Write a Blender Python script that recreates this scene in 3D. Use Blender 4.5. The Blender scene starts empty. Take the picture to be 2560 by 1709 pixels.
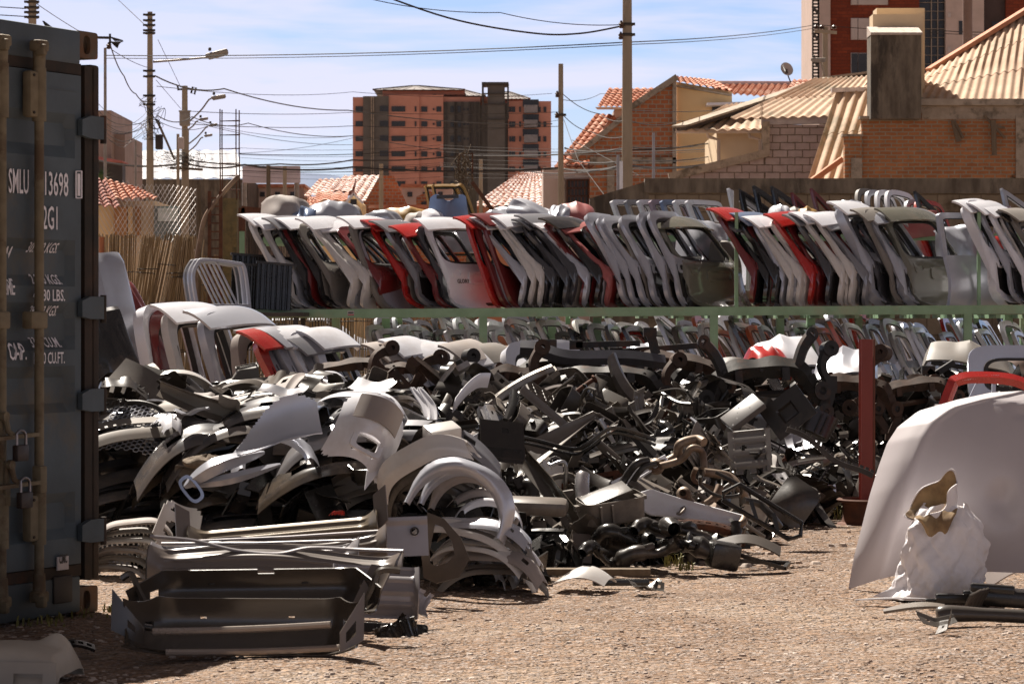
import bpy, bmesh, math, random
import numpy as np
from mathutils import Vector, Matrix, Euler
C = bpy.context.scene.collection
sc = bpy.context.scene
R = math.radians
F = 7111.0; CX = 1280.0; HY = 800.0; CH = 1.31      # focal length in photo pixels, horizon row, eye height
# ---------------------------------------------------------------- camera
cam = bpy.data.cameras.new('camera'); co = bpy.data.objects.new('camera', cam); C.objects.link(co)
cam.sensor_width = 36; cam.lens = 100; co.location = (0, 0, CH); co.rotation_euler = (R(90), 0, 0)
cam.shift_y = -(1709/2 - HY)/2560
cam.clip_start = 0.5; cam.clip_end = 9000
cam.dof.use_dof = True; cam.dof.focus_distance = 19; cam.dof.aperture_fstop = 15
sc.camera = co
# ---------------------------------------------------------------- light
SE, SAZ = R(53), math.atan2(-.42, .9)               # sun elevation; azimuth measured from +Y towards +X
sd = Vector((math.sin(SAZ)*math.cos(SE), math.cos(SAZ)*math.cos(SE), math.sin(SE)))
sun = bpy.data.lights.new('sun', 'SUN'); so = bpy.data.objects.new('sun', sun); C.objects.link(so)
sun.energy = 5.0; sun.angle = R(.5); sun.color = (1, .92, .82)
so.rotation_euler = (-sd).to_track_quat('-Z', 'Y').to_euler(); so.location = (-20, 40, 60)
w = bpy.data.worlds.new("World"); sc.world = w; w.use_nodes = True
nt = w.node_tree; nt.nodes.clear()
def N(t, **k):
    n = nt.nodes.new(t)
    for a, b in k.items(): setattr(n, a, b)
    return n
sky = N('ShaderNodeTexSky', sky_type='NISHITA'); sky.sun_disc = False
sky.sun_elevation = SE; sky.sun_rotation = SAZ; sky.air_density = 1.0; sky.dust_density = .3; sky.ozone_density = 1.5
tc = N('ShaderNodeTexCoord')
mp = N('ShaderNodeMapping'); mp.inputs['Scale'].default_value = (7, 7, 60); mp.inputs['Location'].default_value = (3.1, 1.7, .35)
nt.links.new(tc.outputs['Generated'], mp.inputs['Vector'])
n1 = N('ShaderNodeTexNoise'); n1.inputs['Scale'].default_value = 1.0; n1.inputs['Detail'].default_value = 7; n1.inputs['Roughness'].default_value = .52; n1.inputs['Distortion'].default_value = .35
nt.links.new(mp.outputs[0], n1.inputs['Vector'])
mr = N('ShaderNodeMapRange'); mr.inputs[1].default_value = .40; mr.inputs[2].default_value = .60
nt.links.new(n1.outputs[0], mr.inputs[0])
sep = N('ShaderNodeSeparateXYZ'); nt.links.new(tc.outputs['Generated'], sep.inputs[0])
mz = N('ShaderNodeMapRange'); mz.inputs[1].default_value = .0; mz.inputs[2].default_value = .11; mz.inputs[3].default_value = .55; mz.inputs[4].default_value = -.22
nt.links.new(sep.outputs['Z'], mz.inputs[0])
# puffy low clouds near the horizon
mp2 = N('ShaderNodeMapping'); mp2.inputs['Scale'].default_value = (30, 30, 45); mp2.inputs['Location'].default_value = (0, 2, 5)
nt.links.new(tc.outputs['Generated'], mp2.inputs['Vector'])
n2 = N('ShaderNodeTexNoise'); n2.inputs['Scale'].default_value = 1.0; n2.inputs['Detail'].default_value = 8; n2.inputs['Roughness'].default_value = .5
nt.links.new(mp2.outputs[0], n2.inputs['Vector'])
mr2 = N('ShaderNodeMapRange'); mr2.inputs[1].default_value = .46; mr2.inputs[2].default_value = .60
nt.links.new(n2.outputs[0], mr2.inputs[0])
pz = N('ShaderNodeMapRange'); pz.inputs[1].default_value = .03; pz.inputs[2].default_value = .05; pz.inputs[3].default_value = 1; pz.inputs[4].default_value = 0
nt.links.new(sep.outputs['Z'], pz.inputs[0])
mu = N('ShaderNodeMath', operation='MULTIPLY'); nt.links.new(mr2.outputs[0], mu.inputs[0]); nt.links.new(pz.outputs[0], mu.inputs[1])
ad = N('ShaderNodeMath', operation='ADD', use_clamp=True); nt.links.new(mr.outputs[0], ad.inputs[0]); nt.links.new(mz.outputs[0], ad.inputs[1])
cm = N('ShaderNodeMath', operation='MULTIPLY'); cm.inputs[1].default_value = .80; nt.links.new(ad.outputs[0], cm.inputs[0])
mx = N('ShaderNodeMixRGB'); mx.inputs[2].default_value = (8.0, 7.7, 9.3, 1)
tint = N('ShaderNodeMixRGB', blend_type='MULTIPLY'); tint.inputs[0].default_value = 1; tint.inputs[2].default_value = (.78, .80, 1.03, 1)
wt = N('ShaderNodeMapRange'); wt.inputs[1].default_value = .12; wt.inputs[2].default_value = .26; nt.links.new(sep.outputs['Z'], wt.inputs[0])
wm = N('ShaderNodeMixRGB'); wm.inputs[1].default_value = (.80, .83, 1.09, 1); wm.inputs[2].default_value = (.72, .60, .48, 1); nt.links.new(wt.outputs[0], wm.inputs[0]); nt.links.new(wm.outputs[0], tint.inputs[2])
nt.links.new(sky.outputs[0], tint.inputs[1]); nt.links.new(tint.outputs[0], mx.inputs[1]); nt.links.new(cm.outputs[0], mx.inputs[0])
mx2 = N('ShaderNodeMixRGB'); mx2.inputs[2].default_value = (9.6, 9.2, 10.4, 1)
mu2 = N('ShaderNodeMath', operation='MULTIPLY'); mu2.inputs[1].default_value = .7; nt.links.new(mu.outputs[0], mu2.inputs[0])
nt.links.new(mu2.outputs[0], mx2.inputs[0]); nt.links.new(mx.outputs[0], mx2.inputs[1])
bg = N('ShaderNodeBackground'); bg.inputs['Strength'].default_value = .05
hz = N('ShaderNodeMixRGB', blend_type='MULTIPLY'); hz.inputs[0].default_value = 1; hm_ = N('ShaderNodeMixRGB'); hm_.inputs[1].default_value = (1, 1, 1, 1); hm_.inputs[2].default_value = (.56, .44, .34, 1)
nt.links.new(wt.outputs[0], hm_.inputs[0]); nt.links.new(mx2.outputs[0], hz.inputs[1]); nt.links.new(hm_.outputs[0], hz.inputs[2]); nt.links.new(hz.outputs[0], bg.inputs['Color'])
ow = N('ShaderNodeOutputWorld'); nt.links.new(bg.outputs[0], ow.inputs[0])
sc.view_settings.view_transform = 'Standard'; sc.view_settings.look = 'None'; sc.view_settings.gamma = 1
sc.view_settings.exposure = 1.14
sc.cycles.max_bounces = 6; sc.cycles.diffuse_bounces = 3; sc.cycles.glossy_bounces = 3; sc.cycles.transparent_max_bounces = 8
# ---------------------------------------------------------------- helpers
def P(px, py, D): return Vector(((px-CX)/F*D, D, CH+(HY-py)/F*D))
def G(px, py):
    D = CH*F/(py-HY); return Vector(((px-CX)/F*D, D, 0))
def ppm(D): return F/D
rnd = random.Random(7)
MATS = {}
def mat(name, c1, c2=None, rough=.6, metal=0, scale=8, bump=0, bscale=None, detail=4, spec=.5, lo=.35, hi=.65, c3=None, coat=0, kind='noise', stretch=(1,1,1)):
    if name in MATS: return MATS[name]
    m = bpy.data.materials.new(name); m.use_nodes = True; t = m.node_tree; b = t.nodes['Principled BSDF']
    L = t.links.new; nn = t.nodes.new
    tcn = nn('ShaderNodeTexCoord'); mpn = nn('ShaderNodeMapping'); mpn.inputs['Scale'].default_value = stretch
    L(tcn.outputs['Object'], mpn.inputs['Vector'])
    no = nn('ShaderNodeTexNoise'); no.inputs['Scale'].default_value = scale; no.inputs['Detail'].default_value = detail; no.inputs['Roughness'].default_value = .6
    L(mpn.outputs[0], no.inputs['Vector'])
    r = nn('ShaderNodeMapRange'); r.inputs[1].default_value = lo; r.inputs[2].default_value = hi; L(no.outputs[0], r.inputs[0])
    mixn = nn('ShaderNodeMixRGB'); mixn.inputs[1].default_value = (*c1, 1); mixn.inputs[2].default_value = (*(c2 or tuple(x*.75 for x in c1)), 1)
    L(r.outputs[0], mixn.inputs[0]); out = mixn.outputs[0]
    if c3:
        n3 = nn('ShaderNodeTexNoise'); n3.inputs['Scale'].default_value = scale*.31; n3.inputs['Detail'].default_value = 9; n3.inputs['Roughness'].default_value = .7
        L(mpn.outputs[0], n3.inputs['Vector'])
        r3 = nn('ShaderNodeMapRange'); r3.inputs[1].default_value = .52; r3.inputs[2].default_value = .62; L(n3.outputs[0], r3.inputs[0])
        m3 = nn('ShaderNodeMixRGB'); m3.inputs[2].default_value = (*c3, 1); L(r3.outputs[0], m3.inputs[0]); L(out, m3.inputs[1]); out = m3.outputs[0]
    L(out, b.inputs['Base Color'])
    b.inputs['Roughness'].default_value = rough; b.inputs['Metallic'].default_value = metal
    b.inputs['Specular IOR Level'].default_value = spec; b.inputs['Coat Weight'].default_value = coat; b.inputs['Coat Roughness'].default_value = .08
    rr = nn('ShaderNodeMapRange'); rr.inputs[3].default_value = max(.03, rough-.08); rr.inputs[4].default_value = min(1, rough+.12)
    L(no.outputs[0], rr.inputs[0]); L(rr.outputs[0], b.inputs['Roughness'])
    if bump:
        nb = nn('ShaderNodeTexNoise'); nb.inputs['Scale'].default_value = bscale or scale*3; nb.inputs['Detail'].default_value = 6
        L(mpn.outputs[0], nb.inputs['Vector'])
        bp = nn('ShaderNodeBump'); bp.inputs['Strength'].default_value = 1; bp.inputs['Distance'].default_value = bump
        L(nb.outputs[0], bp.inputs['Height']); L(bp.outputs[0], b.inputs['Normal'])
    MATS[name] = m; return m
def brick_mat(name, ca, cb, mortar, bw, bh, ms=.012, bump=.006, off=.5, dirt=None, dscale=.8, dlo=.5, dhi=.62, plaster=None, plo=.56):
    if name in MATS: return MATS[name]
    m = bpy.data.materials.new(name); m.use_nodes = True; t = m.node_tree; b = t.nodes['Principled BSDF']; L = t.links.new; nn = t.nodes.new
    tcn = nn('ShaderNodeTexCoord'); s = nn('ShaderNodeSeparateXYZ'); L(tcn.outputs['Object'], s.inputs[0])
    a = nn('ShaderNodeMath'); a.operation = 'ADD'; L(s.outputs[0], a.inputs[0]); L(s.outputs[1], a.inputs[1])
    cb_ = nn('ShaderNodeCombineXYZ'); L(a.outputs[0], cb_.inputs[0]); L(s.outputs[2], cb_.inputs[1])
    wn = nn('ShaderNodeTexNoise'); wn.inputs['Scale'].default_value = 6; L(tcn.outputs['Object'], wn.inputs['Vector'])
    vm = nn('ShaderNodeMixRGB'); vm.blend_type = 'LINEAR_LIGHT'; vm.inputs[0].default_value = .02; L(cb_.outputs[0], vm.inputs[1]); L(wn.outputs['Color'], vm.inputs[2])
    br = nn('ShaderNodeTexBrick'); br.offset = off; br.inputs['Scale'].default_value = 1
    br.inputs['Brick Width'].default_value = bw; br.inputs['Row Height'].default_value = bh; br.inputs['Mortar Size'].default_value = ms; br.inputs['Mortar Smooth'].default_value = .3
    br.inputs['Color1'].default_value = (*ca, 1); br.inputs['Color2'].default_value = (*cb, 1); br.inputs['Mortar'].default_value = (*mortar, 1); br.inputs['Bias'].default_value = -.1
    L(vm.outputs[0], br.inputs['Vector'])
    no = nn('ShaderNodeTexNoise'); no.inputs['Scale'].default_value = 5; no.inputs['Detail'].default_value = 6; L(tcn.outputs['Object'], no.inputs['Vector'])
    mm = nn('ShaderNodeMixRGB'); mm.blend_type = 'MULTIPLY'; mm.inputs[0].default_value = .45; L(br.outputs[0], mm.inputs[1]); L(no.outputs['Fac'], mm.inputs[2]); out = mm.outputs[0]
    def over(out, col, scl, lo, hi, seed):
        n3 = nn('ShaderNodeTexNoise'); n3.inputs['Scale'].default_value = scl; n3.inputs['Detail'].default_value = 8; n3.inputs['Roughness'].default_value = .65
        mpp = nn('ShaderNodeMapping'); mpp.inputs['Location'].default_value = (seed, seed, seed); L(tcn.outputs['Object'], mpp.inputs[0]); L(mpp.outputs[0], n3.inputs['Vector'])
        r3 = nn('ShaderNodeMapRange'); r3.inputs[1].default_value = lo; r3.inputs[2].default_value = hi; L(n3.outputs[0], r3.inputs[0])
        m3 = nn('ShaderNodeMixRGB'); m3.inputs[2].default_value = (*col, 1); L(r3.outputs[0], m3.inputs[0]); L(out, m3.inputs[1]); return m3.outputs[0]
    if plaster: out = over(out, plaster, .9, plo, plo+.02, 3.3)
    if dirt: out = over(out, dirt, dscale, dlo, dhi, 9.1)
    L(out, b.inputs['Base Color']); b.inputs['Roughness'].default_value = .92; b.inputs['Specular IOR Level'].default_value = .2
    bp = nn('ShaderNodeBump'); bp.inputs['Distance'].default_value = bump; bp.invert = True; L(br.outputs['Fac'], bp.inputs['Height'])
    bp2 = nn('ShaderNodeBump'); bp2.inputs['Distance'].default_value = bump*.8; L(no.outputs[0], bp2.inputs['Height']); L(bp.outputs[0], bp2.inputs['Normal']); L(bp2.outputs[0], b.inputs['Normal'])
    MATS[name] = m; return m
class MB:
    def __init__(s): s.v = []; s.f = []
    def add(s, vs, fs, M=None):
        o = len(s.v)
        s.v += [tuple(M @ Vector(p)) if M is not None else tuple(p) for p in vs]
        s.f += [tuple(i+o for i in f) for f in fs]; return s
    def box(s, c, d, M=None, rot=None):
        x, y, z = (a/2 for a in d)
        vs = [Vector((i*x, j*y, k*z)) for i in (-1, 1) for j in (-1, 1) for k in (-1, 1)]
        if rot is not None: vs = [Euler(rot).to_matrix() @ p for p in vs]
        vs = [p+Vector(c) for p in vs]
        return s.add(vs, [(0,1,3,2),(4,6,7,5),(0,4,5,1),(2,3,7,6),(0,2,6,4),(1,5,7,3)], M)
    def bbox(s, c, d, b=.01, M=None, rot=None):       # box with bevelled edges
        bm = bmesh.new(); bmesh.ops.create_cube(bm, size=1)
        bmesh.ops.scale(bm, vec=d, verts=bm.verts); bmesh.ops.bevel(bm, geom=bm.edges[:], offset=b, segments=2, affect='EDGES', profile=.5)
        if rot is not None: bmesh.ops.rotate(bm, matrix=Euler(rot).to_matrix(), verts=bm.verts)
        bmesh.ops.translate(bm, vec=c, verts=bm.verts)
        bm.verts.index_update(); s.add([v.co for v in bm.verts], [[v.index for v in f.verts] for f in bm.faces], M); bm.free(); return s
    def prism(s, pts, y0, y1, M=None, axis='y'):      # polygon in XZ (or XY / YZ), extruded
        n = len(pts)
        if axis == 'y': mk = lambda p, t: (p[0], t, p[1])
        elif axis == 'z': mk = lambda p, t: (p[0], p[1], t)
        else: mk = lambda p, t: (t, p[0], p[1])
        vs = [mk(p, y0) for p in pts]+[mk(p, y1) for p in pts]
        return s.add(vs, [tuple(range(n)), tuple(range(2*n-1, n-1, -1))]+[(i, i+n, (i+1) % n+n, (i+1) % n) for i in range(n)], M)
    def tube(s, pts, r, n=8, M=None, caps=True, closed=False):
        pts = [Vector(p) for p in pts]; k = len(pts); rs = r if hasattr(r, '__len__') else [r]*k
        vs = []; up = None
        for i, p in enumerate(pts):
            t = ((pts[(i+1) % k] if (closed or i < k-1) else p)-(pts[i-1] if (closed or i > 0) else p))
            t = t.normalized() if t.length > 1e-9 else Vector((0, 0, 1))
            if up is None: up = Vector((0, 0, 1)) if abs(t.z) < .9 else Vector((1, 0, 0))
            a = t.cross(up).normalized() if t.cross(up).length > 1e-6 else t.orthogonal().normalized(); b = a.cross(t).normalized(); up = b
            for j in range(n):
                th = 2*math.pi*j/n; vs.append(p+(a*math.cos(th)+b*math.sin(th))*rs[i])
        fs = [(i*n+j, i*n+(j+1) % n, ((i+1) % k)*n+(j+1) % n, ((i+1) % k)*n+j) for i in range(k if closed else k-1) for j in range(n)]
        if caps and not closed: fs += [tuple(range(n-1, -1, -1)), tuple((k-1)*n+j for j in range(n))]
        return s.add(vs, fs, M)
    def bar(s, a, b, w, h=None, M=None):              # rectangular bar from a to b
        a, b = Vector(a), Vector(b); h = h or w; t = (b-a).normalized(); up = Vector((0, 0, 1)) if abs(t.z) < .95 else Vector((0, 1, 0))
        u = t.cross(up).normalized(); q = u.cross(t)
        vs = [p+u*i*w/2+q*j*h/2 for p in (a, b) for i, j in ((-1,-1),(1,-1),(1,1),(-1,1))]
        return s.add(vs, [(0,1,2,3),(7,6,5,4),(0,4,5,1),(1,5,6,2),(2,6,7,3),(3,7,4,0)], M)
    def lathe(s, prof, n=16, M=None, caps=True):
        vs = [(r*math.cos(2*math.pi*j/n), r*math.sin(2*math.pi*j/n), z) for r, z in prof for j in range(n)]; k = len(prof)
        fs = [(i*n+j, i*n+(j+1) % n, (i+1)*n+(j+1) % n, (i+1)*n+j) for i in range(k-1) for j in range(n)]
        if caps: fs += [tuple(range(n-1, -1, -1)), tuple((k-1)*n+j for j in range(n))]
        return s.add(vs, fs, M)
    def sheet(s, fn, nu, nv, t=.003, mask=None, M=None):   # fn(u,v) in [0,1]^2 -> point; thickness t; mask(u,v) True keeps the cell
        g = np.array([[fn(i/nu, j/nv) for j in range(nv+1)] for i in range(nu+1)], float)
        du = np.gradient(g, axis=0); dv = np.gradient(g, axis=1); nr = np.cross(du, dv); nr /= (np.linalg.norm(nr, axis=2, keepdims=True)+1e-12)
        keep = [[mask is None or mask((i+.5)/nu, (j+.5)/nv) for j in range(nv)] for i in range(nu)]
        idx = {}; vs = []; fs = []
        def vi(i, j, k):
            q = (i, j, k)
            if q not in idx: idx[q] = len(vs); vs.append(tuple(g[i, j]+nr[i, j]*t*(k-.5)))
            return idx[q]
        for i in range(nu):
            for j in range(nv):
                if not keep[i][j]: continue
                c = [(i, j), (i+1, j), (i+1, j+1), (i, j+1)]
                fs.append(tuple(vi(a, b, 1) for a, b in c)); fs.append(tuple(vi(a, b, 0) for a, b in reversed(c)))
                for (di, dj), (p, q) in (((0,-1),(0,1)), ((1,0),(1,2)), ((0,1),(2,3)), ((-1,0),(3,0))):
                    a, b = i+di, j+dj
                    if not (0 <= a < nu and 0 <= b < nv and keep[a][b]):
                        fs.append((vi(*c[q], 1), vi(*c[p], 1), vi(*c[p], 0), vi(*c[q], 0)))
        return s.add(vs, fs, M)
    def ring(s, outer, inner, fn, K=4, t=.02, M=None):     # panel between two loops in (u,v), mapped by fn, with thickness
        n = len(outer); vs = []; fs = []
        P3 = [[np.array(fn(*(np.array(outer[i])*(1-k/K)+np.array(inner[i])*k/K))) for i in range(n)] for k in range(K+1)]
        g = np.array(P3); du = np.roll(g, -1, 1)-np.roll(g, 1, 1); dv = np.gradient(g, axis=0); nr = np.cross(du, dv); nr /= (np.linalg.norm(nr, axis=2, keepdims=True)+1e-12)
        for side in (0, 1): vs += [tuple(p) for p in (g+nr*t*(side-.5)).reshape(-1, 3)]
        o = (K+1)*n
        for k in range(K):
            for i in range(n):
                j = (i+1) % n; a, b, c, d = k*n+i, k*n+j, (k+1)*n+j, (k+1)*n+i
                fs += [(a+o, b+o, c+o, d+o), (d, c, b, a)]
        for i in range(n):
            j = (i+1) % n; fs += [(i, j, j+o, i+o), (K*n+j, K*n+i, K*n+i+o, K*n+j+o)]
        return s.add(vs, fs, M)
    def mesh(s, name, sharp=35, smooth=True):
        me = bpy.data.meshes.new(name); me.from_pydata(s.v, [], s.f); me.update()
        bm = bmesh.new(); bm.from_mesh(me); bmesh.ops.recalc_face_normals(bm, faces=bm.faces); bm.to_mesh(me); bm.free()
        if smooth:
            me.polygons.foreach_set('use_smooth', [True]*len(me.polygons)); me.set_sharp_from_angle(angle=R(sharp))
        return me
def tag(o, label=None, cat=None, group=None, kind=None):
    if label: o['label'] = label
    if cat: o['category'] = cat
    if group: o['group'] = group
    if kind or cat: o['kind'] = kind or 'thing'
    return o
def obj(name, mb, m, parent=None, loc=None, rot=None, label=None, cat=None, group=None, kind=None, world=False, sharp=35, smooth=True):
    me = mb if isinstance(mb, bpy.types.Mesh) else None
    if me is None:
        if world:
            o0 = parent.location if parent is not None else Vector(loc or (0, 0, 0))
            if parent is not None and parent.parent is not None: o0 = o0+parent.parent.location
            mb.v = [tuple(Vector(p)-o0) for p in mb.v]
        me = mb.mesh(name, sharp, smooth)
    o = bpy.data.objects.new(name, me); C.objects.link(o)
    if not me.materials: me.materials.append(m)
    elif m is not None and me.materials[0] != m:
        o.material_slots[0].link = 'OBJECT'; o.material_slots[0].material = m
    if parent is not None: o.parent = parent
    if loc is not None and not (world and parent is not None): o.location = loc
    if rot is not None: o.rotation_euler = rot
    return tag(o, label, cat, group, kind)
def E(name, loc, label=None, cat=None, group=None, rot=(0, 0, 0)):
    o = bpy.data.objects.new(name, None); C.objects.link(o); o.location = loc; o.rotation_euler = rot; o.empty_display_size = .1
    return tag(o, label, cat, group)
def text_mb(txt, size, M, depth=.002, shear=0, bold=0):
    cu = bpy.data.curves.new('t', 'FONT'); cu.body = txt; cu.size = size; cu.extrude = depth; cu.shear = shear; cu.offset = bold; cu.resolution_u = 2
    o = bpy.data.objects.new('t', cu); C.objects.link(o)
    dg = bpy.context.evaluated_depsgraph_get(); me = bpy.data.meshes.new_from_object(o.evaluated_get(dg))
    mb = MB(); mb.add([v.co for v in me.vertices], [tuple(p.vertices) for p in me.polygons], M)
    bpy.data.objects.remove(o); bpy.data.curves.remove(cu); bpy.data.meshes.remove(me); return mb
def bez(ps, n=12):
    ps = [Vector(p) for p in ps]; out = []
    for i in range(len(ps)-1):
        p0, p1, p2, p3 = ps[max(i-1, 0)], ps[i], ps[i+1], ps[min(i+2, len(ps)-1)]
        for k in range(n):
            t = k/n; out.append(.5*((2*p1)+(p2-p0)*t+(2*p0-5*p1+4*p2-p3)*t*t+(3*p1-p0-3*p2+p3)*t**3))
    out.append(ps[-1]); return out
def lerp(a, b, t): return a+(b-a)*t
def interp(xs, ys, x): return float(np.interp(x, xs, ys))
# ================================================================ SETTING
# ---- ground: one gravel sheet, finely subdivided near the camera
gm = bpy.data.materials.new('gravel'); gm.use_nodes = True; t = gm.node_tree; b = t.nodes['Principled BSDF']; L = t.links.new; nn = t.nodes.new
tcg = nn('ShaderNodeTexCoord')
vo = nn('ShaderNodeTexVoronoi'); vo.inputs['Scale'].default_value = 60; L(tcg.outputs['Object'], vo.inputs['Vector'])
vo2 = nn('ShaderNodeTexVoronoi'); vo2.inputs['Scale'].default_value = 17; L(tcg.outputs['Object'], vo2.inputs['Vector'])
nz = nn('ShaderNodeTexNoise'); nz.inputs['Scale'].default_value = .9; nz.inputs['Detail'].default_value = 7; nz.inputs['Roughness'].default_value = .65; L(tcg.outputs['Object'], nz.inputs['Vector'])
nf = nn('ShaderNodeTexNoise'); nf.inputs['Scale'].default_value = 30; nf.inputs['Detail'].default_value = 8; L(tcg.outputs['Object'], nf.inputs['Vector'])
cr = nn('ShaderNodeValToRGB'); cr.color_ramp.elements[0].color = (.17, .11, .075, 1); cr.color_ramp.elements[0].position = .32
cr.color_ramp.elements[1].color = (.36, .27, .20, 1); cr.color_ramp.elements[1].position = .66
e = cr.color_ramp.elements.new(.5); e.color = (.28, .185, .125, 1); L(nz.outputs[0], cr.inputs[0])
st = nn('ShaderNodeMixRGB'); st.inputs[2].default_value = (.33, .28, .25, 1); 
sr = nn('ShaderNodeMapRange'); sr.inputs[1].default_value = .55; sr.inputs[2].default_value = .8; sr.inputs[4].default_value = .8
sx = nn('ShaderNodeSeparateColor'); L(vo.outputs['Color'], sx.inputs[0]); L(sx.outputs[0], sr.inputs[0]); L(sr.outputs[0], st.inputs[0]); L(cr.outputs[0], st.inputs[1])
dk = nn('ShaderNodeMixRGB'); dk.blend_type = 'MULTIPLY'; dk.inputs[0].default_value = .75
dr = nn('ShaderNodeMapRange'); dr.inputs[1].default_value = .3; dr.inputs[2].default_value = .62; dr.inputs[3].default_value = .45; dr.inputs[4].default_value = 1.15; L(nf.outputs[0], dr.inputs[0])
L(st.outputs[0], dk.inputs[1]); L(dr.outputs[0], dk.inputs[2]); L(dk.outputs[0], b.inputs['Base Color']); b.inputs['Roughness'].default_value = .95; b.inputs['Specular IOR Level'].default_value = .15
b1 = nn('ShaderNodeBump'); b1.inputs['Distance'].default_value = .032; b1.invert = True; L(vo2.outputs['Distance'], b1.inputs['Height'])
b2 = nn('ShaderNodeBump'); b2.inputs['Distance'].default_value = .02; b2.invert = True; L(vo.outputs['Distance'], b2.inputs['Height']); L(b1.outputs[0], b2.inputs['Normal'])
b3 = nn('ShaderNodeBump'); b3.inputs['Distance'].default_value = .008; L(nf.outputs[0], b3.inputs['Height']); L(b2.outputs[0], b3.inputs['Normal']); L(b3.outputs[0], b.inputs['Normal'])
gv = []; gf = []
def gz(x, y):
    return .012*math.sin(x*1.3+y*.7)+.010*math.sin(x*2.9-y*2.1+1)+.006*math.sin(x*6.1+y*5.3)
xs = [-2500, -300, -60, -25, -12]+[lerp(-6, 8, i/70) for i in range(71)]+[14, 30, 60, 300, 2500]
ys = [-400, -20, 4]+[lerp(8, 22, i/80) for i in range(81)]+[25, 30, 40, 60, 120, 400, 1500, 5000]
for y in ys:
    for x in xs: gv.append((x, y, gz(x, y) if (8 <= y <= 30 and -12 < x < 14) else 0))
nx = len(xs)
gmb = MB().add(gv, [(j*nx+i, j*nx+i+1, (j+1)*nx+i+1, (j+1)*nx+i) for j in range(len(ys)-1) for i in range(nx-1)])
obj('ground', gmb, gm, kind='structure', smooth=True, sharp=180)
# loose pebbles over the yard, nobody could count them
pb = MB(); r_ = random.Random(3)
def stone(mb, p, s, r_):
    h = s*r_.uniform(.2, .6); k = [(math.cos(a*1.047+r_.uniform(-.3, .3))*r_.uniform(.7, 1.2), math.sin(a*1.047)*r_.uniform(.7, 1.2)) for a in range(6)]; tx, ty = r_.uniform(-.2, .2)*s, r_.uniform(-.2, .2)*s
    vs = [(p[0]+s*a, p[1]+s*b_, p[2]-.002) for a, b_ in k]+[(p[0]+s*a*.68+tx, p[1]+s*b_*.68+ty, p[2]+h*r_.uniform(.8, 1)) for a, b_ in k]
    mb.add(vs, [(i, (i+1) % 6, (i+1) % 6+6, i+6) for i in range(6)]+[(6,7,8,9,10,11)])
for i in range(26000):
    y = 9.6+11*r_.random()**1.6; x = r_.uniform(-2.2, 4.2)*y/11
    stone(pb, (x, y, gz(x, y)-.002), r_.choice([.003, .004, .005, .007, .009, .013])*r_.uniform(.7, 1.4), r_)
for i in range(60):
    a = r_.random(); y = 15.2+r_.random()*2.2; x = r_.uniform(.9, 2.6); stone(pb, (x, y, gz(x, y)), r_.uniform(.018, .04), r_)
obj('pebbles', pb, mat('pebble', (.48, .40, .34), (.27, .19, .14), rough=.9, scale=2.3, lo=.45, hi=.55), kind='stuff', label='loose grey and tan pebbles scattered over the yard', cat='pebbles', smooth=False)

# ---- materials of the surroundings
M_brick_old = brick_mat('hollow_brick', (.54, .20, .085), (.40, .13, .06), (.40, .32, .24), .34, .19, .026, plaster=(.26, .19, .125), plo=.63)
M_brick_near = brick_mat('orange_brick', (.52, .21, .085), (.38, .145, .06), (.38, .30, .21), .30, .10, .018, plaster=(.25, .195, .14), plo=.66, dirt=(.035, .025, .018), dscale=.55, dlo=.60, dhi=.66)
M_block_pink = brick_mat('concrete_block', (.50, .41, .39), (.44, .35, .33), (.20, .155, .12), .42, .21, .016)
M_block_wall = brick_mat('yard_wall_block', (.29, .225, .155), (.24, .185, .125), (.17, .125, .085), .42, .34, .012, dirt=(.07, .05, .03), dscale=1.2, dlo=.52, dhi=.7)
M_brick_tower = brick_mat('tower_brick', (.30, .065, .03), (.20, .045, .025), (.17, .05, .03), .9, .28, .03)
M_brick_apt = mat('apartment_render', (.54, .25, .18), (.48, .22, .155), rough=.9, scale=.4, detail=8)  # apartment tones paled: distance haze is put into the colours here and below
M_render_dark = mat('dark_render', (.13, .115, .10), (.11, .098, .085), rough=.9, scale=.5)
M_conc = mat('concrete', (.38, .31, .24), (.29, .235, .18), rough=.92, scale=5, bump=.004, c3=(.15, .12, .085))
M_conc_dark = mat('weathered_concrete', (.19, .155, .115), (.085, .066, .048), rough=.95, scale=2.4, bump=.006, detail=9, c3=(.05, .04, .03), stretch=(1.6, 1.6, .45))
M_cream = mat('cream_render', (.72, .56, .36), (.66, .50, .32), rough=.9, scale=1.2, detail=6)
M_yellow = mat('yellow_render', (.78, .56, .29), (.72, .51, .27), rough=.9, scale=1, detail=6)
M_pale = mat('pale_render', (.55, .42, .36), (.48, .37, .31), rough=.9, scale=.8)
M_tile = mat('clay_tile', (.50, .20, .11), (.36, .12, .06), rough=.8, scale=2.2, bump=.01, detail=8, c3=(.58, .36, .27), lo=.4, hi=.6)
M_tile_white = mat('lichen_tile', (.72, .60, .56), (.40, .16, .09), rough=.7, scale=5, detail=3, lo=.47, hi=.55)
M_corr = mat('fibre_cement', (.56, .40, .28), (.46, .31, .21), rough=.85, scale=1.6, bump=.004, detail=8, c3=(.30, .235, .16))
M_tin = mat('pale_tin', (.34, .34, .37), (.28, .28, .31), rough=.6, scale=1)
M_dkmetal = mat('dark_metal', (.05, .04, .032), (.035, .028, .022), rough=.6, scale=3)
M_rust = mat('rusty_iron', (.13, .045, .02), (.06, .025, .015), rough=.85, scale=9, detail=7, bump=.002)
M_white = mat('white_paint', (.78, .77, .80), (.68, .66, .68), rough=.4, scale=3)
M_glass = mat('window_glass', (.03, .026, .022), (.02, .018, .016), rough=.25, scale=1, spec=.35)
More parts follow.
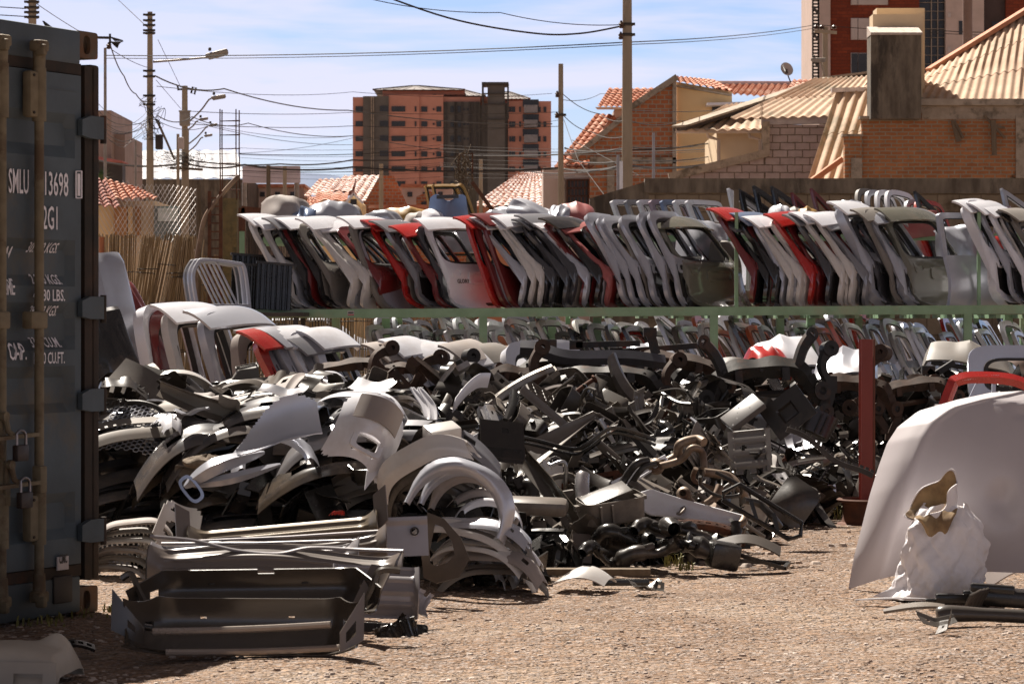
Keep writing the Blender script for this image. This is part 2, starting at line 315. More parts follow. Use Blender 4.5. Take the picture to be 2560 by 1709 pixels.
M_curtain = mat('pale_blind', (.50, .42, .38), (.44, .37, .33), rough=.8, scale=1)
M_wood = mat('weathered_wood', (.17, .125, .08), (.10, .07, .045), rough=.9, scale=3, stretch=(6, 6, .7), detail=8, bump=.004)
M_cable = mat('black_cable', (.035, .028, .025), rough=.6, scale=3)
M_lampgrey = mat('lamp_housing', (.30, .26, .22), (.22, .19, .16), rough=.5, metal=.3, scale=5)
M_green = mat('green_paint', (.25, .39, .24), (.20, .32, .19), rough=.5, scale=4, detail=8, c3=(.27, .33, .21))
M_foliage = mat('palm_leaf', (.07, .11, .03), (.04, .07, .02), rough=.6, scale=5)

def wallpoly(name, pts, D, th, m, parent, label=None):       # pts in photo pixels at distance D, real thickness th going away
    q = [(P(x, y, D).x, P(x, y, D).z) for x, y in pts]
    return obj(name, MB().prism(q, D, D+th), m, parent, world=True, label=label, smooth=False)
def waveroof(A, B, Cc, Dd, pitch, amp, rows=0, th=.02, tile=False):
    # A,B lower edge (left,right), Dd,Cc upper edge; waves run from lower edge to upper edge
    A, B, Cc, Dd = map(Vector, (A, B, Cc, Dd)); W = max((B-A).length, (Cc-Dd).length); n = max(3, int(W/pitch)); nu = n*6; nv = max(2, rows*2)
    nrm = (B-A).cross(Dd-A).normalized()
    if nrm.z < 0: nrm = -nrm
    def fn(u, v):
        p = A.lerp(B, u).lerp(Dd.lerp(Cc, u), v); h = amp*math.cos(2*math.pi*n*u)
        if tile: h = amp*(abs(math.cos(math.pi*n*u))*1.6-.8); 
        st = 0
        if rows: fr = (v*rows) % 1; st = .035*(1-fr) if (tile) else .012*(1-fr)
        return tuple(p+nrm*(h+st))
    mb = MB(); g = []
    vsv = []
    if rows:
        for k in range(rows): vsv += [k/rows+1e-4, (k+1)/rows-1e-4]
    else: vsv = [0, 1]
    vs = [fn(i/nu, v) for v in vsv for i in range(nu+1)]
    vs2 = [tuple(Vector(p)-nrm*th) for p in vs]; m_ = nu+1; o = len(vs); fs = []
    for j in range(len(vsv)-1):
        for i in range(nu):
            a = j*m_+i; fs += [(a, a+1, a+1+m_, a+m_), (a+o+m_, a+1+m_+o, a+1+o, a+o)]
    for i in range(nu):
        fs += [(i, i+o, i+1+o, i+1)]; a = (len(vsv)-1)*m_+i; fs += [(a, a+1, a+1+o, a+o)]
    for j in range(len(vsv)-1):
        a = j*m_; fs += [(a, a+m_, a+m_+o, a+o)]; a += nu; fs += [(a, a+o, a+m_+o, a+m_)]
    return mb.add(vs+vs2, fs)

# ---- mountains and far town ground
hm = MB(); hv = []; n = 60
for i in range(n+1):
    x = lerp(-1500, 1500, i/n); h = 196+7*math.sin(i*.31+1)+4*math.sin(i*.9)+3*math.sin(i*2.1)
    hv += [(x, 3600, 0), (x, 3900, h)]
hm.add(hv, [(2*i, 2*i+2, 2*i+3, 2*i+1) for i in range(n)])
hv2 = [(x, y+300, z) for x, y, z in hv]; hm.add([hv[2*i+1] for i in range(n+1)]+[(hv[2*i][0], 4300, 0) for i in range(n+1)], [(i, i+1, n+2+i, n+1+i) for i in range(n)])
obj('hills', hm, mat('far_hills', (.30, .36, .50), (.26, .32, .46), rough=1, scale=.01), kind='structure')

# ================================================================ FAR BUILDINGS
def windows(parent, D, rects, depth=.25, mtl=None, frame=None, name='window'):
    for r in rects:
        x0, y0, x1, y1 = r[:4]; a = P(x0, y1, D); c = P(x1, y0, D)
        w_ = obj(name, MB().box(((a.x+c.x)/2, D-.02, (a.z+c.z)/2), (c.x-a.x, .05, c.z-a.z)), frame or M_dkmetal, parent, world=True, smooth=False)
        g = MB().box(((a.x+c.x)/2, D-.06, (a.z+c.z)/2), ((c.x-a.x)*.86, .03, (c.z-a.z)*.86)); 
        obj('pane', g, mtl or M_glass, w_, smooth=False, world=False) if False else None
        gg = MB(); gg.v = g.v; gg.f = g.f; o0 = parent.location; gg.v = [tuple(Vector(p)-o0) for p in gg.v]
        obj('pane', gg, mtl or M_glass, w_, smooth=False)
# apartment block (D=550)
D = 550; base = P(1130, 480, D); base.z = 0; base.y = D
A = E('apartment_building', base, 'orange apartment block with grey render bands and a lift tower, in the far distance', 'building')
q = lambda x: (x-CX)/F*D
zt = lambda y: CH+(HY-y)/F*D
fl = [(x*1.0) for x in (265, 302, 339, 377, 415, 452)]
def apt(name, x0, x1, y0, y1, m, dy=0, th=20, lab=None):
    return obj(name, MB().box(((q(x0)+q(x1))/2, D+dy+th/2, zt(y0)/2), (q(x1)-q(x0), th, zt(y0))), m, A, world=True, smooth=False, label=lab)
apt('wall', 882, 908, 243, 0, M_brick_apt); apt('wall', 908, 972, 241, 0, M_render_dark, dy=-.4, lab='dark grey rendered wall band'); apt('wall', 972, 1048, 237, 0, M_brick_apt)
apt('wall', 1048, 1108, 237, 0, M_brick_apt, dy=.5); apt('wall', 1108, 1200, 254, 0, M_render_dark, dy=.9, lab='dark grey rendered wall band'); apt('wall', 1108, 1200, 241, 0, M_brick_apt, dy=1.5)
apt('wall', 1200, 1270, 262, 0, M_render_dark, dy=1.4, lab='dark grey rendered wall band'); apt('wall', 1270, 1378, 252, 0, M_brick_apt, dy=1.1)
apt('penthouse_wall', 952, 1160, 218, 0, M_brick_apt, dy=8, th=14); apt('penthouse_wall', 1160, 1308, 232, 0, M_brick_apt, dy=9, th=12)
apt('lift_tower', 1219, 1262, 212, 0, M_render_dark, dy=-1, th=8, lab='dark lift tower rising above the roof')
fr = MB()
for x in (1207, 1270):
    fr.bar((q(x), D-1.5, zt(300)), (q(x), D-1.5, zt(211)), .35); fr.bar((q(x), D+4, zt(300)), (q(x), D+4, zt(211)), .35)
fr.box((q(1238), D+1.2, zt(211)), (q(1272)-q(1205), 7, .5))
for y in (236, 262, 300): fr.bar((q(1207), D-1.5, zt(y)), (q(1270), D-1.5, zt(y)), .25)
obj('steel_frame', fr, M_dkmetal, A, world=True, smooth=False)
def hip(x0, x1, ye, xr0, xr1, yr, d0, d1, parent, m, D=D):
    a = [(q(x0), D+d0, zt(ye)), (q(x1), D+d0, zt(ye)), (q(x1), D+d1, zt(ye)), (q(x0), D+d1, zt(ye)), (q(xr0), D+(d0+d1)/2, zt(yr)), (q(xr1), D+(d0+d1)/2, zt(yr))]
    mb = MB().add(a, [(0,1,5,4), (1,2,5), (2,3,4,5), (3,0,4), (3,2,1,0)])
    for i, j in ((0,4),(1,5),(4,5)): mb.bar(a[i], a[j], .35)
    for k in range(1, 9): 
        t_ = k/9; mb.bar(Vector(a[0]).lerp(Vector(a[1]), t_), Vector(a[4]).lerp(Vector(a[5]), t_), .16)
    return obj('roof', mb, m, parent, world=True, smooth=False)
M_slate = mat('slate_roof', (.13, .10, .09), (.09, .07, .065), rough=.6, scale=1)
hip(930, 1160, 219, 1020, 1045, 199, 5, 26, A, M_slate); hip(1080, 1212, 232, 1125, 1160, 210, 7, 24, A, M_slate); hip(1225, 1325, 240, 1250, 1275, 216, 7, 22, A, M_slate)
def aptwin(x0, x1, dy, hh=13, lst=fl, m=None):
    for yc in lst:
        a = (q(x0)+q(x1))/2; z = zt(yc+8); f_ = obj('window', MB().box((a, D+dy, z), (q(x1)-q(x0), .3, hh/12.9)), m or M_glass, A, world=True, smooth=False)
for x0, x1, dy in ((889, 907, -.1), (950, 971, -.5), (979, 1013, -.1), (1037, 1041, -.1), (1053, 1068, .4), (1091, 1103, .4), (1273, 1278, 1), (1279, 1288, 1), (1298, 1302, 1), (1345, 1352, 1), (1359, 1366, 1)): aptwin(x0, x1, dy)
aptwin(1082, 1086, .4, 5)
for x0, x1 in ((1126, 1134), (1144, 1152)): aptwin(x0, x1, .8, 15)
for x0 in (1158, 1167): aptwin(x0, x0+5, .8, 5)
sl = MB()
for x in (1116, 1138, 1141, 1155, 1174, 1180, 1192): sl.box((q(x), D+.7, zt(350)), (.35, .4, zt(254)-zt(446)))
obj('vertical_fins', sl, M_dkmetal, A, world=True, smooth=False)
for yc in fl:
    obj('balcony', MB().box((q(1327), D+.2, zt(yc+8)), (q(1344)-q(1310), 2, 1.5)), mat('balcony_grey', (.24, .22, .22), scale=1), A, world=True, smooth=False)
    obj('window', MB().box((q(1327), D+1.0, zt(yc-8)), (q(1344)-q(1304), .4, 1.4)), M_glass, A, world=True, smooth=False)
lines = MB()
for x in (929, 934): lines.tube([(q(x), D-.7, 2), (q(x), D-.7, zt(242))], .12, 5)
obj('drain_pipe', lines, M_conc, A, world=True)
# brick tower at the right (D=243)
D = 243; base = P(2250, 200, D); base.z = 0
T = E('tower_building', base, 'tall red brick and concrete tower behind the chimney at the right edge', 'building')
def slab(name, x0, x1, y0, y1, m, dy=0, th=1, lab=None):
    a = P(x0, y1, D); c = P(x1, y0, D)
    return obj(name, MB().box(((a.x+c.x)/2, D+dy+th/2, (a.z+c.z)/2), (c.x-a.x, th, c.z-a.z)), m, T, world=True, smooth=False, label=lab)
slab('wall', 2048, 2076, -260, 820, M_pale, 0, 15); slab('wall', 2076, 2300, -260, 820, M_brick_tower, .4, 15); slab('wall', 2300, 2365, -260, 820, M_glass, .8, 14, 'glazed stair wall'); slab('wall', 2365, 2460, -260, 820, M_pale, 0, 15)
slab('wall', 2460, 2516, -260, 820, mat('brown_cladding', (.06, .03, .02), scale=1), .6, 14, 'dark brown clad wall strip'); slab('wall', 2516, 2720, -260, 820, M_brick_tower, .2, 15)
for y0, y1 in ((-43, 12), (45, 99), (132, 186)):
    for x0, x1 in ((2129, 2145), (2146, 2220)):
        w_ = slab('window_frame', x0-1, x1+1, y0, y1, M_curtain, .25, .1); w_['label'] = 'pale window frame'
        slab('window', x0+.5, x1-.5, y0+1.5, y1-1.5, M_curtain if y0 < 100 else M_glass, .18, .08)
for k in range(12): slab('mullion', 2300, 2365, -40+k*22, -39+k*22, M_conc, .6, .2)
for x in (2330, 2346): slab('mullion', x, x+2, -260, 400, M_conc, .55, .2)
for y in (45, 130, 0): slab('vent', 2369, 2377, y-12, y, M_curtain, -.1, .12)
slab('window', 2397, 2406, 53, 87, M_glass, -.08, .1); slab('window', 2482, 2514, 53, 120, M_glass, .5, .1)
esc = MB()
for x in (2032, 2046): esc.bar(P(x, -60, D-1), P(x, 230, D-1), .14)
for k in range(34): esc.bar(P(2032, -55+k*8.2, D-1), P(2048, -55+k*8.2, D-1), .14)
for k in range(5): esc.bar(P(2031, -50+k*66, D-1.4), P(2047, -30+k*66, D-1.4), .2)
obj('escape_ladder', esc, M_dkmetal, T, world=True, smooth=False)

# ---- right brick house with chimney and fibre-cement roofs (D=74)
D = 74
H = E('brick_house', Vector((P(2300, 0, D).x, D, 0)), 'orange brick house with a stained concrete chimney beside the corrugated roofs', 'house')
wallpoly('wall', [(2155, 1000), (2155, 296), (2300, 296), (2300, 282), (2640, 282), (2640, 1000)], D, .25, M_brick_near, H)
wallpoly('wall', [(2112, 1000), (2112, 338), (2155, 338), (2155, 1000)], D-.1, .35, M_brick_near, H)
wallpoly('concrete_beam', [(2300, 262), (2640, 262), (2640, 282), (2300, 282)], D-.05, .35, M_conc, H)
wallpoly('ledge', [(2299, 247), (2640, 247), (2640, 263), (2299, 263)], D-.35, .7, M_conc, H)
wallpoly('concrete_band', [(2150, 290), (2180, 290), (2180, 297), (2150, 297)], D-.15, .4, M_conc, H); wallpoly('concrete_band', [(2540, 290), (2640, 290), (2640, 445), (2540, 445)], D-.06, .3, M_conc, H)
wallpoly('concrete_band', [(2305, 282), (2640, 282), (2640, 298), (2305, 298)], D-.03, .3, M_conc, H)
wallpoly('concrete_band', [(2128, 395), (2155, 395), (2155, 446), (2128, 446)], D-.16, .3, M_conc, H); wallpoly('concrete_band', [(2106, 335), (2158, 335), (2158, 341), (2106, 341)], D-.16, .4, M_conc, H)
# chimney: dark weathered box with sloping cap and two cream ducts behind
a = P(2177, 297, D-.5); c = P(2303, 87, D-.5); ch = MB().box(((a.x+c.x)/2, D-.12, (a.z+c.z)/2), (c.x-a.x, .8, c.z-a.z))
cho = obj('chimney', ch, M_conc_dark, H, world=True, smooth=False)
p0, p1 = P(2176, 87, D-.5), P(2304, 86, D-.5); cap = MB().prism([(D-.58, p0.z-.01), (D-.58, p0.z+.05), (D+.25, p0.z+.28), (D+.25, p0.z-.01)], p0.x, p1.x+.01, axis='x')
def sub(name, mb, m, part, root, **k):
    mb.v = [tuple(Vector(p)-root.location) for p in mb.v]; return obj(name, mb, m, part, smooth=False, **k)
sub('chimney_cap', cap, mat('pale_mortar', (.55, .47, .42), (.40, .33, .27), rough=.9, scale=9), cho, H)
sub('chimney_duct', MB().box(((P(2187, 0, D).x+P(2312, 0, D).x)/2, D+.75, (zt2 := P(0, 32, D).z)/2+3), (P(2312, 0, D).x-P(2187, 0, D).x, .7, zt2-6)), M_cream, cho, H)
sub('chimney_duct', MB().box(((P(2208, 0, D).x+P(2330, 0, D).x)/2, D+1.7, (zt3 := P(0, 7, D).z)/2+3), (P(2330, 0, D).x-P(2208, 0, D).x, .8, zt3-6)), M_cream, cho, H)
# wooden props nailed on the wall
for pts in ([(2383, 300), (2397, 354)], [(2387, 305), (2408, 346)], [(2483, 300), (2486, 388)], [(2460, 288), (2512, 345)], [(2476, 312), (2512, 320)]):
    (x0, y0), (x1, y1) = pts; obj('wood_prop', MB().bar(P(x0, y0, D-.15-.02*(x0 % 3)), P(x1, y1, D-.2), .13 if x1-x0 < 30 else .07, .06), M_wood, H, world=True, smooth=False)
# upper right corrugated roof rising to the right
rf = waveroof(P(2255, 250, D+.3), P(2700, 250, D+.3), P(2700, -52, D+5.2), P(2322, 178, D+3.2), .177*1.55, .032, rows=3)
obj('corrugated_roof', rf, M_corr, H, world=True, sharp=60)
rt = MB().bar(P(2322, 176, D+3.1), P(2700, -58, D+5.1), .3, .12); obj('ridge_tile', rt, mat('ridge_clay', (.50, .22, .12), (.42, .17, .09), rough=.8, scale=4), H, world=True, smooth=False)
# middle house: low corrugated roof, block wall, cream wall (D=80)
D = 80
H2 = E('block_house', Vector((P(1950, 0, D).x, D, 0)), 'low house of bare grey blocks and cream walls under a dark edged corrugated roof', 'house')
wallpoly('block_wall', [(1912, 1000), (1912, 312), (2130, 312), (2130, 1000)], D, .25, M_block_pink, H2)
wallpoly('block_wall', [(1678, 1000), (1678, 443), (1912, 388), (1912, 1000)], D+.02, .24, M_block_pink, H2)
cop = MB().bar(P(1672, 443, D-.03), P(1916, 383, D-.03), .35, .22); cop.bar(P(1914, 390, D-.03), P(1914, 305, D-.03), .2, .3); obj('coping', cop, M_conc, H2, world=True, smooth=False)
wallpoly('cream_wall', [(1792, 1000), (1792, 330), (1908, 330), (1908, 1000)], D+1.5, 5, M_cream, H2)
wallpoly('gutter', [(1688, 322), (1910, 322), (1910, 332), (1692, 332)], D+.3, .3, mat('gutter_cream', (.62, .50, .40), scale=2), H2)
wallpoly('gutter', [(1905, 292), (2075, 290), (2075, 308), (1905, 312)], D-.12, .3, mat('zinc', (.42, .38, .38), (.32, .28, .28), scale=3, rough=.5), H2, 'dull zinc gutter')
for x in (1797, 1900):
    dp = MB().tube([P(x-28, 333, D+.8), P(x-26, 342, D+.8), P(x, 350, D+1.2), P(x, 425, D+1.3)], .05, 6); obj('downpipe', dp, mat('gutter_cream', (.6, .5, .4)), H2, world=True)
obj('corrugated_roof', waveroof(P(1700, 326, D+.2), P(1912, 324, D+.2), P(1912, 250, D+3.6), P(1818, 262, D+3.4), .27, .032, rows=2), M_corr, H2, world=True, sharp=60)
obj('corrugated_roof', waveroof(P(1826, 297, D-.3), P(2112, 290, D-.3), P(2180, 190, D+4), P(2040, 196, D+4), .27, .032, rows=2), M_corr, H2, world=True, sharp=60)
fas = MB().bar(P(1699, 320, D+.2), P(2070, 200, D+4.6), .5, .16); fas.bar(P(2068, 200, D+4.6), P(2185, 186, D+4.6), .5, .16); obj('fascia', fas, mat('brown_fascia', (.06, .04, .03), scale=1), H2, world=True, smooth=False)
fas2 = MB().bar(P(1699, 316, D+.1), P(2072, 195, D+4.5), .6, .06); fas2.bar(P(2070, 195, D+4.5), P(2185, 181, D+4.5), .6, .06); obj('roof_edge', fas2, M_conc, H2, world=True, smooth=False)
obj('corrugated_roof', waveroof(P(2020, 450, D-3.9), P(2142, 450, D-3.9), P(2220, 205, D-.5), P(2092, 227, D-.5), .27, .042, rows=2), M_corr, H2, world=True, sharp=60, label='steep corrugated roof strip running down to the yard wall')
obj('ridge_tile', MB().bar(P(2078, 226, D-.6), P(2165, 224, D-.6), .2, .12), mat('ridge_white', (.7, .62, .6), scale=4), H2, world=True, smooth=False)
obj('ridge_tile', MB().bar(P(2030, 452, D-4.2), P(2105, 398, D-4.0), .2, .14), mat('ridge_clay', (.50, .22, .12)), H2, world=True, smooth=False, label='orange clay hip tiles')
# gable house (D=118)
D = 118
H3 = E('gable_house', Vector((P(1600, 0, D).x, D, 0)), 'hollow brick gable house with yellow side wall and orange clay tile roofs', 'house')
wallpoly('gable_wall', [(1474, 1000), (1474, 398), (1410, 412), (1440, 388), (1545, 302), (1592, 258), (1690, 193), (1692, 1000)], D, .3, M_brick_old, H3)
cop = MB(); cop.bar(P(1432, 395, D-.05), P(1560, 292, D-.05), .5, .22); cop.bar(P(1578, 268, D-.05), P(1692, 193, D-.05), .5, .24); cop.bar(P(1686, 195, D-.04), P(1686, 470, D-.04), .17, .3); cop.bar(P(1475, 400, D-.04), P(1690, 402, D-.04), .3, .25)
cop.bar(P(1527, 400, D-.03), P(1527, 500, D-.03), .3, .25)
obj('concrete_frame', cop, M_conc, H3, world=True, smooth=False)
wallpoly('yellow_wall', [(1692, 1000), (1692, 205), (1830, 230), (1830, 1000)], D+.4, 8, M_yellow, H3)
wallpoly('cream_wall', [(1358, 1000), (1358, 418), (1474, 418), (1474, 1000)], D+.4, 6, M_pale, H3)
wallpoly('concrete_pillar', [(1400, 520), (1400, 446), (1412, 446), (1412, 520)], D+.1, .5, M_conc, H3)
D_ = D; windows(H3, D+.35, [(1418, 449, 1471, 512)])
bars = MB()
for k in range(7): bars.bar(P(1418+k*8.8, 449, D+.2), P(1418+k*8.8, 512, D+.2), .05)
for y in (449, 470, 490): bars.bar(P(1418, y, D+.2), P(1471, y, D+.2), .05)
obj('window_bars', bars, M_rust, H3, world=True, smooth=False)
obj('tile_roof', waveroof(P(1385, 420, D+.2), P(1480, 424, D-.3), P(1586, 290, D+4.6), P(1492, 285, D+4.8), .27, .05, rows=14, tile=True), M_tile, H3, world=True, sharp=60)
obj('tile_roof', waveroof(P(1494, 268, D+4), P(1590, 268, D+4), P(1645, 221, D+7), P(1524, 221, D+7), .27, .05, rows=9, tile=True), M_tile, H3, world=True, sharp=60)
wallpoly('eave_board', [(1489, 268), (1592, 268), (1592, 273), (1494, 273)], D+3.9, .3, mat('gutter_cream', (.6, .5, .4)), H3); wallpoly('dormer_wall', [(1536, 330), (1536, 273), (1592, 273), (1592, 330)], D+4.4, 3, M_pale, H3)
obj('tile_roof', waveroof(P(1692, 205, D+.2), P(1832, 228, D+.2), P(1780, 200, D+4), P(1692, 191, D+3.5), .27, .05, rows=6, tile=True), M_tile, H3, world=True, sharp=60)
obj('tile_roof', waveroof(P(1778, 232, D+1), P(2040, 252, D+1), P(2060, 211, D+6), P(1800, 211, D+6), .27, .05, rows=10, tile=True), M_tile, H3, world=True, sharp=60)
obj('tile_roof', waveroof(P(1960, 240, D+.5), P(2062, 232, D+.5), P(2070, 200, D+5), P(1985, 200, D+5), .27, .05, rows=6, tile=True), M_tile, H3, world=True, sharp=60)
obj('ridge_tile', MB().bar(P(1790, 208, D+6.1), P(1985, 209, D+6.1), .35, .16).bar(P(1792, 208, D+6.1), P(1793, 208, D+6.1), .35, .16), mat('ridge_white', (.7, .62, .6)), H3, world=True, smooth=False)
wallpoly('eave_board', [(1692, 212), (1830, 236), (1830, 240), (1692, 216)], D+.1, .3, M_conc, H3)
wallpoly('canopy', [(1768, 257), (1885, 254), (1885, 258), (1768, 264)], D-.6, 2, M_white, H3)
windows(H3, D+.35, [(1780, 265, 1800, 288), (1808, 265, 1825, 288)])
# satellite dish
D = 100; c = P(1967, 173, D)
S = E('satellite_dish', P(1978, 208, D), 'pale satellite dish on a bent pole above the clay tile roof', 'satellite dish')
Mx = Matrix.Translation(c) @ Euler((R(72), 0, R(25))).to_matrix().to_4x4()
obj('dish', MB().lathe([(.0, -.06), (.14, -.05), (.24, 0), (.25, .01), (.24, .01), (.13, -.03), (.0, -.04)], 24, Mx), M_curtain, S, world=True)
obj('mast', MB().tube(bez([c, P(1969, 186, D), P(1977, 207, D)]), .025, 6), M_dkmetal, S, world=True)
obj('receiver_arm', MB().tube([P(1957, 162, D-.1), P(1963, 178, D-.5), P(1966, 184, D)], .025, 6), M_dkmetal, S, world=True)
# ---- yard block wall behind the rack (D=55)
D = 55
YW = E('block_wall', Vector((P(2100, 0, D).x, D, 0)), 'long weathered grey block wall with a stained concrete capping behind the rack', 'wall')
wallpoly('wall', [(1622, 1100), (1622, 448), (2760, 448), (2760, 1100)], D, .2, M_block_wall, YW)
wallpoly('coping', [(1612, 446), (2760, 446), (2760, 484), (1612, 482)], D-.08, .36, M_conc_dark, YW)
wallpoly('low_wall', [(1474, 1100), (1474, 496), (1622, 452), (1622, 1100)], D+.02, .2, M_conc_dark, YW)
D = 150
for (x0, xr, x1, ye, yr, m, lab, mw) in ((1180, 1310, 1395, 510, 430, M_tile_white, 'low house whose clay roof is bleached white, beside the leaning pole', M_pale), (740, 985, 1010, 500, 438, M_tile_white, 'gabled brick house with bleached tile roof below the apartment block', M_brick_old), (745, 880, 930, 522, 480, M_tile, 'small house with orange tiles and a white gable trim', M_yellow)):
    DD = D if x0 > 1000 else (165 if yr < 460 else 140)
    h = E('tiled_house', Vector((P(xr, 0, DD).x, DD, 0)), lab, 'house')
    if x0 > 1000:
        obj('tile_roof', waveroof(P(x0, ye+6, DD), P(x1, ye+6, DD), P(xr+40, yr, DD+6), P(xr-10, yr+2, DD+6), .42, .06, rows=14, tile=True), m, h, world=True, sharp=60)
        wallpoly('wall', [(x0+20, 1000), (x0+20, ye+8), (x1, ye+8), (x1, 1000)], DD+.3, 6, mat('orange_render', (.5, .2, .1), scale=1), h)
    elif yr < 460:
        obj('tile_roof', waveroof(P(825, 472, DD), P(912, 505, DD), P(950, 438, DD+5), P(862, 440, DD+5), .42, .06, rows=12, tile=True), m, h, world=True, sharp=60)
        obj('tile_roof', waveroof(P(760, 492, DD), P(880, 478, DD), P(890, 446, DD+4), P(800, 448, DD+4), .42, .06, rows=8, tile=True), m, h, world=True, sharp=60)
        wallpoly('gable_wall', [(912, 1000), (912, 505), (952, 438), (985, 440), (1018, 512), (1018, 1000)], DD-.1, .4, mw, h)
        wallpoly('wall', [(755, 1000), (755, 495), (912, 500), (912, 1000)], DD+.4, 5, mw, h)
    else:
        obj('tile_roof', waveroof(P(785, 502, DD), P(868, 502, DD), P(872, 482, DD+3), P(795, 480, DD+3), .42, .06, rows=5, tile=True), m, h, world=True, sharp=60)
        obj('tile_roof', waveroof(P(762, 548, DD), P(850, 548, DD), P(790, 492, DD+3), P(770, 492, DD+3), .42, .06, rows=7, tile=True), m, h, world=True, sharp=60)
        wallpoly('wall', [(800, 1000), (800, 502), (866, 502), (884, 484), (905, 508), (905, 1000)], DD+.1, 4, mw, h)
        obj('gable_trim', MB().bar(P(862, 510, DD-.2), P(884, 485, DD-.2), .3, .12).bar(P(884, 485, DD-.2), P(908, 508, DD-.2), .3, .12), M_white, h, world=True, smooth=False)
        windows(h, DD+.05, [(876, 498, 892, 520)])
# more low town between: brick sheds and terraces
D = 190
for i, (x0, y0, x1, m, lab) in enumerate(((1005, 468, 1130, M_pale, 'flat roofed pale house below the apartment block'), (1040, 492, 1110, M_brick_old, 'small bare brick gabled shed below the apartment block'), (560, 468, 760, M_pale, 'pale shuttered town house behind the big billboard'), (925, 520, 1200, M_brick_old, 'long bare brick shed behind the tailgates'))):
    DD = 185-i*9; h = E('town_house', Vector((P((x0+x1)/2, 0, DD).x, DD, 0)), lab, 'house')
    wallpoly('wall', [(x0, 1000), (x0, y0), (x1, y0), (x1, 1000)] if i != 1 else [(x0, 1000), (x0, y0), ((x0+x1)/2, y0-14), (x1, y0+4), (x1, 1000)], DD, 6, m, h)
    if i != 1: wallpoly('roof', [(x0-5, y0), (x0-2, y0-8), (x1+2, y0-8), (x1+5, y0)], DD-.5, 7, M_tile, h)
    windows(h, DD-.03, [(x0+k*38+14, y0+12, x0+k*38+26, y0+24) for k in range(int((x1-x0)/38))])
# billboard, warehouse, left houses
D = 135
bbE = E('billboard', Vector((P(678, 0, D).x, D, 0)), 'blank pale billboard on poles above the low town', 'billboard')
wallpoly('panel', [(606, 415), (750, 415), (750, 457), (606, 457)], D, .3, mat('board_white', (.60, .52, .56), (.5, .43, .45), scale=1), bbE)
obj('pole', MB().tube([P(611, 457, D+.2), Vector((P(611, 0, D).x, D+.2, 0))], .12, 8), M_lampgrey, bbE, world=True); obj('pole', MB().tube([P(742, 457, D+.2), Vector((P(742, 0, D).x, D+.2, 0))], .12, 8), M_lampgrey, bbE, world=True)
D = 160
wh = E('warehouse', Vector((P(450, 0, D).x, D, 0)), 'wide warehouse with a white ribbed tin roof behind the power poles', 'warehouse')
obj('tin_roof', waveroof(P(300, 446, D), P(612, 446, D), P(590, 376, D+26), P(300, 376, D+26), .9, .05, rows=1), M_tin, wh, world=True)
wallpoly('wall', [(290, 1000), (290, 448), (620, 448), (620, 1000)], D+.3, 20, M_conc_dark, wh)
D = 125
lh = E('roofed_block', Vector((P(275, 0, D).x, D, 0)), 'tan rendered tower block half hidden behind the blue container', 'building')
wallpoly('wall', [(200, 1000), (200, 276), (278, 276), (278, 1000)], D, 7, mat('tan_render', (.36, .25, .20), (.30, .21, .16), scale=1), lh)
wallpoly('wall', [(276, 1000), (276, 336), (312, 336), (312, 1000)], D+1, 6, mat('tan_render', (.36, .25, .20)), lh)
wallpoly('tin_canopy', [(240, 390), (306, 402), (306, 405), (240, 402)], D-2, 2, mat('red_tin', (.5, .16, .13), scale=2), lh)
wallpoly('dark_wall', [(240, 470), (240, 405), (306, 405), (306, 470)], D-1, 1, M_dkmetal, lh)
# palm behind
pE = E('palm_tree', Vector((P(255, 0, 88).x, 88, 0)), 'small green palm tree poking up beside the container edge', 'tree')
obj('trunk', MB().tube([Vector((P(252, 0, 88).x, 88, 0)), P(253, 452, 88)], [.14, .09], 8), M_wood, pE, world=True)
fr = MB(); r_ = random.Random(5)
for k in range(26):
    a = r_.uniform(0, 6.28); el = r_.uniform(.2, 1.3); ln = r_.uniform(.35, .6); c0 = P(253, 452, 88); dirv = Vector((math.cos(a)*math.cos(el), math.sin(a)*math.cos(el), math.sin(el)))
    side = dirv.cross(Vector((0, 0, 1))).normalized()*.035; tip = c0+dirv*ln+Vector((0, 0, -.08)); mid = c0+dirv*ln*.5
    fr.add([c0-side*.3, c0+side*.3, mid+side, mid-side, tip], [(0,1,2,3), (3,2,4)])
obj('crown', fr, M_foliage, pE, world=True)
# small terracotta-roofed house behind the mesh fence (D=60)
D = 60
th_ = E('terracotta_house', Vector((P(320, 0, D).x, D, 0)), 'small house with dark terracotta roof and ochre walls behind the mesh fence', 'house')
obj('tile_roof', waveroof(P(225, 515, D-.5), P(300, 520, D-.5), P(262, 452, D+1.5), P(215, 440, D+1.5), .2, .05, rows=9, tile=True), mat('dark_tile', (.30, .10, .07), (.20, .06, .04), scale=4, rough=.8), th_, world=True, sharp=60)
obj('tile_roof', waveroof(P(268, 500, D), P(395, 498, D), P(340, 470, D+1.6), P(262, 446, D+2.4), .2, .035, rows=7, tile=True), M_tile, th_, world=True, sharp=60)
wallpoly('wall', [(225, 1000), (225, 512), (300, 516), (300, 1000)], D+.2, 3, M_yellow, th_); wallpoly('wall', [(300, 1000), (300, 504), (388, 502), (388, 1000)], D+.6, 3, M_cream, th_)
wallpoly('shutter', [(285, 590), (285, 517), (318, 517), (318, 590)], D-.05, .15, mat('ochre', (.42, .19, .06), scale=2), th_); wallpoly('shutter', [(320, 590), (320, 517), (330, 517), (330, 590)], D-.05, .15, mat('ochre2', (.55, .34, .15), scale=2), th_); wallpoly('shutter', [(338, 590), (338, 517), (350, 517), (350, 590)], D+.3, .15, mat('ochre', (.42, .19, .06)), th_)
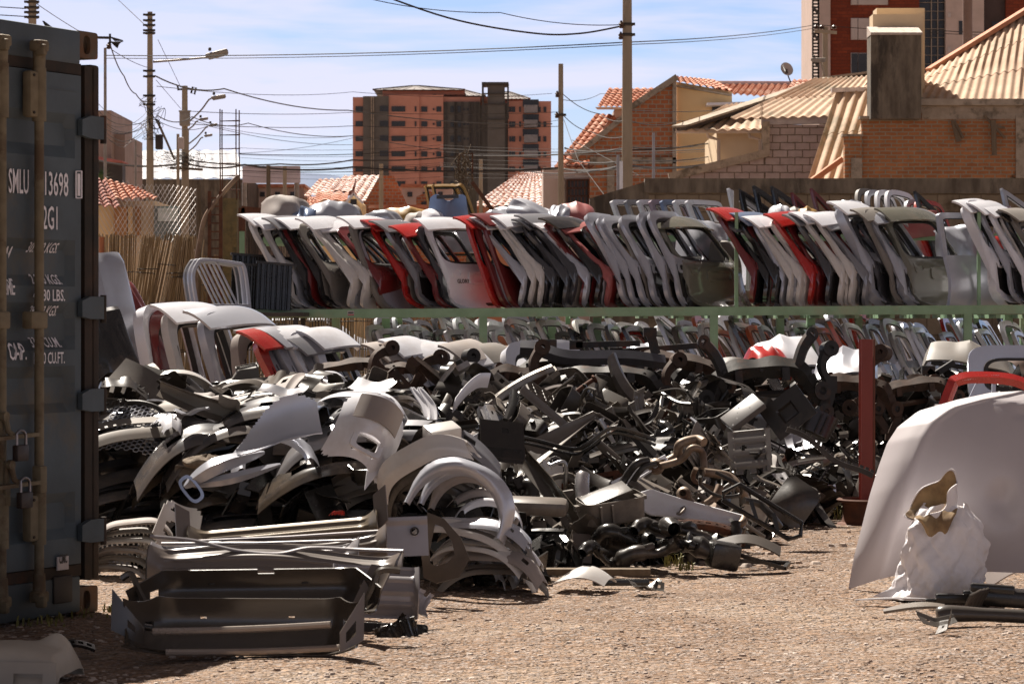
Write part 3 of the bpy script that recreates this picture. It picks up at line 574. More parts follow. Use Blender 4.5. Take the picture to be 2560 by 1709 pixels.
wallpoly('window_frame', [(385, 600), (385, 515), (448, 515), (448, 600)], D+.4, .2, mat('grey_green_glass', (.20, .22, .20), (.14, .16, .15), scale=2), th_); wallpoly('curtain', [(395, 553), (395, 520), (444, 520), (444, 553)], D+.3, .05, mat('curtain_white', (.6, .62, .58), (.4, .45, .38), scale=6), th_)
# ================================================================ POLES, LAMPS, WIRES
def wire(pts, r, name='cable', label=None, sag=0, n=10, parent=None):
    ps = []
    for i in range(len(pts)-1):
        a, b_ = pts[i], pts[i+1]
        for k in range(n): t_ = k/n; q_ = a.lerp(b_, t_); q_.z -= sag*4*t_*(1-t_); ps.append(q_)
    ps.append(pts[-1]); return MB().tube(ps, r, 5)
M_pole = mat('pole_concrete', (.36, .29, .21), (.27, .215, .15), rough=.9, scale=2.5, bump=.004, stretch=(1, 1, .3), detail=8)
def pole(name, x, ytop, D, w0, w1, m, label, cat='utility pole'):
    b0 = Vector((P(x, 0, D).x, D, 0)); e = E(name, b0, label, cat, None)
    tp = P(x, ytop, D); obj('post', MB().tube([b0, tp], [w0/2, w1/2], 14), m, e, world=True); return e
def hardware(e, x, D, ys_, wd, m=None):
    for y in ys_:
        mb = MB(); c = P(x, y, D); mb.box((c.x, D, c.z), (wd, wd*.9, .05)); mb.tube([(c.x-wd*.7, D-.1, c.z), (c.x+wd*.7, D-.1, c.z)], .035, 6); obj('clamp', mb, m or M_dkmetal, e, world=True, smooth=False)
def insul(e, x, y, D, r=.06):
    c = P(x, y, D); obj('insulator', MB().lathe([(r*.5, -.08), (r, -.05), (r*.6, -.02), (r, .02), (r*.5, .05), (r*.3, .09)], 10, Matrix.Translation(c)), mat('porcelain', (.07, .035, .025), rough=.3, scale=3), e, world=True)
def street_lamp_head(e, x, y, D, s=1, tilt=12):
    c = P(x, y, D); M_ = Matrix.Translation(c) @ Euler((0, R(-tilt), 0)).to_matrix().to_4x4() @ Matrix.Scale(s, 4)
    h = obj('lamp_head', MB().bbox((0, 0, 0), (.72, .26, .14), .05, M_).prism([(-.36, -.02), (.36, -.06), (.30, -.13), (-.28, -.13)], -.11, .11, M_), M_lampgrey, e, world=True)
    mb = MB().lathe([(.04, 0), (.05, .07), (.03, .1)], 10, Matrix.Translation(c+Vector((-.22*s, 0, .08*s)))); mb.v = [tuple(Vector(p)-e.location) for p in mb.v]; obj('photocell', mb, M_dkmetal, h)
# poles standing in the picture
D = 62
pA = pole('utility_pole', 1568, -60, D, .28, .2, M_pole, 'thick concrete utility pole rising out of frame left of the brick gable')
hardware(pA, 1568, D, (62, 88), .24); insul(pA, 1553, 62, D-.15); insul(pA, 1552, 90, D-.15)
pB = pole('utility_pole', 1402, 160, 75, .19, .13, M_pole, 'shorter bare topped concrete pole in front of the white tiled roof')
insul(pB, 1392, 288, 74.9); insul(pB, 1393, 236, 74.9); hardware(pB, 1402, 75, (288,), .2)
D = 85
pC = pole('utility_pole', 375, 30, D, .30, .15, M_pole, 'tall tapering concrete pole carrying a long armed street lamp')
hardware(pC, 374, D, (38, 52, 64, 77, 84, 178, 192, 240, 262), .26)
ar = MB().tube([P(383, 155, D-.1), P(450, 150, D-.1), P(528, 143, D-.1)], [.035, .03, .03], 8); obj('lamp_arm', ar, M_lampgrey, pC, world=True); street_lamp_head(pC, 542, 134, D-.1, .95, 14)
tw = MB(); r_ = random.Random(11)
for k in range(15):
    x0, y0 = r_.uniform(366, 392), r_.uniform(262, 330); c = P(x0, y0, D-.2); pts = [c+Vector((r_.uniform(-.25, .3), r_.uniform(-.2, .1), r_.uniform(-.35, .3))) for _ in range(5)]; tw.tube(bez(pts, 5), .008, 4)
obj('cable_bundle', tw, M_cable, pC, world=True); obj('junction_box', MB().bbox(P(398, 355, D-.2), (.22, .2, .45), .04), M_cable, pC, world=True)
D = 100
pD = pole('utility_pole', 462, 215, D, .28, .2, M_pole, 'concrete pole with a transformer box and curved lamp arms, further down the street')
obj('transformer', MB().bbox(P(462, 296, D-.3), (.36, .3, .55), .05).box(P(462, 278, D-.45), (.42, .1, .05)), mat('transformer_grey', (.33, .29, .24), scale=3), pD, world=True); obj('crossbar', MB().bar(P(425, 420, D-.15), P(507, 424, D-.15), .08), M_wood, pD, world=True, smooth=False)
obj('fuse', MB().bar(P(443, 213, D), P(447, 226, D), .06).bar(P(443, 225, D), P(462, 224, D), .04), M_cable, pD, world=True, smooth=False); obj('fuse', MB().tube([P(482, 218, D), P(490, 220, D), P(486, 236, D), P(478, 233, D)], .04, 5, closed=True).bar(P(462, 222, D), P(480, 224, D), .04), M_cable, pD, world=True, smooth=False)
for (x0, y0, x1, y1, dd) in ((475, 300, 528, 248, 0), (468, 322, 496, 303, 9), (470, 358, 520, 318, 14), (470, 378, 508, 344, 22)):
    e = pD if dd == 0 else E('street_lamp', Vector((P(466, 0, D+dd).x, D+dd, 0)), {9: 'faint small street lamp, the one behind the transformer box', 14: 'street lamp on a curved arm, third one down the receding row', 22: 'lowest and farthest street lamp of the receding row'}[dd], 'street lamp', 'street lamps down the street')
    if dd: obj('post', MB().tube([Vector((P(466, 0, D+dd).x, D+dd, 0)), P(466, y0, D+dd)], .1, 8), M_pole, e, world=True)
    obj('lamp_arm', MB().tube(bez([P(x0-6, y0+8, D+dd-.2), P((x0+x1)/2, (y0+y1)/2+3, D+dd-.2), P(x1-6, y1+2, D+dd-.2), P(x1, y1, D+dd-.2)], 6), .03, 6), M_lampgrey, e, world=True); street_lamp_head(e, x1+18*(1 if dd == 0 else .7), y1-6, D+dd-.2, .72 if dd == 0 else .5, 10)
tw = MB()
for k in range(34):
    x0, y0 = r_.gauss(458, 26), r_.gauss(402, 9); c = P(x0, y0, D-.3); pts = [c+Vector((r_.uniform(-.6, .6), r_.uniform(-.2, .2), r_.uniform(-.25, .25))) for _ in range(4)]; tw.tube(bez(pts, 5), .008, 4)
obj('cable_bundle', tw, M_cable, pD, world=True)
pE_ = pole('service_pole', 445, 335, 97, .13, .1, M_pole, 'thin pole standing just left of the transformer pole'); obj('meter_box', MB().bbox(P(453, 358, 96.9), (.2, .15, .4), .03), M_curtain, pE_, world=True)
pF = pole('service_pole', 263, 120, 70, .09, .07, M_lampgrey, 'slim metal service mast next to the container'); tw = MB(); 
for k in range(8):
    c = P(274, 92, 70); tw.tube(bez([c, c+Vector((.12+.03*k, 0, -.1)), c+Vector((.2, 0, -.28+.02*k)), c+Vector((.02, 0, -.12))], 5), .01, 4)
tw.bar(P(190, 93, 70), P(276, 95, 70), .06); tw.tube([P(275, 85, 70), P(275, 118, 70)], .03, 6); obj('service_drop', tw, M_cable, pF, world=True); insul(pF, 272, 115, 70, .07)
pole('service_pole', 339, 350, 90, .08, .07, M_lampgrey, 'thin grey pipe mast between the container and the tall lamp pole')
pG = pole('utility_pole', 81, -70, 72, .22, .2, M_pole, 'concrete pole seen above the container roof'); hardware(pG, 81, 72, (6, 20, 32, 44), .27)
D = 64
pH = pole('utility_pole', 2063, 68, 110, .22, .2, M_pole, 'grey pole with a short crossarm in front of the brick tower'); obj('crossbar', MB().bar(P(2036, 78, 109.8), P(2092, 82, 109.8), .12), M_pole, pH, world=True, smooth=False)
for x in (2040, 2054, 2085): insul(pH, x, 68, 109.8, .12)
street_lamp_head(pH, 2046, 149, 109.5, .8, 0); obj('lamp_arm', MB().tube([P(2052, 155, 109.6), P(2062, 190, 109.8)], .04, 6), M_lampgrey, pH, world=True)
pole('utility_pole', 2419, -90, 90, .33, .3, mat('brown_pole', (.26, .165, .12), (.20, .12, .085), scale=2), 'broad brown pole crossing the tower behind the upper corrugated roof')
pole('steel_post', 1634, 332, 57, .07, .06, mat('galvanised', (.38, .36, .38), scale=3), 'thin galvanised post in front of the hollow brick gable', 'post')
pole('steel_post', 1545, 388, 57, .07, .06, mat('galvanised', (.38, .36, .38), scale=3), 'thin galvanised post left of the thick concrete pole', 'post'); pole('white_pipe', 1551, 404, 57.5, .1, .1, M_white, 'white pipe standing right against the thick concrete pole', 'pipe')
pole('wooden_post', 671, 414, 50, .12, .07, M_wood, 'dark pointed timber post left of the tailgates', 'post')
pole('utility_pole', 712, 415, 120, .2, .16, M_pole, 'small distant pole with crossarm in front of the billboard'); pole('utility_pole', 953, 410, 150, .3, .22, M_pole, 'distant grey pole in front of the bleached tile roof')
pole('utility_pole', 1202, 398, 150, .25, .2, M_pole, 'distant pole at the foot of the dark lift tower')
# wires: (points as (x,y,D)), radius m, sag
wl = [
 ([(265, 139, 72), (1568, 106, 62), (2040, 62, 110), (2700, 95, 110)], .016, .1, 'pair of long overhead wires, the upper one'),
 ([(265, 146, 72), (1568, 112, 62), (2040, 70, 110)], .012, .1, 'pair of long overhead wires, the lower one'),
 ([(880, -40, 60), (1120, 45, 60), (1330, 83, 61), (1450, 84, 61.5), (1562, 64, 62)], .02, 0, 'thick black twisted cable sagging across the top'),
 ([(900, -8, 60), (1250, 32, 60), (1558, 62, 62)], .012, .1, 'thin black wire above the twisted cable'),
 ([(388, 190, 85), (560, 222, 95), (870, 276, 120), (1380, 310, 140)], .03, .2, 'dark twisted cable dropping right from the tall lamp pole'),
 ([(0, 18, 72), (66, 22, 72)], .016, 0, 'upper short wire left of the pole over the container'),
 ([(0, 38, 72), (66, 42, 72)], .016, 0, 'lower short wire left of the pole over the container'),
 ([(92, 10, 72), (218, 90, 70)], .013, .02, 'wire from the pole over the container to the slim mast'),
 ([(290, -5, 90), (372, 72, 85)], .014, 0, 'wire entering from the top to the tall lamp pole'),
 ([(245, 402, 90), (460, 407, 100), (610, 412, 105), (880, 418, 110), (1400, 420, 112), (1560, 412, 90), (1800, 404, 100)], .045, .15, 'heavy black cable running low across the town'),
 ([(470, 400, 100), (700, 410, 110), (880, 400, 115), (1160, 388, 120), (1560, 375, 100), (1800, 352, 100)], .035, .1, 'heavy cable rising right below the apartment windows'),
 ([(275, 110, 70), (310, 190, 75), (340, 235, 80), (370, 252, 85)], .02, .1, 'black drop cable curving from the slim mast to the tall pole'),
 ([(280, 125, 70), (372, 170, 85)], .012, .05, 'thin wire joining slim mast and tall pole'),
 ([(392, 300, 85), (415, 350, 92), (436, 398, 98)], .05, 0, 'thick black cable falling from the tall pole to the transformer pole'),
 ([(392, 288, 85), (480, 292, 100), (620, 308, 110), (880, 340, 125), (1378, 395, 150)], .022, .2, 'black wire sloping gently down right behind the rebar'),
 ([(394, 302, 85), (520, 315, 100), (880, 362, 130)], .014, .2, 'thin wire just under the sloping black one'),
 ([(395, 100, 85), (455, 225, 100)], .011, 0, 'fine diagonal wire between the two lamp poles'),
 ([(390, 200, 85), (452, 272, 100)], .011, 0, 'second fine diagonal wire between the two lamp poles'),
 ([(392, 216, 85), (882, 230, 130), (1380, 234, 140)], .014, .2, 'fine level wire in front of the clouds'),
 ([(470, 278, 100), (882, 281, 130), (1400, 280, 140)], .016, .1, 'level wire crossing the upper apartment floors'),
 ([(470, 310, 100), (882, 315, 130), (1400, 316, 140)], .018, .1, 'level wire crossing the middle apartment floors'),
 ([(470, 300, 100), (882, 340, 130)], .012, .3, 'fine wire sagging towards the apartment block'),
 ([(500, 385, 105), (882, 345, 130), (1400, 300, 140)], .012, .2, 'thin wire rising right across the apartment block'),
 ([(1408, 236, 75), (1500, 285, 80), (1570, 300, 62)], .014, .1, 'wire from the shorter pole towards the thick pole'),
 ([(1408, 288, 75), (1480, 330, 80), (1568, 340, 62)], .014, .1, 'second wire from the shorter pole towards the thick pole'),
 ([(1408, 250, 75), (1500, 235, 100), (1680, 215, 118)], .012, .1, 'thin wire from the shorter pole up to the gable peak'),
 ([(1568, 275, 62), (1800, 275, 90), (2040, 278, 110)], .014, .05, 'pale level wire passing in front of the yellow wall'),
 ([(1568, 300, 62), (1700, 302, 80), (1800, 290, 90)], .016, .12, 'twisted wire sagging in front of the gable'),
 ([(1412, 395, 75), (1568, 400, 62), (1800, 385, 90)], .02, .1, 'upper of the bundled cables left of the cream wall'),
 ([(1412, 370, 75), (1568, 368, 62), (1800, 352, 90)], .026, .1, 'thick bundle passing behind the thick pole'),
 ([(1330, 430, 90), (1568, 415, 62), (1800, 408, 90)], .022, .1, 'lowest thick bundle passing the thick pole'),
 ([(1430, 350, 75), (1600, 440, 62)], .011, 0, 'thin guy wire falling right from the shorter pole'),
 ([(1410, 300, 75), (1445, 400, 65), (1535, 520, 57)], .01, 0, 'guy wire falling towards the block wall'),
 ([(2310, 74, 90), (2560, 80, 90)], .018, .05, 'light wire passing right of the chimney'),
]
for k in range(9):
    y = 372+k*9; wl.append(([(600, y+rnd.uniform(-6, 6), 115+k), (1100, y+rnd.uniform(-12, 6), 120+k), (1800, y+rnd.uniform(-24, 2), 100)], rnd.choice([.009, .012, .02]), .15, ('one of the thin telephone wires strung low over the roofs', 'g')))
for k in range(9):
    y = rnd.uniform(250, 330); wl.append(([(246, y, 75), (310, y+rnd.uniform(20, 60), 80), (374, rnd.uniform(268, 318), 85)], rnd.choice([.009, .013]), .1, ('one of the slack thin wires tangled between the masts on the left', 'h')))
for pts, r, sag, lab in wl:
    g = None
    if isinstance(lab, tuple): g = {'g': 'telephone wires over the roofs', 'h': 'slack wires between the masts'}[lab[1]]; lab = lab[0]
    pp = [P(*p) for p in pts]
    if len(pp) > 3 and sag == 0: mb = MB().tube(bez(pp, 8), r, 5)
    else: mb = wire(pp, r*.8, sag=sag*1.0)
    obj('overhead_wire', mb, M_cable, None, loc=pp[0], world=True, label=lab, cat='wire', group=g or 'overhead wires')
# ---- rebar cage, concrete columns, fence bits (D=42)
D = 42
col = E('concrete_column', Vector((P(570, 0, D).x, D, 0)), 'mossy unfinished concrete column with tall bare rebar', 'column')
a = P(549, 495, D); c = P(592, 495, D); obj('shaft', MB().box(((a.x+c.x)/2, D+.13, a.z/2), (c.x-a.x, .26, a.z)), mat('mossy_concrete', (.20, .14, .06), (.13, .10, .05), rough=.95, scale=6, bump=.01, c3=(.07, .06, .03)), col, world=True, smooth=False)
rb = MB()
for x, dy, yt in ((550, 0, 273), (555, .2, 275), (590, 0, 273), (598, .2, 276)): rb.tube([P(x+2, 500, D+dy), P(x, 385, D+dy), P(x, yt, D+dy)], .010, 6)
for y in (303, 338, 372, 408, 440, 474):
    rb.tube([P(549, y, D), P(600, y+rnd.uniform(-2, 2), D), P(600, y, D+.2), P(554, y, D+.2)], .006, 5, closed=True)
obj('rebar', rb, M_rust, col, world=True)
lad = E('lattice_post', Vector((P(540, 0, D).x, D-1, 0)), 'rusty steel lattice post like a ladder next to the mossy column', 'lattice post')
lm = MB()
for x in (524, 552): lm.box((P(x, 0, D-1).x, D-1, P(0, 478, D-1).z/2), (.05, .06, P(0, 478, D-1).z))
obj('rail', lm, M_rust, lad, world=True, smooth=False)
for k in range(14): y = 495+k*21; obj('rung', MB().bar(P(524, y, D-1), P(552, y, D-1), .02), M_rust, lad, world=True, smooth=False)
pole('wooden_post', 497, 462, 42.3, .08, .07, M_wood, 'weathered timber fence post at the end of the mesh', 'post')
obj('bent_pipe', MB().tube(bez([P(597, 440, 41), P(560, 480, 41), P(515, 540, 41), P(500, 600, 41), P(490, 680, 41), P(488, 900, 41)], 8), .035, 8), mat('pipe_tan', (.30, .20, .13), (.12, .07, .05), scale=3), loc=P(488, 900, 41), world=True, label='bent rusty pipe arching across the lattice post', cat='pipe')
# second column among the tailgates
D = 46
col = E('concrete_column', Vector((P(1175, 0, D).x, D, 0)), 'thin concrete column wrapped in dry vines behind the yellow door frames', 'column')
a = P(1165, 462, D); c = P(1192, 462, D); obj('shaft', MB().box(((a.x+c.x)/2, D+.13, a.z/2), (c.x-a.x, .26, a.z)), M_conc_dark, col, world=True, smooth=False)
rb = MB(); rb.tube([P(1148, 560, D), P(1148, 385, D)], .02, 6); rb.tube([P(1181, 465, D), P(1181, 382, D)], .015, 6); rb.tube([P(1148, 384, D), P(1181, 384, D)], .01, 5)
obj('rebar', rb, M_rust, col, world=True)
vn = MB()
for k in range(60):
    x, y = r_.choice([1148, 1165]), r_.uniform(390, 560); c = P(x, y, D-.15); vn.tube(bez([c+Vector((r_.uniform(-.12, .12), r_.uniform(-.1, .1), r_.uniform(-.2, .2))) for _ in range(4)], 4), .006, 4)
obj('dry_vines', vn, M_wood, col, world=True)
obj('steel_bar', MB().bar(P(1180, 455, 45), P(1245, 545, 45), .06), M_rust, loc=P(1245, 545, 45), world=True, label='slanting rusty bar leaning beside the vine covered column', cat='bar', smooth=False)
# chain link mesh
D = 43.5
cl = E('mesh_fence', Vector((P(380, 0, D).x, D, 0)), 'galvanised chain link fence with barbed points above the cane screen', 'fence')
cm_ = MB(); sp = .068; x0 = P(240, 0, D).x; x1 = P(492, 0, D).x; zb = P(0, 640, D).z; ztp = lambda x: P(0, interp([x0, x0+.35, x1-.5, x1], [450, 457, 470, 466], x), D).z
n = int((x1-x0)/sp)
def dpt(x, z): # bulging mesh, it turns away near its right end
    s_ = max(0, (x-(x1-.55))/.55); return (x-.30*s_*s_*.6, D+1.6*s_*s_, z)
for i in range(n+14):
    for sgn in (1, -1):
        pts = []; z = zb; x = x0+i*sp if sgn > 0 else x0+(i)*sp
        while True:
            if x0-.01 <= x <= x1: pts.append(dpt(x, z))
            if z > ztp(min(max(x, x0), x1)): break
            z += sp*.85; x += sgn*sp*.5*(1 if True else 1)
            if x > x1+.7 or x < x0-.7: break
        if len(pts) > 1: cm_.tube(pts, .0035, 4)
obj('wire_mesh', cm_, mat('galvanised_wire', (.62, .58, .56), rough=.4, metal=.4, scale=4), cl, world=True)
# cane screen
D = 43
cs = E('cane_fence', Vector((P(450, 0, D).x, D, 0)), 'tall screen of tied dry cane mats leaning along the back of the yard', 'fence')
M_cane = [mat('cane_a', (.33, .235, .125), (.20, .13, .06), rough=.8, scale=3, stretch=(8, 8, .6), detail=6), mat('cane_b', (.25, .175, .09), (.14, .09, .045), rough=.8, scale=3, stretch=(8, 8, .6)), mat('cane_c', (.40, .30, .19), (.26, .18, .10), rough=.8, scale=3, stretch=(8, 8, .6))]
def cane_mat(xl, xr, yt, lean, k, D=D, zb=0):
    mb = MB(); n = int((xr-xl)/F*D/.024); top = P(0, yt, D).z
    for i in range(n):
        x = P(lerp(xl, xr, (i+.5)/n), 0, D).x; tp = top+rnd.uniform(-.03, .03); x2 = x+lean*tp+rnd.uniform(-.01, .01); yy = D-.02*k+rnd.uniform(-.012, .012)
        mb.tube([(x, yy, zb), ((x+x2)/2+rnd.uniform(-.01, .01), yy, tp/2), (x2, yy+.1, tp)], [.013*rnd.uniform(.7, 1.2), .011, .009], 5)
    obj('cane_mat', mb, M_cane[k % 3], cs, world=True)
    for f_ in (.35, .58, .8):
        tie = MB(); z_ = top*f_+rnd.uniform(-.1, .1); tie.tube([P(xl, 0, D-.06).xyz*0+Vector((P(xl, 0, D).x+lean*z_, D-.06-.02*k, z_)), Vector((P(xr, 0, D).x+lean*z_, D-.06-.02*k, z_+rnd.uniform(-.03, .03)))], .007, 4)
        obj('tie_wire', tie, M_dkmetal, cs, world=True)
for k, (xl, xr, yt, lean) in enumerate(((240, 295, 588, .0), (262, 330, 586, .02), (300, 350, 588, .12), (290, 345, 592, .16), (325, 372, 584, .2), (352, 395, 590, .2), (368, 420, 594, .2), (395, 440, 590, .16), (415, 470, 600, .1))): cane_mat(xl, xr, yt, lean, k)
for k, x in enumerate(range(460, 1120, 52)): cane_mat(x, x+58, 760 if x > 560 else 640, rnd.uniform(-.02, .03), k)
obj('rusty_pipe', MB().tube([Vector((P(256, 0, 42.6).x, 42.6, 0)), P(254, 592, 42.6)], .04, 8), mat('rust_orange', (.42, .14, .05), (.25, .08, .035), scale=6), cs, world=True)
gt = E('yard_gate', Vector((P(640, 0, 48).x, 48, 0)), 'dark barred steel gate behind the leftmost tailgates', 'gate')
mb = MB(); mb.bar(P(604, 520, 48), P(604, 700, 48), .12); mb.bar(P(604, 524, 48), P(760, 540, 48), .12); obj('gate_frame', mb, M_rust, gt, world=True, smooth=False)
mb = MB()
for k in range(40): mb.tube([P(612+k*4, 530+k*.3, 48), P(612+k*4, 720, 48)], .008, 4)
obj('gate_bars', mb, M_dkmetal, gt, world=True)
vn_ = E('parked_car', Vector((P(700, 0, 54).x, 54, 0)), 'pale car glimpsed through the bars of the yard gate', 'car')
def carsec(u, v):
    x = (u-.5)*4.0; top = interp([0, .18, .3, .42, .72, .86, 1], [.75, .85, .95, 1.40, 1.42, 1.0, .8], u); a = v*math.pi; return (x, -.8*math.cos(a)*(1 if abs(math.cos(a)) > .5 else 1), .35+(top-.35)*math.sin(a)**.45)
obj('body', MB().sheet(carsec, 30, 14, .02), M_tin, vn_); obj('window', MB().prism([(-.6, .92), (-.3, 1.30), (.85, 1.32), (1.3, .95)], -.80, -.72), M_glass, vn_)
for x in (-1.25, 1.25): obj('wheel', MB().lathe([(.0, -.1), (.30, -.1), (.32, 0), (.30, .1), (0, .1)], 20, Matrix.Translation((x, -.72, .32)) @ Euler((R(90), 0, 0)).to_matrix().to_4x4()), M_cable, vn_)
# ================================================================ SHIPPING CONTAINER
CO = Vector((-1.866, 12.76, 0)); CU = Vector((-.45, -.893, 0)).normalized(); CN = Vector((.893, -.45, 0)).normalized()
CM = Matrix(((CU.x, CN.x, 0), (CU.y, CN.y, 0), (0, 0, 1))); cyaw = CM.to_euler()
def cl_(px, py, yo=.038):
    k = px-1280; x = (k*(12.76-.45*yo)+13269-6350*yo)/(.893*k-3200); D = 12.76-.893*x-.45*yo; return x, CH+(HY-py)/F*D
M_cont = mat('container_blue', (.066, .088, .102), (.046, .058, .065), rough=.6, scale=2.2, detail=8, c3=(.10, .08, .05), bump=.001, bscale=40)
M_cont_rust = mat('container_rust', (.040, .024, .015), (.022, .019, .015), rough=.85, scale=5, detail=8, c3=(.075, .03, .014))
M_rod = mat('locking_rod', (.19, .15, .09), (.14, .11, .065), rough=.75, scale=14, detail=8, c3=(.10, .065, .035))
M_letter = mat('white_lettering', (.80, .77, .80), (.72, .68, .70), rough=.6, scale=20)
K = E('shipping_container', CO, 'blue grey shipping container with rusty corner, locking rods and white lettering', 'shipping container', rot=cyaw)
def kobj(name, mb, m, parent=None, **k): return obj(name, mb, m, parent or K, **k)
W2, HT, LN = 2.44, 2.60, 6.0
body = MB().box((W2/2, -LN/2-.12, HT/2-.02), (W2-.06, LN, HT-.22)); kobj('side_walls', body, M_cont, smooth=False)
kobj('roof', MB().box((W2/2, -LN/2-.1, HT-.03), (W2-.04, LN, .04)), M_cont, smooth=False)
kobj('top_rail', MB().bbox((W2/2, -.03, 2.515), (W2-.32, .12, .15), .01), M_cont); kobj('bottom_rail', MB().bbox((W2/2, -.03, .10), (W2-.32, .12, .16), .01), M_cont)
kobj('door_gasket', MB().box((W2/2, .0, 2.42), (W2-.3, .05, .05)), M_cont_rust, smooth=False); kobj('door_gasket', MB().box((W2/2, .0, .205), (W2-.3, .05, .05)), M_cont_rust, smooth=False)
for x in (.035, W2-.035): kobj('corner_post', MB().bbox((x, -.06, HT/2), (.07, .16, HT-.3), .012).box((x+(.045 if x < 1 else -.045), -.03, HT/2), (.07, .10, HT-.32)).box((x+(.05 if x < 1 else -.05), -.10, HT/2), (.06, .06, HT-.3)), M_cont_rust)
def casting(x, z):
    o = .085; mb = MB()
    # front face with oval hole: ring plate, then block behind
    nn_ = 24; sup = lambda a, w_, h_, e=4: (math.copysign(abs(math.cos(a))**(2/e)*w_, math.cos(a)), math.copysign(abs(math.sin(a))**(2/e)*h_, math.sin(a)))
    outer = [sup(2*math.pi*i/nn_, .085, .06, 10) for i in range(nn_)]; inner = [sup(2*math.pi*i/nn_, .028, .042, 2.5) for i in range(nn_)]
    mb.ring(outer, inner, lambda u, v: (x+u, 0.0, z+v), 2, .02)
    mb.box((x, -.10, z), (.165, .15, .115)); return kobj('corner_casting', mb, mat('casting_rust', (.10, .08, .06), (.13, .055, .02), rough=.8, scale=9, detail=8, c3=(.30, .11, .035)))
for x in (.085, W2-.085):
    for z in (.065, 2.535): casting(x, z)
# side facing opening of the casting near the camera edge
kobj('casting_hole', MB().box((-.001, -.09, 2.535), (.004, .05, .075)), M_cable, smooth=False)
prof_y = [(160, 0), (284, 0), (321, -.045), (350, -.045), (395, 0), (600, 0), (638, -.045), (676, -.045), (716, 0), (756, 0), (797, -.045), (838, -.045), (874, 0), (914, 0), (957, -.045), (995, -.045), (1030, 0), (1230, 0), (1267, -.045), (1307, -.045), (1345, 0), (1500, 0)]
zp = sorted([(CH+(HY-y)/569, d) for y, d in prof_y]); zx = [a for a, _ in zp]; zy = [b_ for _, b_ in zp]
def door_y(x, z, x0, x1):
    d = interp(zx, zy, z); e = min(1, max(0, (x-x0-.045)/.055)), min(1, max(0, (x1-x-.045)/.055)); return .035+d*min(e)
for di, (x0, x1) in enumerate(((.165, 1.215), (1.225, 2.275))):
    zs = sorted(set([.235, 2.39]+[z for z in zx if .235 < z < 2.39])); xs_ = [x0, x0+.045, x0+.10, x1-.10, x1-.045, x1]
    vs = [(x, door_y(x, z, x0, x1), z) for z in zs for x in xs_]; n = len(xs_)
    mb = MB().add(vs, [(j*n+i, j*n+i+1, (j+1)*n+i+1, (j+1)*n+i) for j in range(len(zs)-1) for i in range(n-1)]); mb.box(((x0+x1)/2, -.02, 1.31), (x1-x0, .05, 2.15))
    for z in (2.32,): mb.bar((x0+.03, .036, z), (x1-.03, .036, z), .006)
    door = kobj('door', mb, M_cont, sharp=12)
    e_ = MB().bar((x0+.012, .04, .24), (x0+.012, .04, 2.39), .03, .02); 
    for z in (2.16, 1.36+.0, .95-.0, .37):
        hb = MB().prism([(-.01, -.05), (.09, -.045), (.13, -.03), (.13, .03), (.09, .045), (-.01, .05)], .0, .03, Matrix.Translation((x0-.13 if di == 0 else x1+.01, .035, z)))
        if di == 0:
            o_ = obj('hinge', MB().add([(-.0+.0, 0, 0)], []) if False else MB().prism([(-.02, -.045), (.08, -.045), (.145, -.035), (.145, .035), (.08, .055), (-.02, .055)], .04, .066, Matrix.Translation((.052, 0, z))), M_cont, door)
            obj('hinge_pin', MB().tube([(.022, .055, z-.062), (.022, .055, z+.062)], .014, 10), M_cont_rust, door)
    for rx in ((cl_(98, 0, .075)[0], cl_(4, 0, .075)[0]) if di == 0 else (x1-.60, x1-.34)):
        rod = kobj('locking_rod', MB().tube([(rx, .075, .14), (rx, .075, 2.47)], .021, 14), M_rod)
        for z in (2.49, .12): obj('rod_cam', MB().bbox((rx, .075, z), (.075, .06, .05), .012).bbox((rx+.02, .1, z-.02), (.03, .05, .05), .01).tube([(rx, .075, z-.10 if z > 1 else z+.10), (rx, .075, z)], [.026, .03], 12), M_rod, rod)
        for z in (2.28, .46): obj('rod_bracket', MB().bbox((rx+.03, .065, z), (.10, .05, .20), .014).tube([(rx, .075, z-.115), (rx, .075, z+.115)], .031, 14), M_rod, rod)
        obj('rod_guide', MB().bbox((rx+.03, .075, 1.31), (.12, .055, .075), .01), M_rod, rod)
        for z in (2.36, 2.20, .54, .38): obj('rivet', MB().lathe([(.007, 0), (.006, .004)], 8, Matrix.Translation((rx+.06, .092, z)) @ Euler((R(-90), 0, 0)).to_matrix().to_4x4()), M_cont_rust, rod)
# handles and hasps
for z, x0 in ((cl_(40, 1088, .13)[1], cl_(85, 1088, .13)[0]+.02), (cl_(50, 1208, .13)[1], cl_(92, 1208, .13)[0])):
    hd = kobj('door_handle', MB().bar((x0-.03, .135, z), (x0+.32, .13, z-.012), .035, .016), M_rod)
    obj('hasp', MB().tube([(x0+.17, .12, z+.085), (x0+.16, .13, z+.02), (x0+.15, .15, z+.0)], .013, 8).bbox((x0+.17, .10, z), (.035, .02, .19), .008).lathe([(.022, -.01), (.022, .01)], 12, Matrix.Translation((x0+.17, .12, z+.08)) @ Euler((R(90), 0, 0)).to_matrix().to_4x4()), M_rod, hd)
    if z > .75: obj('handle_plate', MB().bbox((x0+.28, .125, z-.04), (.07, .012, .13), .005), M_rod, hd)
    else: obj('handle_clip', MB().bbox((x0-.02, .13, z+.01), (.05, .05, .12), .01), M_rod, hd)
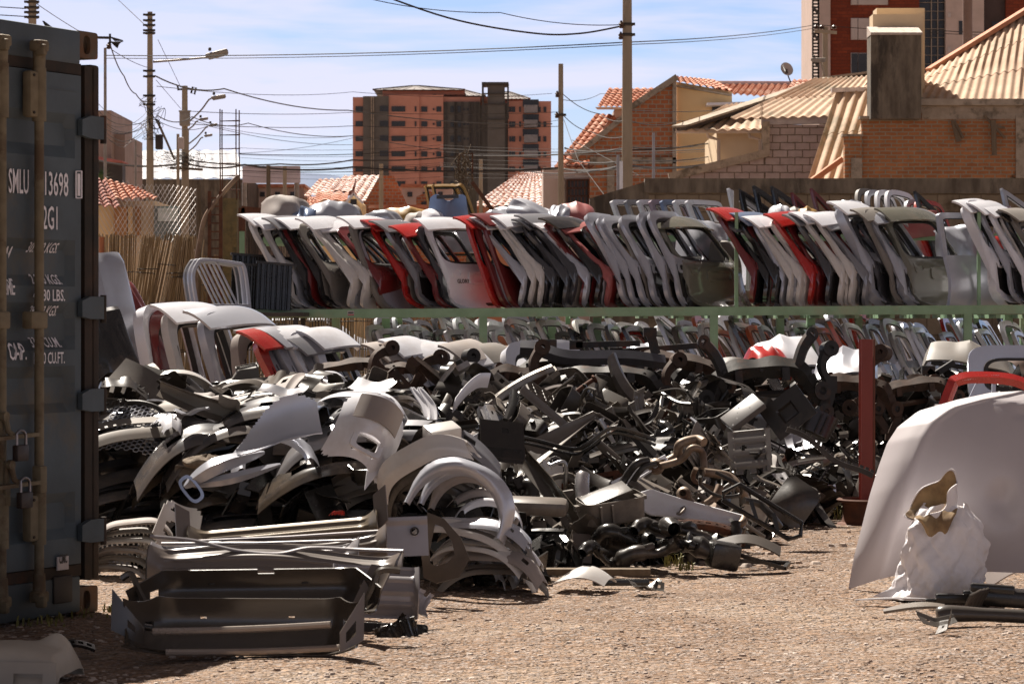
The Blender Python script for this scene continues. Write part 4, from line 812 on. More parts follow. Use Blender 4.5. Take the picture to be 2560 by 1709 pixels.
for i, (z, x, lab) in enumerate(((cl_(52, 1090, .17)[1]+.0, cl_(52, 1090, .17)[0], 'upper dark padlock with steel shackle hanging on the container handle'), (cl_(62, 1208, .17)[1], cl_(62, 1208, .17)[0], 'lower dark padlock hanging on the container door handle'))):
    c = CO+CM @ Vector((x, .17, z-.07)); pe = E('padlock', c, lab, 'padlock', 'padlocks on the container', rot=cyaw); pe.scale = (.78, .9, .8)
    obj('lock_body', MB().bbox((0, 0, 0), (.105, .035, .085), .008), mat('padlock_brown', (.035, .02, .012), (.02, .012, .01), rough=.5, scale=20), pe)
    obj('shackle', MB().tube([(-.045, 0, .03), (-.045, 0, .085)]+[(-.045*math.cos(a), 0, .085+.034*math.sin(a)) for a in (.5, 1, 1.57, 2.1, 2.6)]+[(.036, 0, .085), (.036, 0, .03)], .0075, 8), mat('steel_bright', (.28, .27, .29), metal=1, rough=.35, scale=5), pe)
# lettering
def put(txt, px0, px1, ytop, ybot, par, nm='lettering'):
    x0, zb = cl_(px0, ybot); x1, _ = cl_(px1, ybot); _, zt_ = cl_(px0, ytop); cap = zt_-zb
    mb = text_mb(txt, 1.0, Matrix.Identity(4), 0, 0, .008); xs_ = [v[0] for v in mb.v]; a, c = min(xs_), max(xs_); w_ = x0-x1
    y_ = [v[1] for v in mb.v]; h0 = .69
    mb.v = [(x0-(v[0]-a)/(c-a)*w_, 0, zb+v[1]/h0*cap) for v in mb.v]
    mb.v = [(x, door_y(x, z, .165, 1.215)+.009, z) for x, _, z in mb.v]
    return kobj(nm, mb, M_letter, par, smooth=False)
lt = None
put('SMLU', 19, 69, 421, 481, None); put('4', 88, 98, 426, 483, None); put('13698', 110, 168, 429, 487, None); put('1', 191, 198, 434, 489, None); put('22G1', 92, 141, 514, 571, None)
put('M. G. W.', -38, 45, 613, 655, None); put('30.480 KGS.', 79, 155, 605, 630, None); put('67.200 LBS.', 76, 142, 643, 672, None)
put('TARE', -8, 35, 695, 736, None); put('2.260 KGS.', 82, 157, 685, 709, None); put('4.980 LBS.', 80, 160, 723, 751, None)
put('NET', -22, 16, 776, 790, None); put('28.220 KGS.', 80, 152, 764, 789, None); put('62.210 LBS.', 75, 141, 802, 830, None)
put('CU. CAP.', -20, 64, 858, 900, None); put('33.2 CU.M.', 84, 157, 842, 868, None); put('1.170 CU.FT.', 82, 159, 881, 909, None)
fx = MB(); p_ = [cl_(188, 428), cl_(202, 428), cl_(202, 495), cl_(188, 495)]
for i in range(4): (a, za), (c, zc) = p_[i], p_[(i+1) % 4]; fx.bar((a, .042, za), (c, .042, zc), .007, .004)
kobj('number_frame', fx, M_letter, smooth=False)
x0, z0 = cl_(140, 1425); x1, z1 = cl_(168, 1388); stk_ = kobj('maker_plate', MB().box(((x0+x1)/2, .043, (z0+z1)/2), (abs(x0-x1), .006, abs(z1-z0))), mat('sticker', (.55, .5, .5), scale=10), smooth=False)
mb = text_mb('CIMC', 1.0, Matrix.Identity(4), 0, .1, .03); a = min(v[0] for v in mb.v); c = max(v[0] for v in mb.v); mb.v = [(x0-.012-(v[0]-a)/(c-a)*(abs(x0-x1)-.024), .048, z0+.03+v[1]*.055) for v in mb.v]
obj('plate_lettering', mb, M_cable, stk_, smooth=False)
kobj('rust_flake', MB().prism([(-.05, 0), (.0, .012), (.05, .03), (.02, .0)], -.04, -.03, Matrix.Translation((.3, 0, HT-.01))), M_cont_rust, smooth=False)
kobj('forklift_pocket', MB().bbox((.30, .03, .13), (.14, .02, .12), .008), M_cable)
# weeds at the container foot
wd = MB(); r_ = random.Random(8)
def tuft(mb, c, n, h, r_):
    for _ in range(n):
        a = r_.uniform(0, 6.28); b0 = Vector(c)+Vector((r_.uniform(-.05, .05), r_.uniform(-.05, .05), 0)); hh = h*r_.uniform(.5, 1.1); d = Vector((math.cos(a), math.sin(a), 0))*hh*r_.uniform(.2, .7); s_ = Vector((-math.sin(a), math.cos(a), 0))*.004
        mb.add([b0-s_, b0+s_, b0+d*.5+Vector((0, 0, hh*.7))+s_, b0+d*.5+Vector((0, 0, hh*.7))-s_, b0+d+Vector((0, 0, hh*.8))], [(0,1,2,3), (3,2,4)])
for k in range(9):
    c = CO+CM @ Vector((r_.uniform(-.1, 1.0), r_.uniform(.05, .25), 0)); tuft(wd, c, 7, .06, r_)
for k in range(5): tuft(wd, CO+Vector((.08+.06*k, -.05-.08*k, 0)), 14, .06, r_)
tuft(wd, G(1685, 1415), 25, .09, r_); tuft(wd, G(1560, 1402), 14, .06, r_); tuft(wd, G(2100, 1298), 10, .16, r_); tuft(wd, G(1720, 1425), 16, .07, r_)
obj('weeds', wd, mat('dry_weed', (.22, .20, .05), (.12, .11, .03), scale=8), kind='stuff', label='sparse dry green weeds along container foot and scrap heap', cat='weeds')
# ================================================================ PAINTS
def paint(name, c, dirt=(.22, .16, .11), rough=.28, coat=.5, metal=0): return mat(name, c, tuple(x*.88 for x in c), rough=rough, metal=metal, scale=3, detail=8, coat=coat, c3=tuple(lerp(a, b_, .35) for a, b_ in zip(c, dirt)), bump=.0006, bscale=14)
PT = {'white': paint('paint_white', (.74, .74, .78)), 'cream': paint('paint_cream', (.60, .57, .54)), 'silver': paint('paint_silver', (.45, .46, .51), metal=.35, rough=.3), 'grey': paint('paint_grey', (.24, .24, .26), metal=.3, rough=.3),
      'dark': paint('paint_dark', (.055, .055, .062), rough=.22), 'black': paint('paint_black', (.018, .017, .017), rough=.2), 'red': paint('paint_red', (.42, .018, .014), rough=.25), 'darkred': paint('paint_darkred', (.15, .015, .015), rough=.3),
      'dustyred': paint('paint_dustyred', (.34, .09, .085), rough=.5, coat=.1), 'blue': paint('paint_blue', (.17, .23, .36), metal=.3, rough=.3), 'olive': paint('paint_olive', (.16, .155, .12), rough=.15, coat=1), 'gold': paint('paint_gold', (.42, .24, .07), rough=.35),
      'orange': paint('paint_orange', (.60, .12, .05), rough=.35), 'mauve': paint('paint_mauve', (.34, .25, .30), rough=.4), 'dust': paint('paint_dust', (.30, .26, .24), rough=.7, coat=0), 'primer': paint('paint_primer', (.19, .17, .15), rough=.6, coat=.1)}
M_rubber = mat('black_rubber', (.02, .018, .017), rough=.55, scale=8); M_plastic = mat('dark_plastic', (.035, .030, .025), (.022, .018, .016), rough=.3, scale=6, c3=(.07, .055, .045), bump=.0005, bscale=60)
M_chalk = mat('yellow_chalk', (.50, .42, .12), rough=.9, scale=9)
# ================================================================ GREEN RACK
def zr(px): return 1.388+(px-600)/1960*.062
DR = 37.0
RK = E('green_rack', Vector((P(1600, 0, DR).x, DR, 0)), 'long green painted steel rack carrying the rows of tailgates', 'rack')
def rob(name, mb, **k): return obj(name, mb, M_green, RK, world=True, smooth=False, **k)
xa, xb = P(598, 0, DR).x, P(2720, 0, DR).x
rob('front_beam', MB().bar((xa, DR, zr(598)), (xb, DR, zr(2720)), .05, .115))
for px in (1208, 1785, 2420): rob('front_post', MB().box((P(px, 0, DR).x, DR+.03, zr(px)/2-.02), (.105, .08, zr(px)-.06)))
for px, D in ((840, 39.6), (965, 38.6), (1380, 39.6), (1493, 38.6), (1950, 39.6), (2027, 38.6), (2145, 39.8), (2520, 38.6), (600, 39.6), (2560, 39.8), (1150, 40.8), (1700, 40.8)):
    rob('rear_post', MB().box((P(px, 0, D).x, D, zr(px)/2-.03), (.11, .11, zr(px)-.07)))
for D in (38.3, 39.6): rob('rear_beam', MB().bar((xa, D, zr(600)), (xb+1, D, zr(2720)), .06, .10))
for k in range(24): x = lerp(xa, xb, (k+.5)/24); rob('cross_bar', MB().box((x, 38.35, 1.36), (.06, 2.5, .05)))
rob('upper_beam', MB().bar((xa, 39.7, 2.42), (xb+1, 39.7, 2.48), .07, .09)); rob('upper_beam', MB().bar((xa, 41.0, 2.42), (xb+1, 41.0, 2.48), .07, .09))
for px in (605, 1000, 1420, 1840, 2440, 2650): rob('upright', MB().box((P(px, 0, 39.75).x, 39.75, 1.9), (.07, .07, 1.3)))
for px, D in ((1841, 37.4), (2447, 37.4)): rob('upright', MB().box((P(px, 0, D).x, D, 2.05), (.045, .045, 1.35)))
wp = MB().box((P(1841, 0, 39.7).x, 39.7, 2.75), (.07, .05, .75)); obj('wooden_stake', wp, M_wood, loc=(P(1841, 0, 39.7).x, 39.7, 2.3), world=True, label='short timber stake sticking up at the left of the right hand tailgates', cat='stake', smooth=False)
sg = E('rack_sticker', P(877, 783, DR-.03), 'small red and white label stuck on the green rack beam', 'sticker'); obj('backing', MB().box((0, 0, 0), (.085, .006, .06)), mat('sticker', (.55, .5, .5)), sg, smooth=False)
obj('red_band', MB().box((0, -.0055, -.02), (.08, .004, .014)), PT['red'], sg, smooth=False); obj('printed_lines', MB().box((0, -.0055, .008), (.07, .004, .02)), M_dkmetal, sg, smooth=False)
# ---------------------------------------------------------------- tailgates
def supel(cx, cy, w_, h_, e, n=44, skew=0):
    out = []
    for i in range(n):
        a = 2*math.pi*(i+.5)/n; c, s_ = math.cos(a), math.sin(a); x = math.copysign(abs(c)**(2/e), c)*w_; y = math.copysign(abs(s_)**(2/e), s_)*h_
        out.append((cx+x*(1-skew*(y/h_)), cy+y))
    return out
PROF = {  # height fraction -> lean backwards (m)
 'suv': ([0, .06, .14, .30, .42, .48, .56, .97, 1.0], [0, .10, .17, .20, .22, .27, .36, .70, .74]),
 'van': ([0, .1, .5, .55, .95, 1.0], [0, .05, .14, .20, .46, .50]),
 'bulge': ([0, .08, .2, .38, .46, .52, .62, .95, 1.0], [.12, .08, .04, .02, .06, .16, .26, .62, .66]),
 'slim': ([0, .3, .55, .95, 1.0], [0, .12, .22, .40, .44])}
GC = {}
def gate_meshes(style, W, H, lean, thick):
    key = (style, W, H, lean, thick)
    if key in GC: return GC[key]
    px_, py_ = PROF[style]
    def fn(u, v, off=0):
        f_ = v/H; w_ = interp(px_, py_, f_)*lean+.10*(2*u/W)**2*(.6+.4*f_)
        return (u, w_+off, v)
    outer = supel(0, H/2, W/2, H/2, 7, 60, .05); wy0, wy1 = .50*H, .93*H
    if style == 'slim': wy0, wy1 = .42*H, .93*H
    inner = supel(0, (wy0+wy1)/2, W/2-(.075 if style != 'slim' else .06), (wy1-wy0)/2, 5, 60, .08)
    # angle of matching: resample inner so that points pair with outer by angle round the window centre
    shell = MB().ring(outer, inner, fn, 12, thick)
    seal = MB().ring([(x*.985, (y-(wy0+wy1)/2)*.97+(wy0+wy1)/2) for x, y in inner], [(x*.93, (y-(wy0+wy1)/2)*.86+(wy0+wy1)/2) for x, y in inner], lambda u, v: fn(u, v, .01), 1, thick*.45)
    sp = MB(); ns = 14
    def spf(a, b_):
        u = (a-.5)*W*1.0; y0 = fn(u, H*.955)[1]; return (u, y0-.15+.27*b_+.03*(2*u/W)**2-.02, H*.925+.15*math.sin(b_*1.45)-.035*(2*u/W)**2)
    sp.sheet(spf, ns, 5, .025)
    rec = MB().ring(supel(0, .36*H, .30, .085, 5, 32), supel(0, .36*H, .25, .06, 4, 32), lambda u, v: fn(u, v, -thick/2-.012), 1, .018)
    recb = MB().add([fn(x, y, -thick/2+.004-.012) for x, y in supel(0, .36*H, .26, .065, 4, 32)], [tuple(range(32))])
    latch = MB().bbox(fn(0, .05*H, -.03), (.14, .05, .05), .01)
    lamp = MB().ring(supel(-W/2+.16, .42*H, .10, .07, 4, 24), supel(-W/2+.16, .42*H, .05, .035, 3, 24), lambda u, v: fn(u, v, -thick/2-.006), 1, .014)
    cl2 = MB().sheet(lambda a, b_: fn((a-.5)*W*.93, H*(.015+.44*b_), -thick/2-.010+.012*(2*a-1)**4), 12, 10, .008, lambda a, b_: not (b_ > .62 and abs(a-.5) < .26))  # dark sheet: shade between the packed gates is put into its colour
    hol = [MB().lathe([(.021, 0), (.021, .004)], 10, Matrix.Translation((-W/2*(.93 if f_ < .5 else .905)-.004, fn(-W/2, f_*H)[1]-.01, f_*H)) @ Euler((0, R(-90), 0)).to_matrix().to_4x4()) for f_ in (.22, .42, .60, .8)]
    GC[key] = dict(panel=shell.mesh('panel', 40), window_seal=seal.mesh('window_seal'), spoiler=sp.mesh('spoiler', 50), plate_recess=rec.mesh('plate_recess'), shade_sheet=cl2.mesh('lower_shade_sheet'), latch=latch.mesh('latch'), lamp_recess=lamp.mesh('lamp_recess'), fn=fn,
                   bolts=[h_.mesh('bolt_hole') for h_ in hol])
    return GC[key]
M_dusty = mat('dusty_shell', (.27, .235, .19), (.20, .17, .135), rough=.8, scale=4)
def gate(px, D, z0, col, style='suv', W=1.3, H=1.18, lean=1.0, yaw=66, thick=.05, label='', group='tailgates on the rack', roll=0, spoiler=True, txt=None, txtsize=.07, name='tailgate', inner=None, bolts=True, tilt=0, scol=None, clad=None):
    g = gate_meshes(style, W, H, lean, thick)
    # near side edge foot stands at photo column px
    fx_ = P(px, 0, D).x; yr = R(yaw); base = Vector((fx_+W/2*math.cos(yr), D+W/2*math.sin(yr), z0))
    e = E(name, base, label, 'tailgate', group, rot=(R(tilt+rnd.uniform(-2.2, 2.2)), R(roll+rnd.uniform(-1.5, 1.5)), yr+R(rnd.uniform(-3, 3)))); q0 = rnd.uniform(.955, 1.035); e.scale = (1, rnd.uniform(.9, 1.12), q0)
    m = PT[col]
    pn = obj('panel', g['panel'], m, e); obj('window_seal', g['window_seal'], M_rubber, e)
    if spoiler:
        so_ = obj('spoiler', g['spoiler'], PT[scol] if scol else m, e); so_.scale = (rnd.uniform(.97, 1.03), 1, 1); so_.rotation_euler = (R(rnd.uniform(-1.2, 1.5)), R(rnd.uniform(-1.6, 1.6)), 0)
    obj('plate_recess', g['plate_recess'], m, e); obj('latch', g['latch'], M_dkmetal, e)
    if style != 'slim': obj('lamp_recess', g['lamp_recess'], m, e)
    if not txt and clad and style != 'slim': obj('lower_shade_sheet', g['shade_sheet'], PT[clad], e)  # clad is the colour of the painted shade, not a real part
    if bolts:
        for b_ in g['bolts']: obj('bolt_hole', b_, M_dkmetal, e)
    if txt:
        fn = g['fn']; mb = text_mb(txt[0], txtsize, Matrix.Identity(4), 0, 0, .002)
        mb.v = [(lambda q_: (q_[0], q_[1]-thick/2-.006, q_[2]))(fn(txt[1]+v[0], txt[2]*H+v[1])) for v in mb.v]
        obj('lettering', mb, M_dkmetal if col not in ('black', 'dark', 'red', 'darkred') else M_white, e, smooth=False)
    # chalk marks scribbled near the edge
    return e
# (tip column of the roof end, colour, style, label, kwargs); foot column = tip + shift
GL = [
 (613, 'cream', 'suv', 'pale tailgate with crumpled roof lip, leftmost on the rack', dict(scol='white', lean=1.0)),
 (647, 'cream', 'suv', 'pale tailgate with bent roof lip, second from the left end of the rack', dict(scol='white')),
 (684, 'black', 'suv', 'black tailgate with grey scratched top, third from the left end of the rack', dict(scol='grey')),
 (712, 'black', 'suv', 'black tailgate under a white spoiler, fourth from the left end of the rack', dict(scol='white', lean=1.1)),
 (764, 'cream', 'bulge', 'dusty white tailgate with faint lettering, just left of the X-lettered one', dict(scol='white', txt=('X-TRAIL', -.55, .13), lean=1.15)),
 (808, 'cream', 'bulge', 'white tailgate with dark lettering low on its panel, left of the first red one', dict(scol='white', txt=('X-TRAIL', -.55, .13), lean=1.15)),
 (872, 'primer', 'slim', 'slim brown tailgate edged in white, squeezed left of the first red one', dict(scol='white', lean=1.3, thick=.06)),
 (912, 'red', 'suv', 'bright red tailgate, first red one from the left on the rack', dict(lean=1.15)),
 (965, 'grey', 'suv', 'grey tailgate with a black slot, just right of the first red one', dict(lean=.95, H=1.1)),
 (1000, 'darkred', 'suv', 'dark tailgate carrying a bright red spoiler, left of the white lettered one', dict(scol='red', lean=1.0, H=1.1)),
 (1045, 'white', 'suv', 'white tailgate with a wide window and short lettering, middle of the left group', dict(lean=1.0, H=1.12, yaw=52, txt=('GLORY', -.52, .30))),
 (1170, 'red', 'slim', 'slim bright red tailgate frame, leftmost of three thin red ones', dict(lean=1.0)),
 (1194, 'darkred', 'slim', 'slim dark red tailgate frame, middle of three thin red ones', dict(lean=1.0)),
 (1220, 'darkred', 'slim', 'slim dark red tailgate frame, right of three thin red ones', dict(lean=1.0)),
 (1204, 'silver', 'bulge', 'silver tailgate right behind the three thin red ones', dict(scol='white', lean=1.05)),
 (1229, 'cream', 'bulge', 'off-white tailgate, second of the pale trio right of the thin red ones', dict(scol='white', lean=1.05)),
 (1255, 'cream', 'bulge', 'off-white tailgate, last of the pale trio right of the thin red ones', dict(scol='white', lean=1.05)),
 (1287, 'dark', 'bulge', 'charcoal tailgate, first of the dark group in the middle of the rack', dict(lean=1.05, scol='grey')),
 (1318, 'dark', 'bulge', 'charcoal tailgate, second of the dark group in the middle of the rack', dict(lean=1.05)),
 (1341, 'dark', 'bulge', 'charcoal tailgate touching the silver-white one on its left side', dict(lean=1.05, scol='grey')),
 (1370, 'silver', 'bulge', 'silver white tailgate standing among the charcoal ones', dict(lean=1.05, scol='white')),
 (1399, 'black', 'bulge', 'black tailgate between the silver-white and the dusty red one', dict(lean=1.05)),
 (1428, 'dustyred', 'bulge', 'dusty faded red tailgate in the middle of the rack', dict(lean=1.05)),
 (1469, 'silver', 'van', 'silver tailgate, leftmost of the six alike silver ones', dict(lean=1.25, thick=.06, H=1.22, spoiler=False)),
 (1494, 'silver', 'van', 'silver tailgate, second of the six alike silver ones', dict(lean=1.25, thick=.06, H=1.22, spoiler=False)),
 (1523, 'silver', 'van', 'silver tailgate, third of the six alike silver ones', dict(lean=1.25, thick=.06, H=1.22, spoiler=False)),
 (1552, 'silver', 'van', 'silver tailgate, fourth of the six alike silver ones', dict(lean=1.25, thick=.06, H=1.22, spoiler=False)),
 (1584, 'silver', 'van', 'silver tailgate, fifth of the six alike silver ones', dict(lean=1.25, thick=.06, H=1.22, spoiler=False)),
 (1612, 'silver', 'van', 'silver tailgate with a round rubber plug, last of the six alike silver ones', dict(lean=1.25, thick=.06, H=1.22, spoiler=False)),
 (1650, 'olive', 'suv', 'glossy olive grey tailgate ending the left group at the thin green upright', dict(lean=1.05, yaw=50, H=1.18)),
 (1812, 'darkred', 'bulge', 'dark red tailgate, first one right of the thin green upright', dict(lean=.75, scol='red', H=1.24)),
 (1846, 'black', 'bulge', 'black tailgate with grey top, second right of the thin green upright', dict(lean=.8, scol='grey')),
 (1868, 'black', 'bulge', 'black tailgate with blue grey top, third right of the thin green upright', dict(lean=.8, scol='blue')),
 (1890, 'cream', 'bulge', 'white tailgate, left one of the pair before the vivid red one', dict(lean=.9, scol='white', txt=('CRETA', -.5, .42))),
 (1918, 'cream', 'bulge', 'white tailgate, right one of the pair before the vivid red one', dict(lean=.9, scol='white', txt=('CRETA', -.5, .42))),
 (1949, 'red', 'bulge', 'vivid red tailgate inside the right hand group', dict(lean=.9)),
 (1985, 'dark', 'bulge', 'dark grey tailgate right of the vivid red one', dict(lean=.9, scol='grey')),
 (2018, 'cream', 'bulge', 'white tailgate, two places right of the vivid red one', dict(lean=.9, scol='white', txt=('CRETA', -.5, .42))),
 (2050, 'cream', 'bulge', 'white tailgate, three places right of the vivid red one', dict(lean=.9, scol='white', txt=('CRETA', -.5, .42))),
 (2085, 'grey', 'bulge', 'grey tailgate left of the big dented white one', dict(lean=.9, txt=('CRETA', -.5, .42))),
 (2112, 'silver', 'suv', 'big white tailgate with dented roof lip and bolt dimples', dict(lean=.85, H=1.26, scol='white', thick=.12)),
 (2148, 'primer', 'suv', 'brown grey tailgate right of the big dented white one', dict(lean=.95, H=1.22)),
 (2182, 'silver', 'suv', 'pale tailgate with a long bolted roof lip, left of the glossy grey one', dict(lean=.95, H=1.22, scol='silver', thick=.12)),
 (2216, 'olive', 'suv', 'glossy grey tailgate with a wide oval window, left of the upright silver door', dict(lean=1.0, H=1.18, yaw=48)),
 (2414, 'white', 'suv', 'large white tailgate with rounded roof, right of the upright silver door', dict(lean=.85, H=1.34, thick=.13, yaw=62)),
 (2456, 'silver', 'suv', 'silver tailgate, second from the right edge group', dict(lean=.9, H=1.3, scol='white')),
 (2488, 'white', 'suv', 'white tailgate with creased roof lip near the right edge', dict(lean=.95, H=1.26)),
 (2520, 'black', 'suv', 'black tailgate near the right edge', dict(lean=.95, H=1.22)),
 (2548, 'primer', 'suv', 'brown tailgate cut by the right edge of the picture', dict(lean=.95, H=1.22)),
]
EX = {'suv': .74, 'van': .50, 'bulge': .66, 'slim': .44}
for i, (tip, col, style, lab, kw) in enumerate(GL):
    ln = kw.get('lean', 1); yw = kw.get('yaw', 65)
    foot = tip+(EX[style]*ln*math.sin(R(yw))+.03)*192*.93
    kw.setdefault('clad', {'red': 'darkred', 'darkred': 'black', 'olive': None, 'dustyred': 'darkred'}.get(col, ['black', 'black', 'dark', 'primer'][i % 4]) if i not in (10,) else None)  # clad: dark tone standing in for shade low on each gate
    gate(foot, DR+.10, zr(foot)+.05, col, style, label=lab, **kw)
gx = [g_[0] for g_ in GL]
for i in range(len(GL)-1):
    a, b_ = GL[i], GL[i+1]; gap = b_[0]-a[0]
    if gap < 20 or gap > 66: continue
    kw = dict(a[4]); kw.pop('txt', None); kw['spoiler'] = False; kw['H'] = kw.get('H', 1.18)*.95; kw['lean'] = kw.get('lean', 1)*.97; kw['thick'] = .04; tip = (a[0]+b_[0])/2; kw.pop('scol', None); kw.pop('clad', None)
    foot = tip+(EX[a[2]]*kw['lean']*math.sin(R(kw.get('yaw', 66)))+.03)*192*.93
    gate(foot, DR+.16, zr(foot)+.05, rnd.choice(['black', 'dark', 'black', 'primer', 'silver', 'cream', 'darkred']), a[2], label='thin bare tailgate edge wedged between two neighbouring tailgates on the rack', bolts=False, **dict(kw, group='thin bare tailgates wedged between the others'))
# upright silver door in the right group
def door_meshes(W, H, kind, t=.05):
    key = ('door', W, H, kind, t)
    if key in GC: return GC[key]
    hb = H*.54
    if kind == 'arch': out = [(-W/2, 0), (-W/2, hb), (-W*.42, H*.78), (-W*.28, H*.95), (-W*.10, H), (W*.25, H*.985), (W*.42, H*.95), (W*.47, H*.85), (W/2, hb), (W/2, 0)]; ins = [(-W*.43, 0), (-W*.43, hb), (-W*.355, H*.76), (-W*.245, H*.905), (-W*.09, H*.945), (W*.24, H*.93), (W*.37, H*.90), (W*.40, H*.83), (W*.43, hb), (W*.43, 0)]
    elif kind == 'fin': out = [(-W/2, 0), (-W/2, hb), (-W*.47, H*.97), (-W*.42, H), (-W*.2, H*.93), (W*.1, H*.82), (W*.35, H*.68), (W*.46, hb*1.06), (W/2, hb), (W/2, 0)]; ins = [(-W*.43, 0), (-W*.43, hb), (-W*.41, H*.90), (-W*.38, H*.93), (-W*.2, H*.865), (W*.06, H*.765), (W*.28, H*.64), (W*.37, hb*1.04), (W*.43, hb), (W*.43, 0)]
    else: out = [(-W/2, 0), (-W/2, hb), (-W*.46, H*.9), (-W*.42, H*.985), (-W*.2, H), (W*.2, H), (W*.42, H*.985), (W*.46, H*.9), (W/2, hb), (W/2, 0)]; ins = [(-W*.42, 0), (-W*.42, hb), (-W*.385, H*.88), (-W*.36, H*.93), (-W*.2, H*.94), (W*.2, H*.94), (W*.36, H*.93), (W*.385, H*.88), (W*.42, hb), (W*.42, 0)]
    o2 = bez([(x, 0, y) for x, y in out[1:-1]], 4); i2 = bez([(x, 0, y) for x, y in ins[1:-1]], 4)
    fr = MB(); n = len(o2); cv = lambda z: .10*max(0, (z-hb)/(H-hb))
    L4 = [[(p.x, cv(p.z)+dy, p.z) for p in q_] for q_, dy in ((o2, -t/2), (o2, t/2), (i2, t/2), (i2, -t/2))]
    vs = [p for i in range(n) for p in (L4[0][i], L4[1][i], L4[2][i], L4[3][i])]
    fs = [(i*4+a, i*4+(a+1) % 4, (i+1)*4+(a+1) % 4, (i+1)*4+a) for i in range(n-1) for a in range(4)]+[(0,1,2,3), ((n-1)*4+3, (n-1)*4+2, (n-1)*4+1, (n-1)*4)]
    fr.add(vs, fs)
    sk = MB().sheet(lambda u, v: ((u-.5)*W*(1-.02*v), -.07*math.sin(math.pi*min(1, v*1.05))*1.0-.02, v*hb*1.02), 8, 10, .05)
    hd = MB().bbox((W*.34, -.115, hb*.86), (.16, .03, .03), .01)
    sl_ = MB().tube([(p.x*.985, cv(p.z)-.02, p.z*.992+.004) for p in i2], .008, 5)
    GC[key] = (fr.mesh('window_frame', 30), sk.mesh('door_skin'), hd.mesh('door_handle'), sl_.mesh('window_seal')); return GC[key]
def cardoor(x, D, z0, col, kind='arch', W=1.0, H=1.15, yaw=65, tilt=-8, roll=0, label='', group=None, name='door_shell', flip=False, cat='car door', handle=True):
    ms = door_meshes(W, H, kind); yr = R(yaw); e = E(name, Vector((x+W/2*math.cos(yr), D+W/2*math.sin(yr), z0)), label, cat, group, rot=(R(tilt), R(roll), yr))
    if flip: e.scale = (-1, 1, 1)
    obj('window_frame', ms[0], PT[col], e); obj('door_skin', ms[1], PT[col], e); obj('window_seal', ms[3], M_rubber, e)
    if handle: obj('door_handle', ms[2], M_dkmetal, e)
    return e
cardoor(P(2365, 0, DR+.2).x, DR+.2, 1.44, 'silver', 'box', W=1.05, H=1.30, yaw=40, tilt=-5, label='upright glossy silver van door with an open square window in the right group', group=None)
# rear row of doors standing above the tailgates
cols = 'white grey white mauve blue white white'.split()
for k, (px, c) in enumerate(zip((1531, 1566, 1598, 1628, 1656, 1688, 1720), cols)):
    cardoor(P(px+60, 0, 39.8).x, 39.75, 2.46-.66, c, 'box', W=.95, H=1.30+.0, yaw=52, tilt=-18, label=f"{'first second third fourth fifth sixth last'.split()[k]} from the left of the square door frames above the silver tailgates", group='door frames above the silver tailgates')
for k, (px, c, hh) in enumerate(((1843, 'white', 1.46), (1870, 'black', 1.45), (1908, 'black', 1.50), (1953, 'black', 1.49))):
    cardoor(P(px+20, 0, 39.8).x, 39.75, 1.72, c, 'fin', W=1.0, H=hh, yaw=45, tilt=-10, label=f"{'white black black black'.split()[k]} pointed door frame, {'first second third last'.split()[k]} of the four right of the timber stake", group='pointed door frames right of the stake')
for k, (px, hh) in enumerate(((2003, 1.38), (2053, 1.44))): cardoor(P(px+20, 0, 39.8).x, 39.75, 1.74, 'darkred', 'fin', W=.55, H=hh, yaw=45, tilt=-10, label=('small' if k == 0 else 'taller')+' dark red pointed door frame above the right hand tailgates', group='dark red pointed door frames')
for k, (px, hh) in enumerate(((2156, 1.42), (2180, 1.40), (2205, 1.40), (2230, 1.40), (2275, 1.26), (2300, 1.26))):
    cardoor(P(px+20, 0, 39.8).x, 39.75, 1.80, ['primer', 'silver', 'white', 'white', 'silver', 'red'][k], 'arch', W=.9, H=hh, yaw=50, tilt=-12, label=f"{'first second third fourth fifth last'.split()[k]} from the left of the rounded door frames above the right hand tailgates", group='rounded door frames above the right tailgates')
cardoor(P(2330, 0, 39.8).x, 39.75, 1.82, 'black', 'fin', W=.6, H=1.32, yaw=45, tilt=-10, label='black pointed door frame behind the upright silver door', group=None); cardoor(P(2545, 0, 39.8).x, 39.75, 1.78, 'silver', 'fin', W=.9, H=1.40, yaw=40, tilt=-10, label='silver pointed door frame above the tailgates at the right edge')
# doors on the ground below the rack, three rows
ordn = lambda n: str(n)
r_ = random.Random(21); pal = ['silver']*4+['cream']*3+['primer']*2+['dark']*2+['grey']+['white']*6+['red', 'orange']  # mostly pale paints: sunlight on the doors is put into their colours
for row, (D, s0, hh, stp) in enumerate(((37.7, 975, 1.33, 34), (39.3, 1000, 1.42, 42), (41.0, 1010, 1.46, 56))):
    px = s0
    while px < 2620:
        c = r_.choice(pal) if row < 2 else r_.choice(['silver', 'dark', 'white', 'silver'])
        if row == 0 and abs(px-2135) < 18: c = 'orange'
        if row == 0 and abs(px-1230) < 40 : c = 'white'
        h_ = hh*r_.uniform(.94, 1.07); wl_ = {0: 'front', 1: 'second', 2: 'back'}[row]
        kd = r_.choice(['arch', 'arch', 'fin', 'arch', 'box'])
        cardoor(P(px, 0, D).x, D, 0, c, kd, W=r_.uniform(.85, 1.1), H=h_, yaw=r_.uniform(62, 76), tilt=-r_.uniform(14, 24), label=f"used car door standing in the {wl_} row on the ground under the green rack", group=f'car doors in the {wl_} row under the rack', handle=False)
        px += stp*r_.uniform(.8, 1.2)
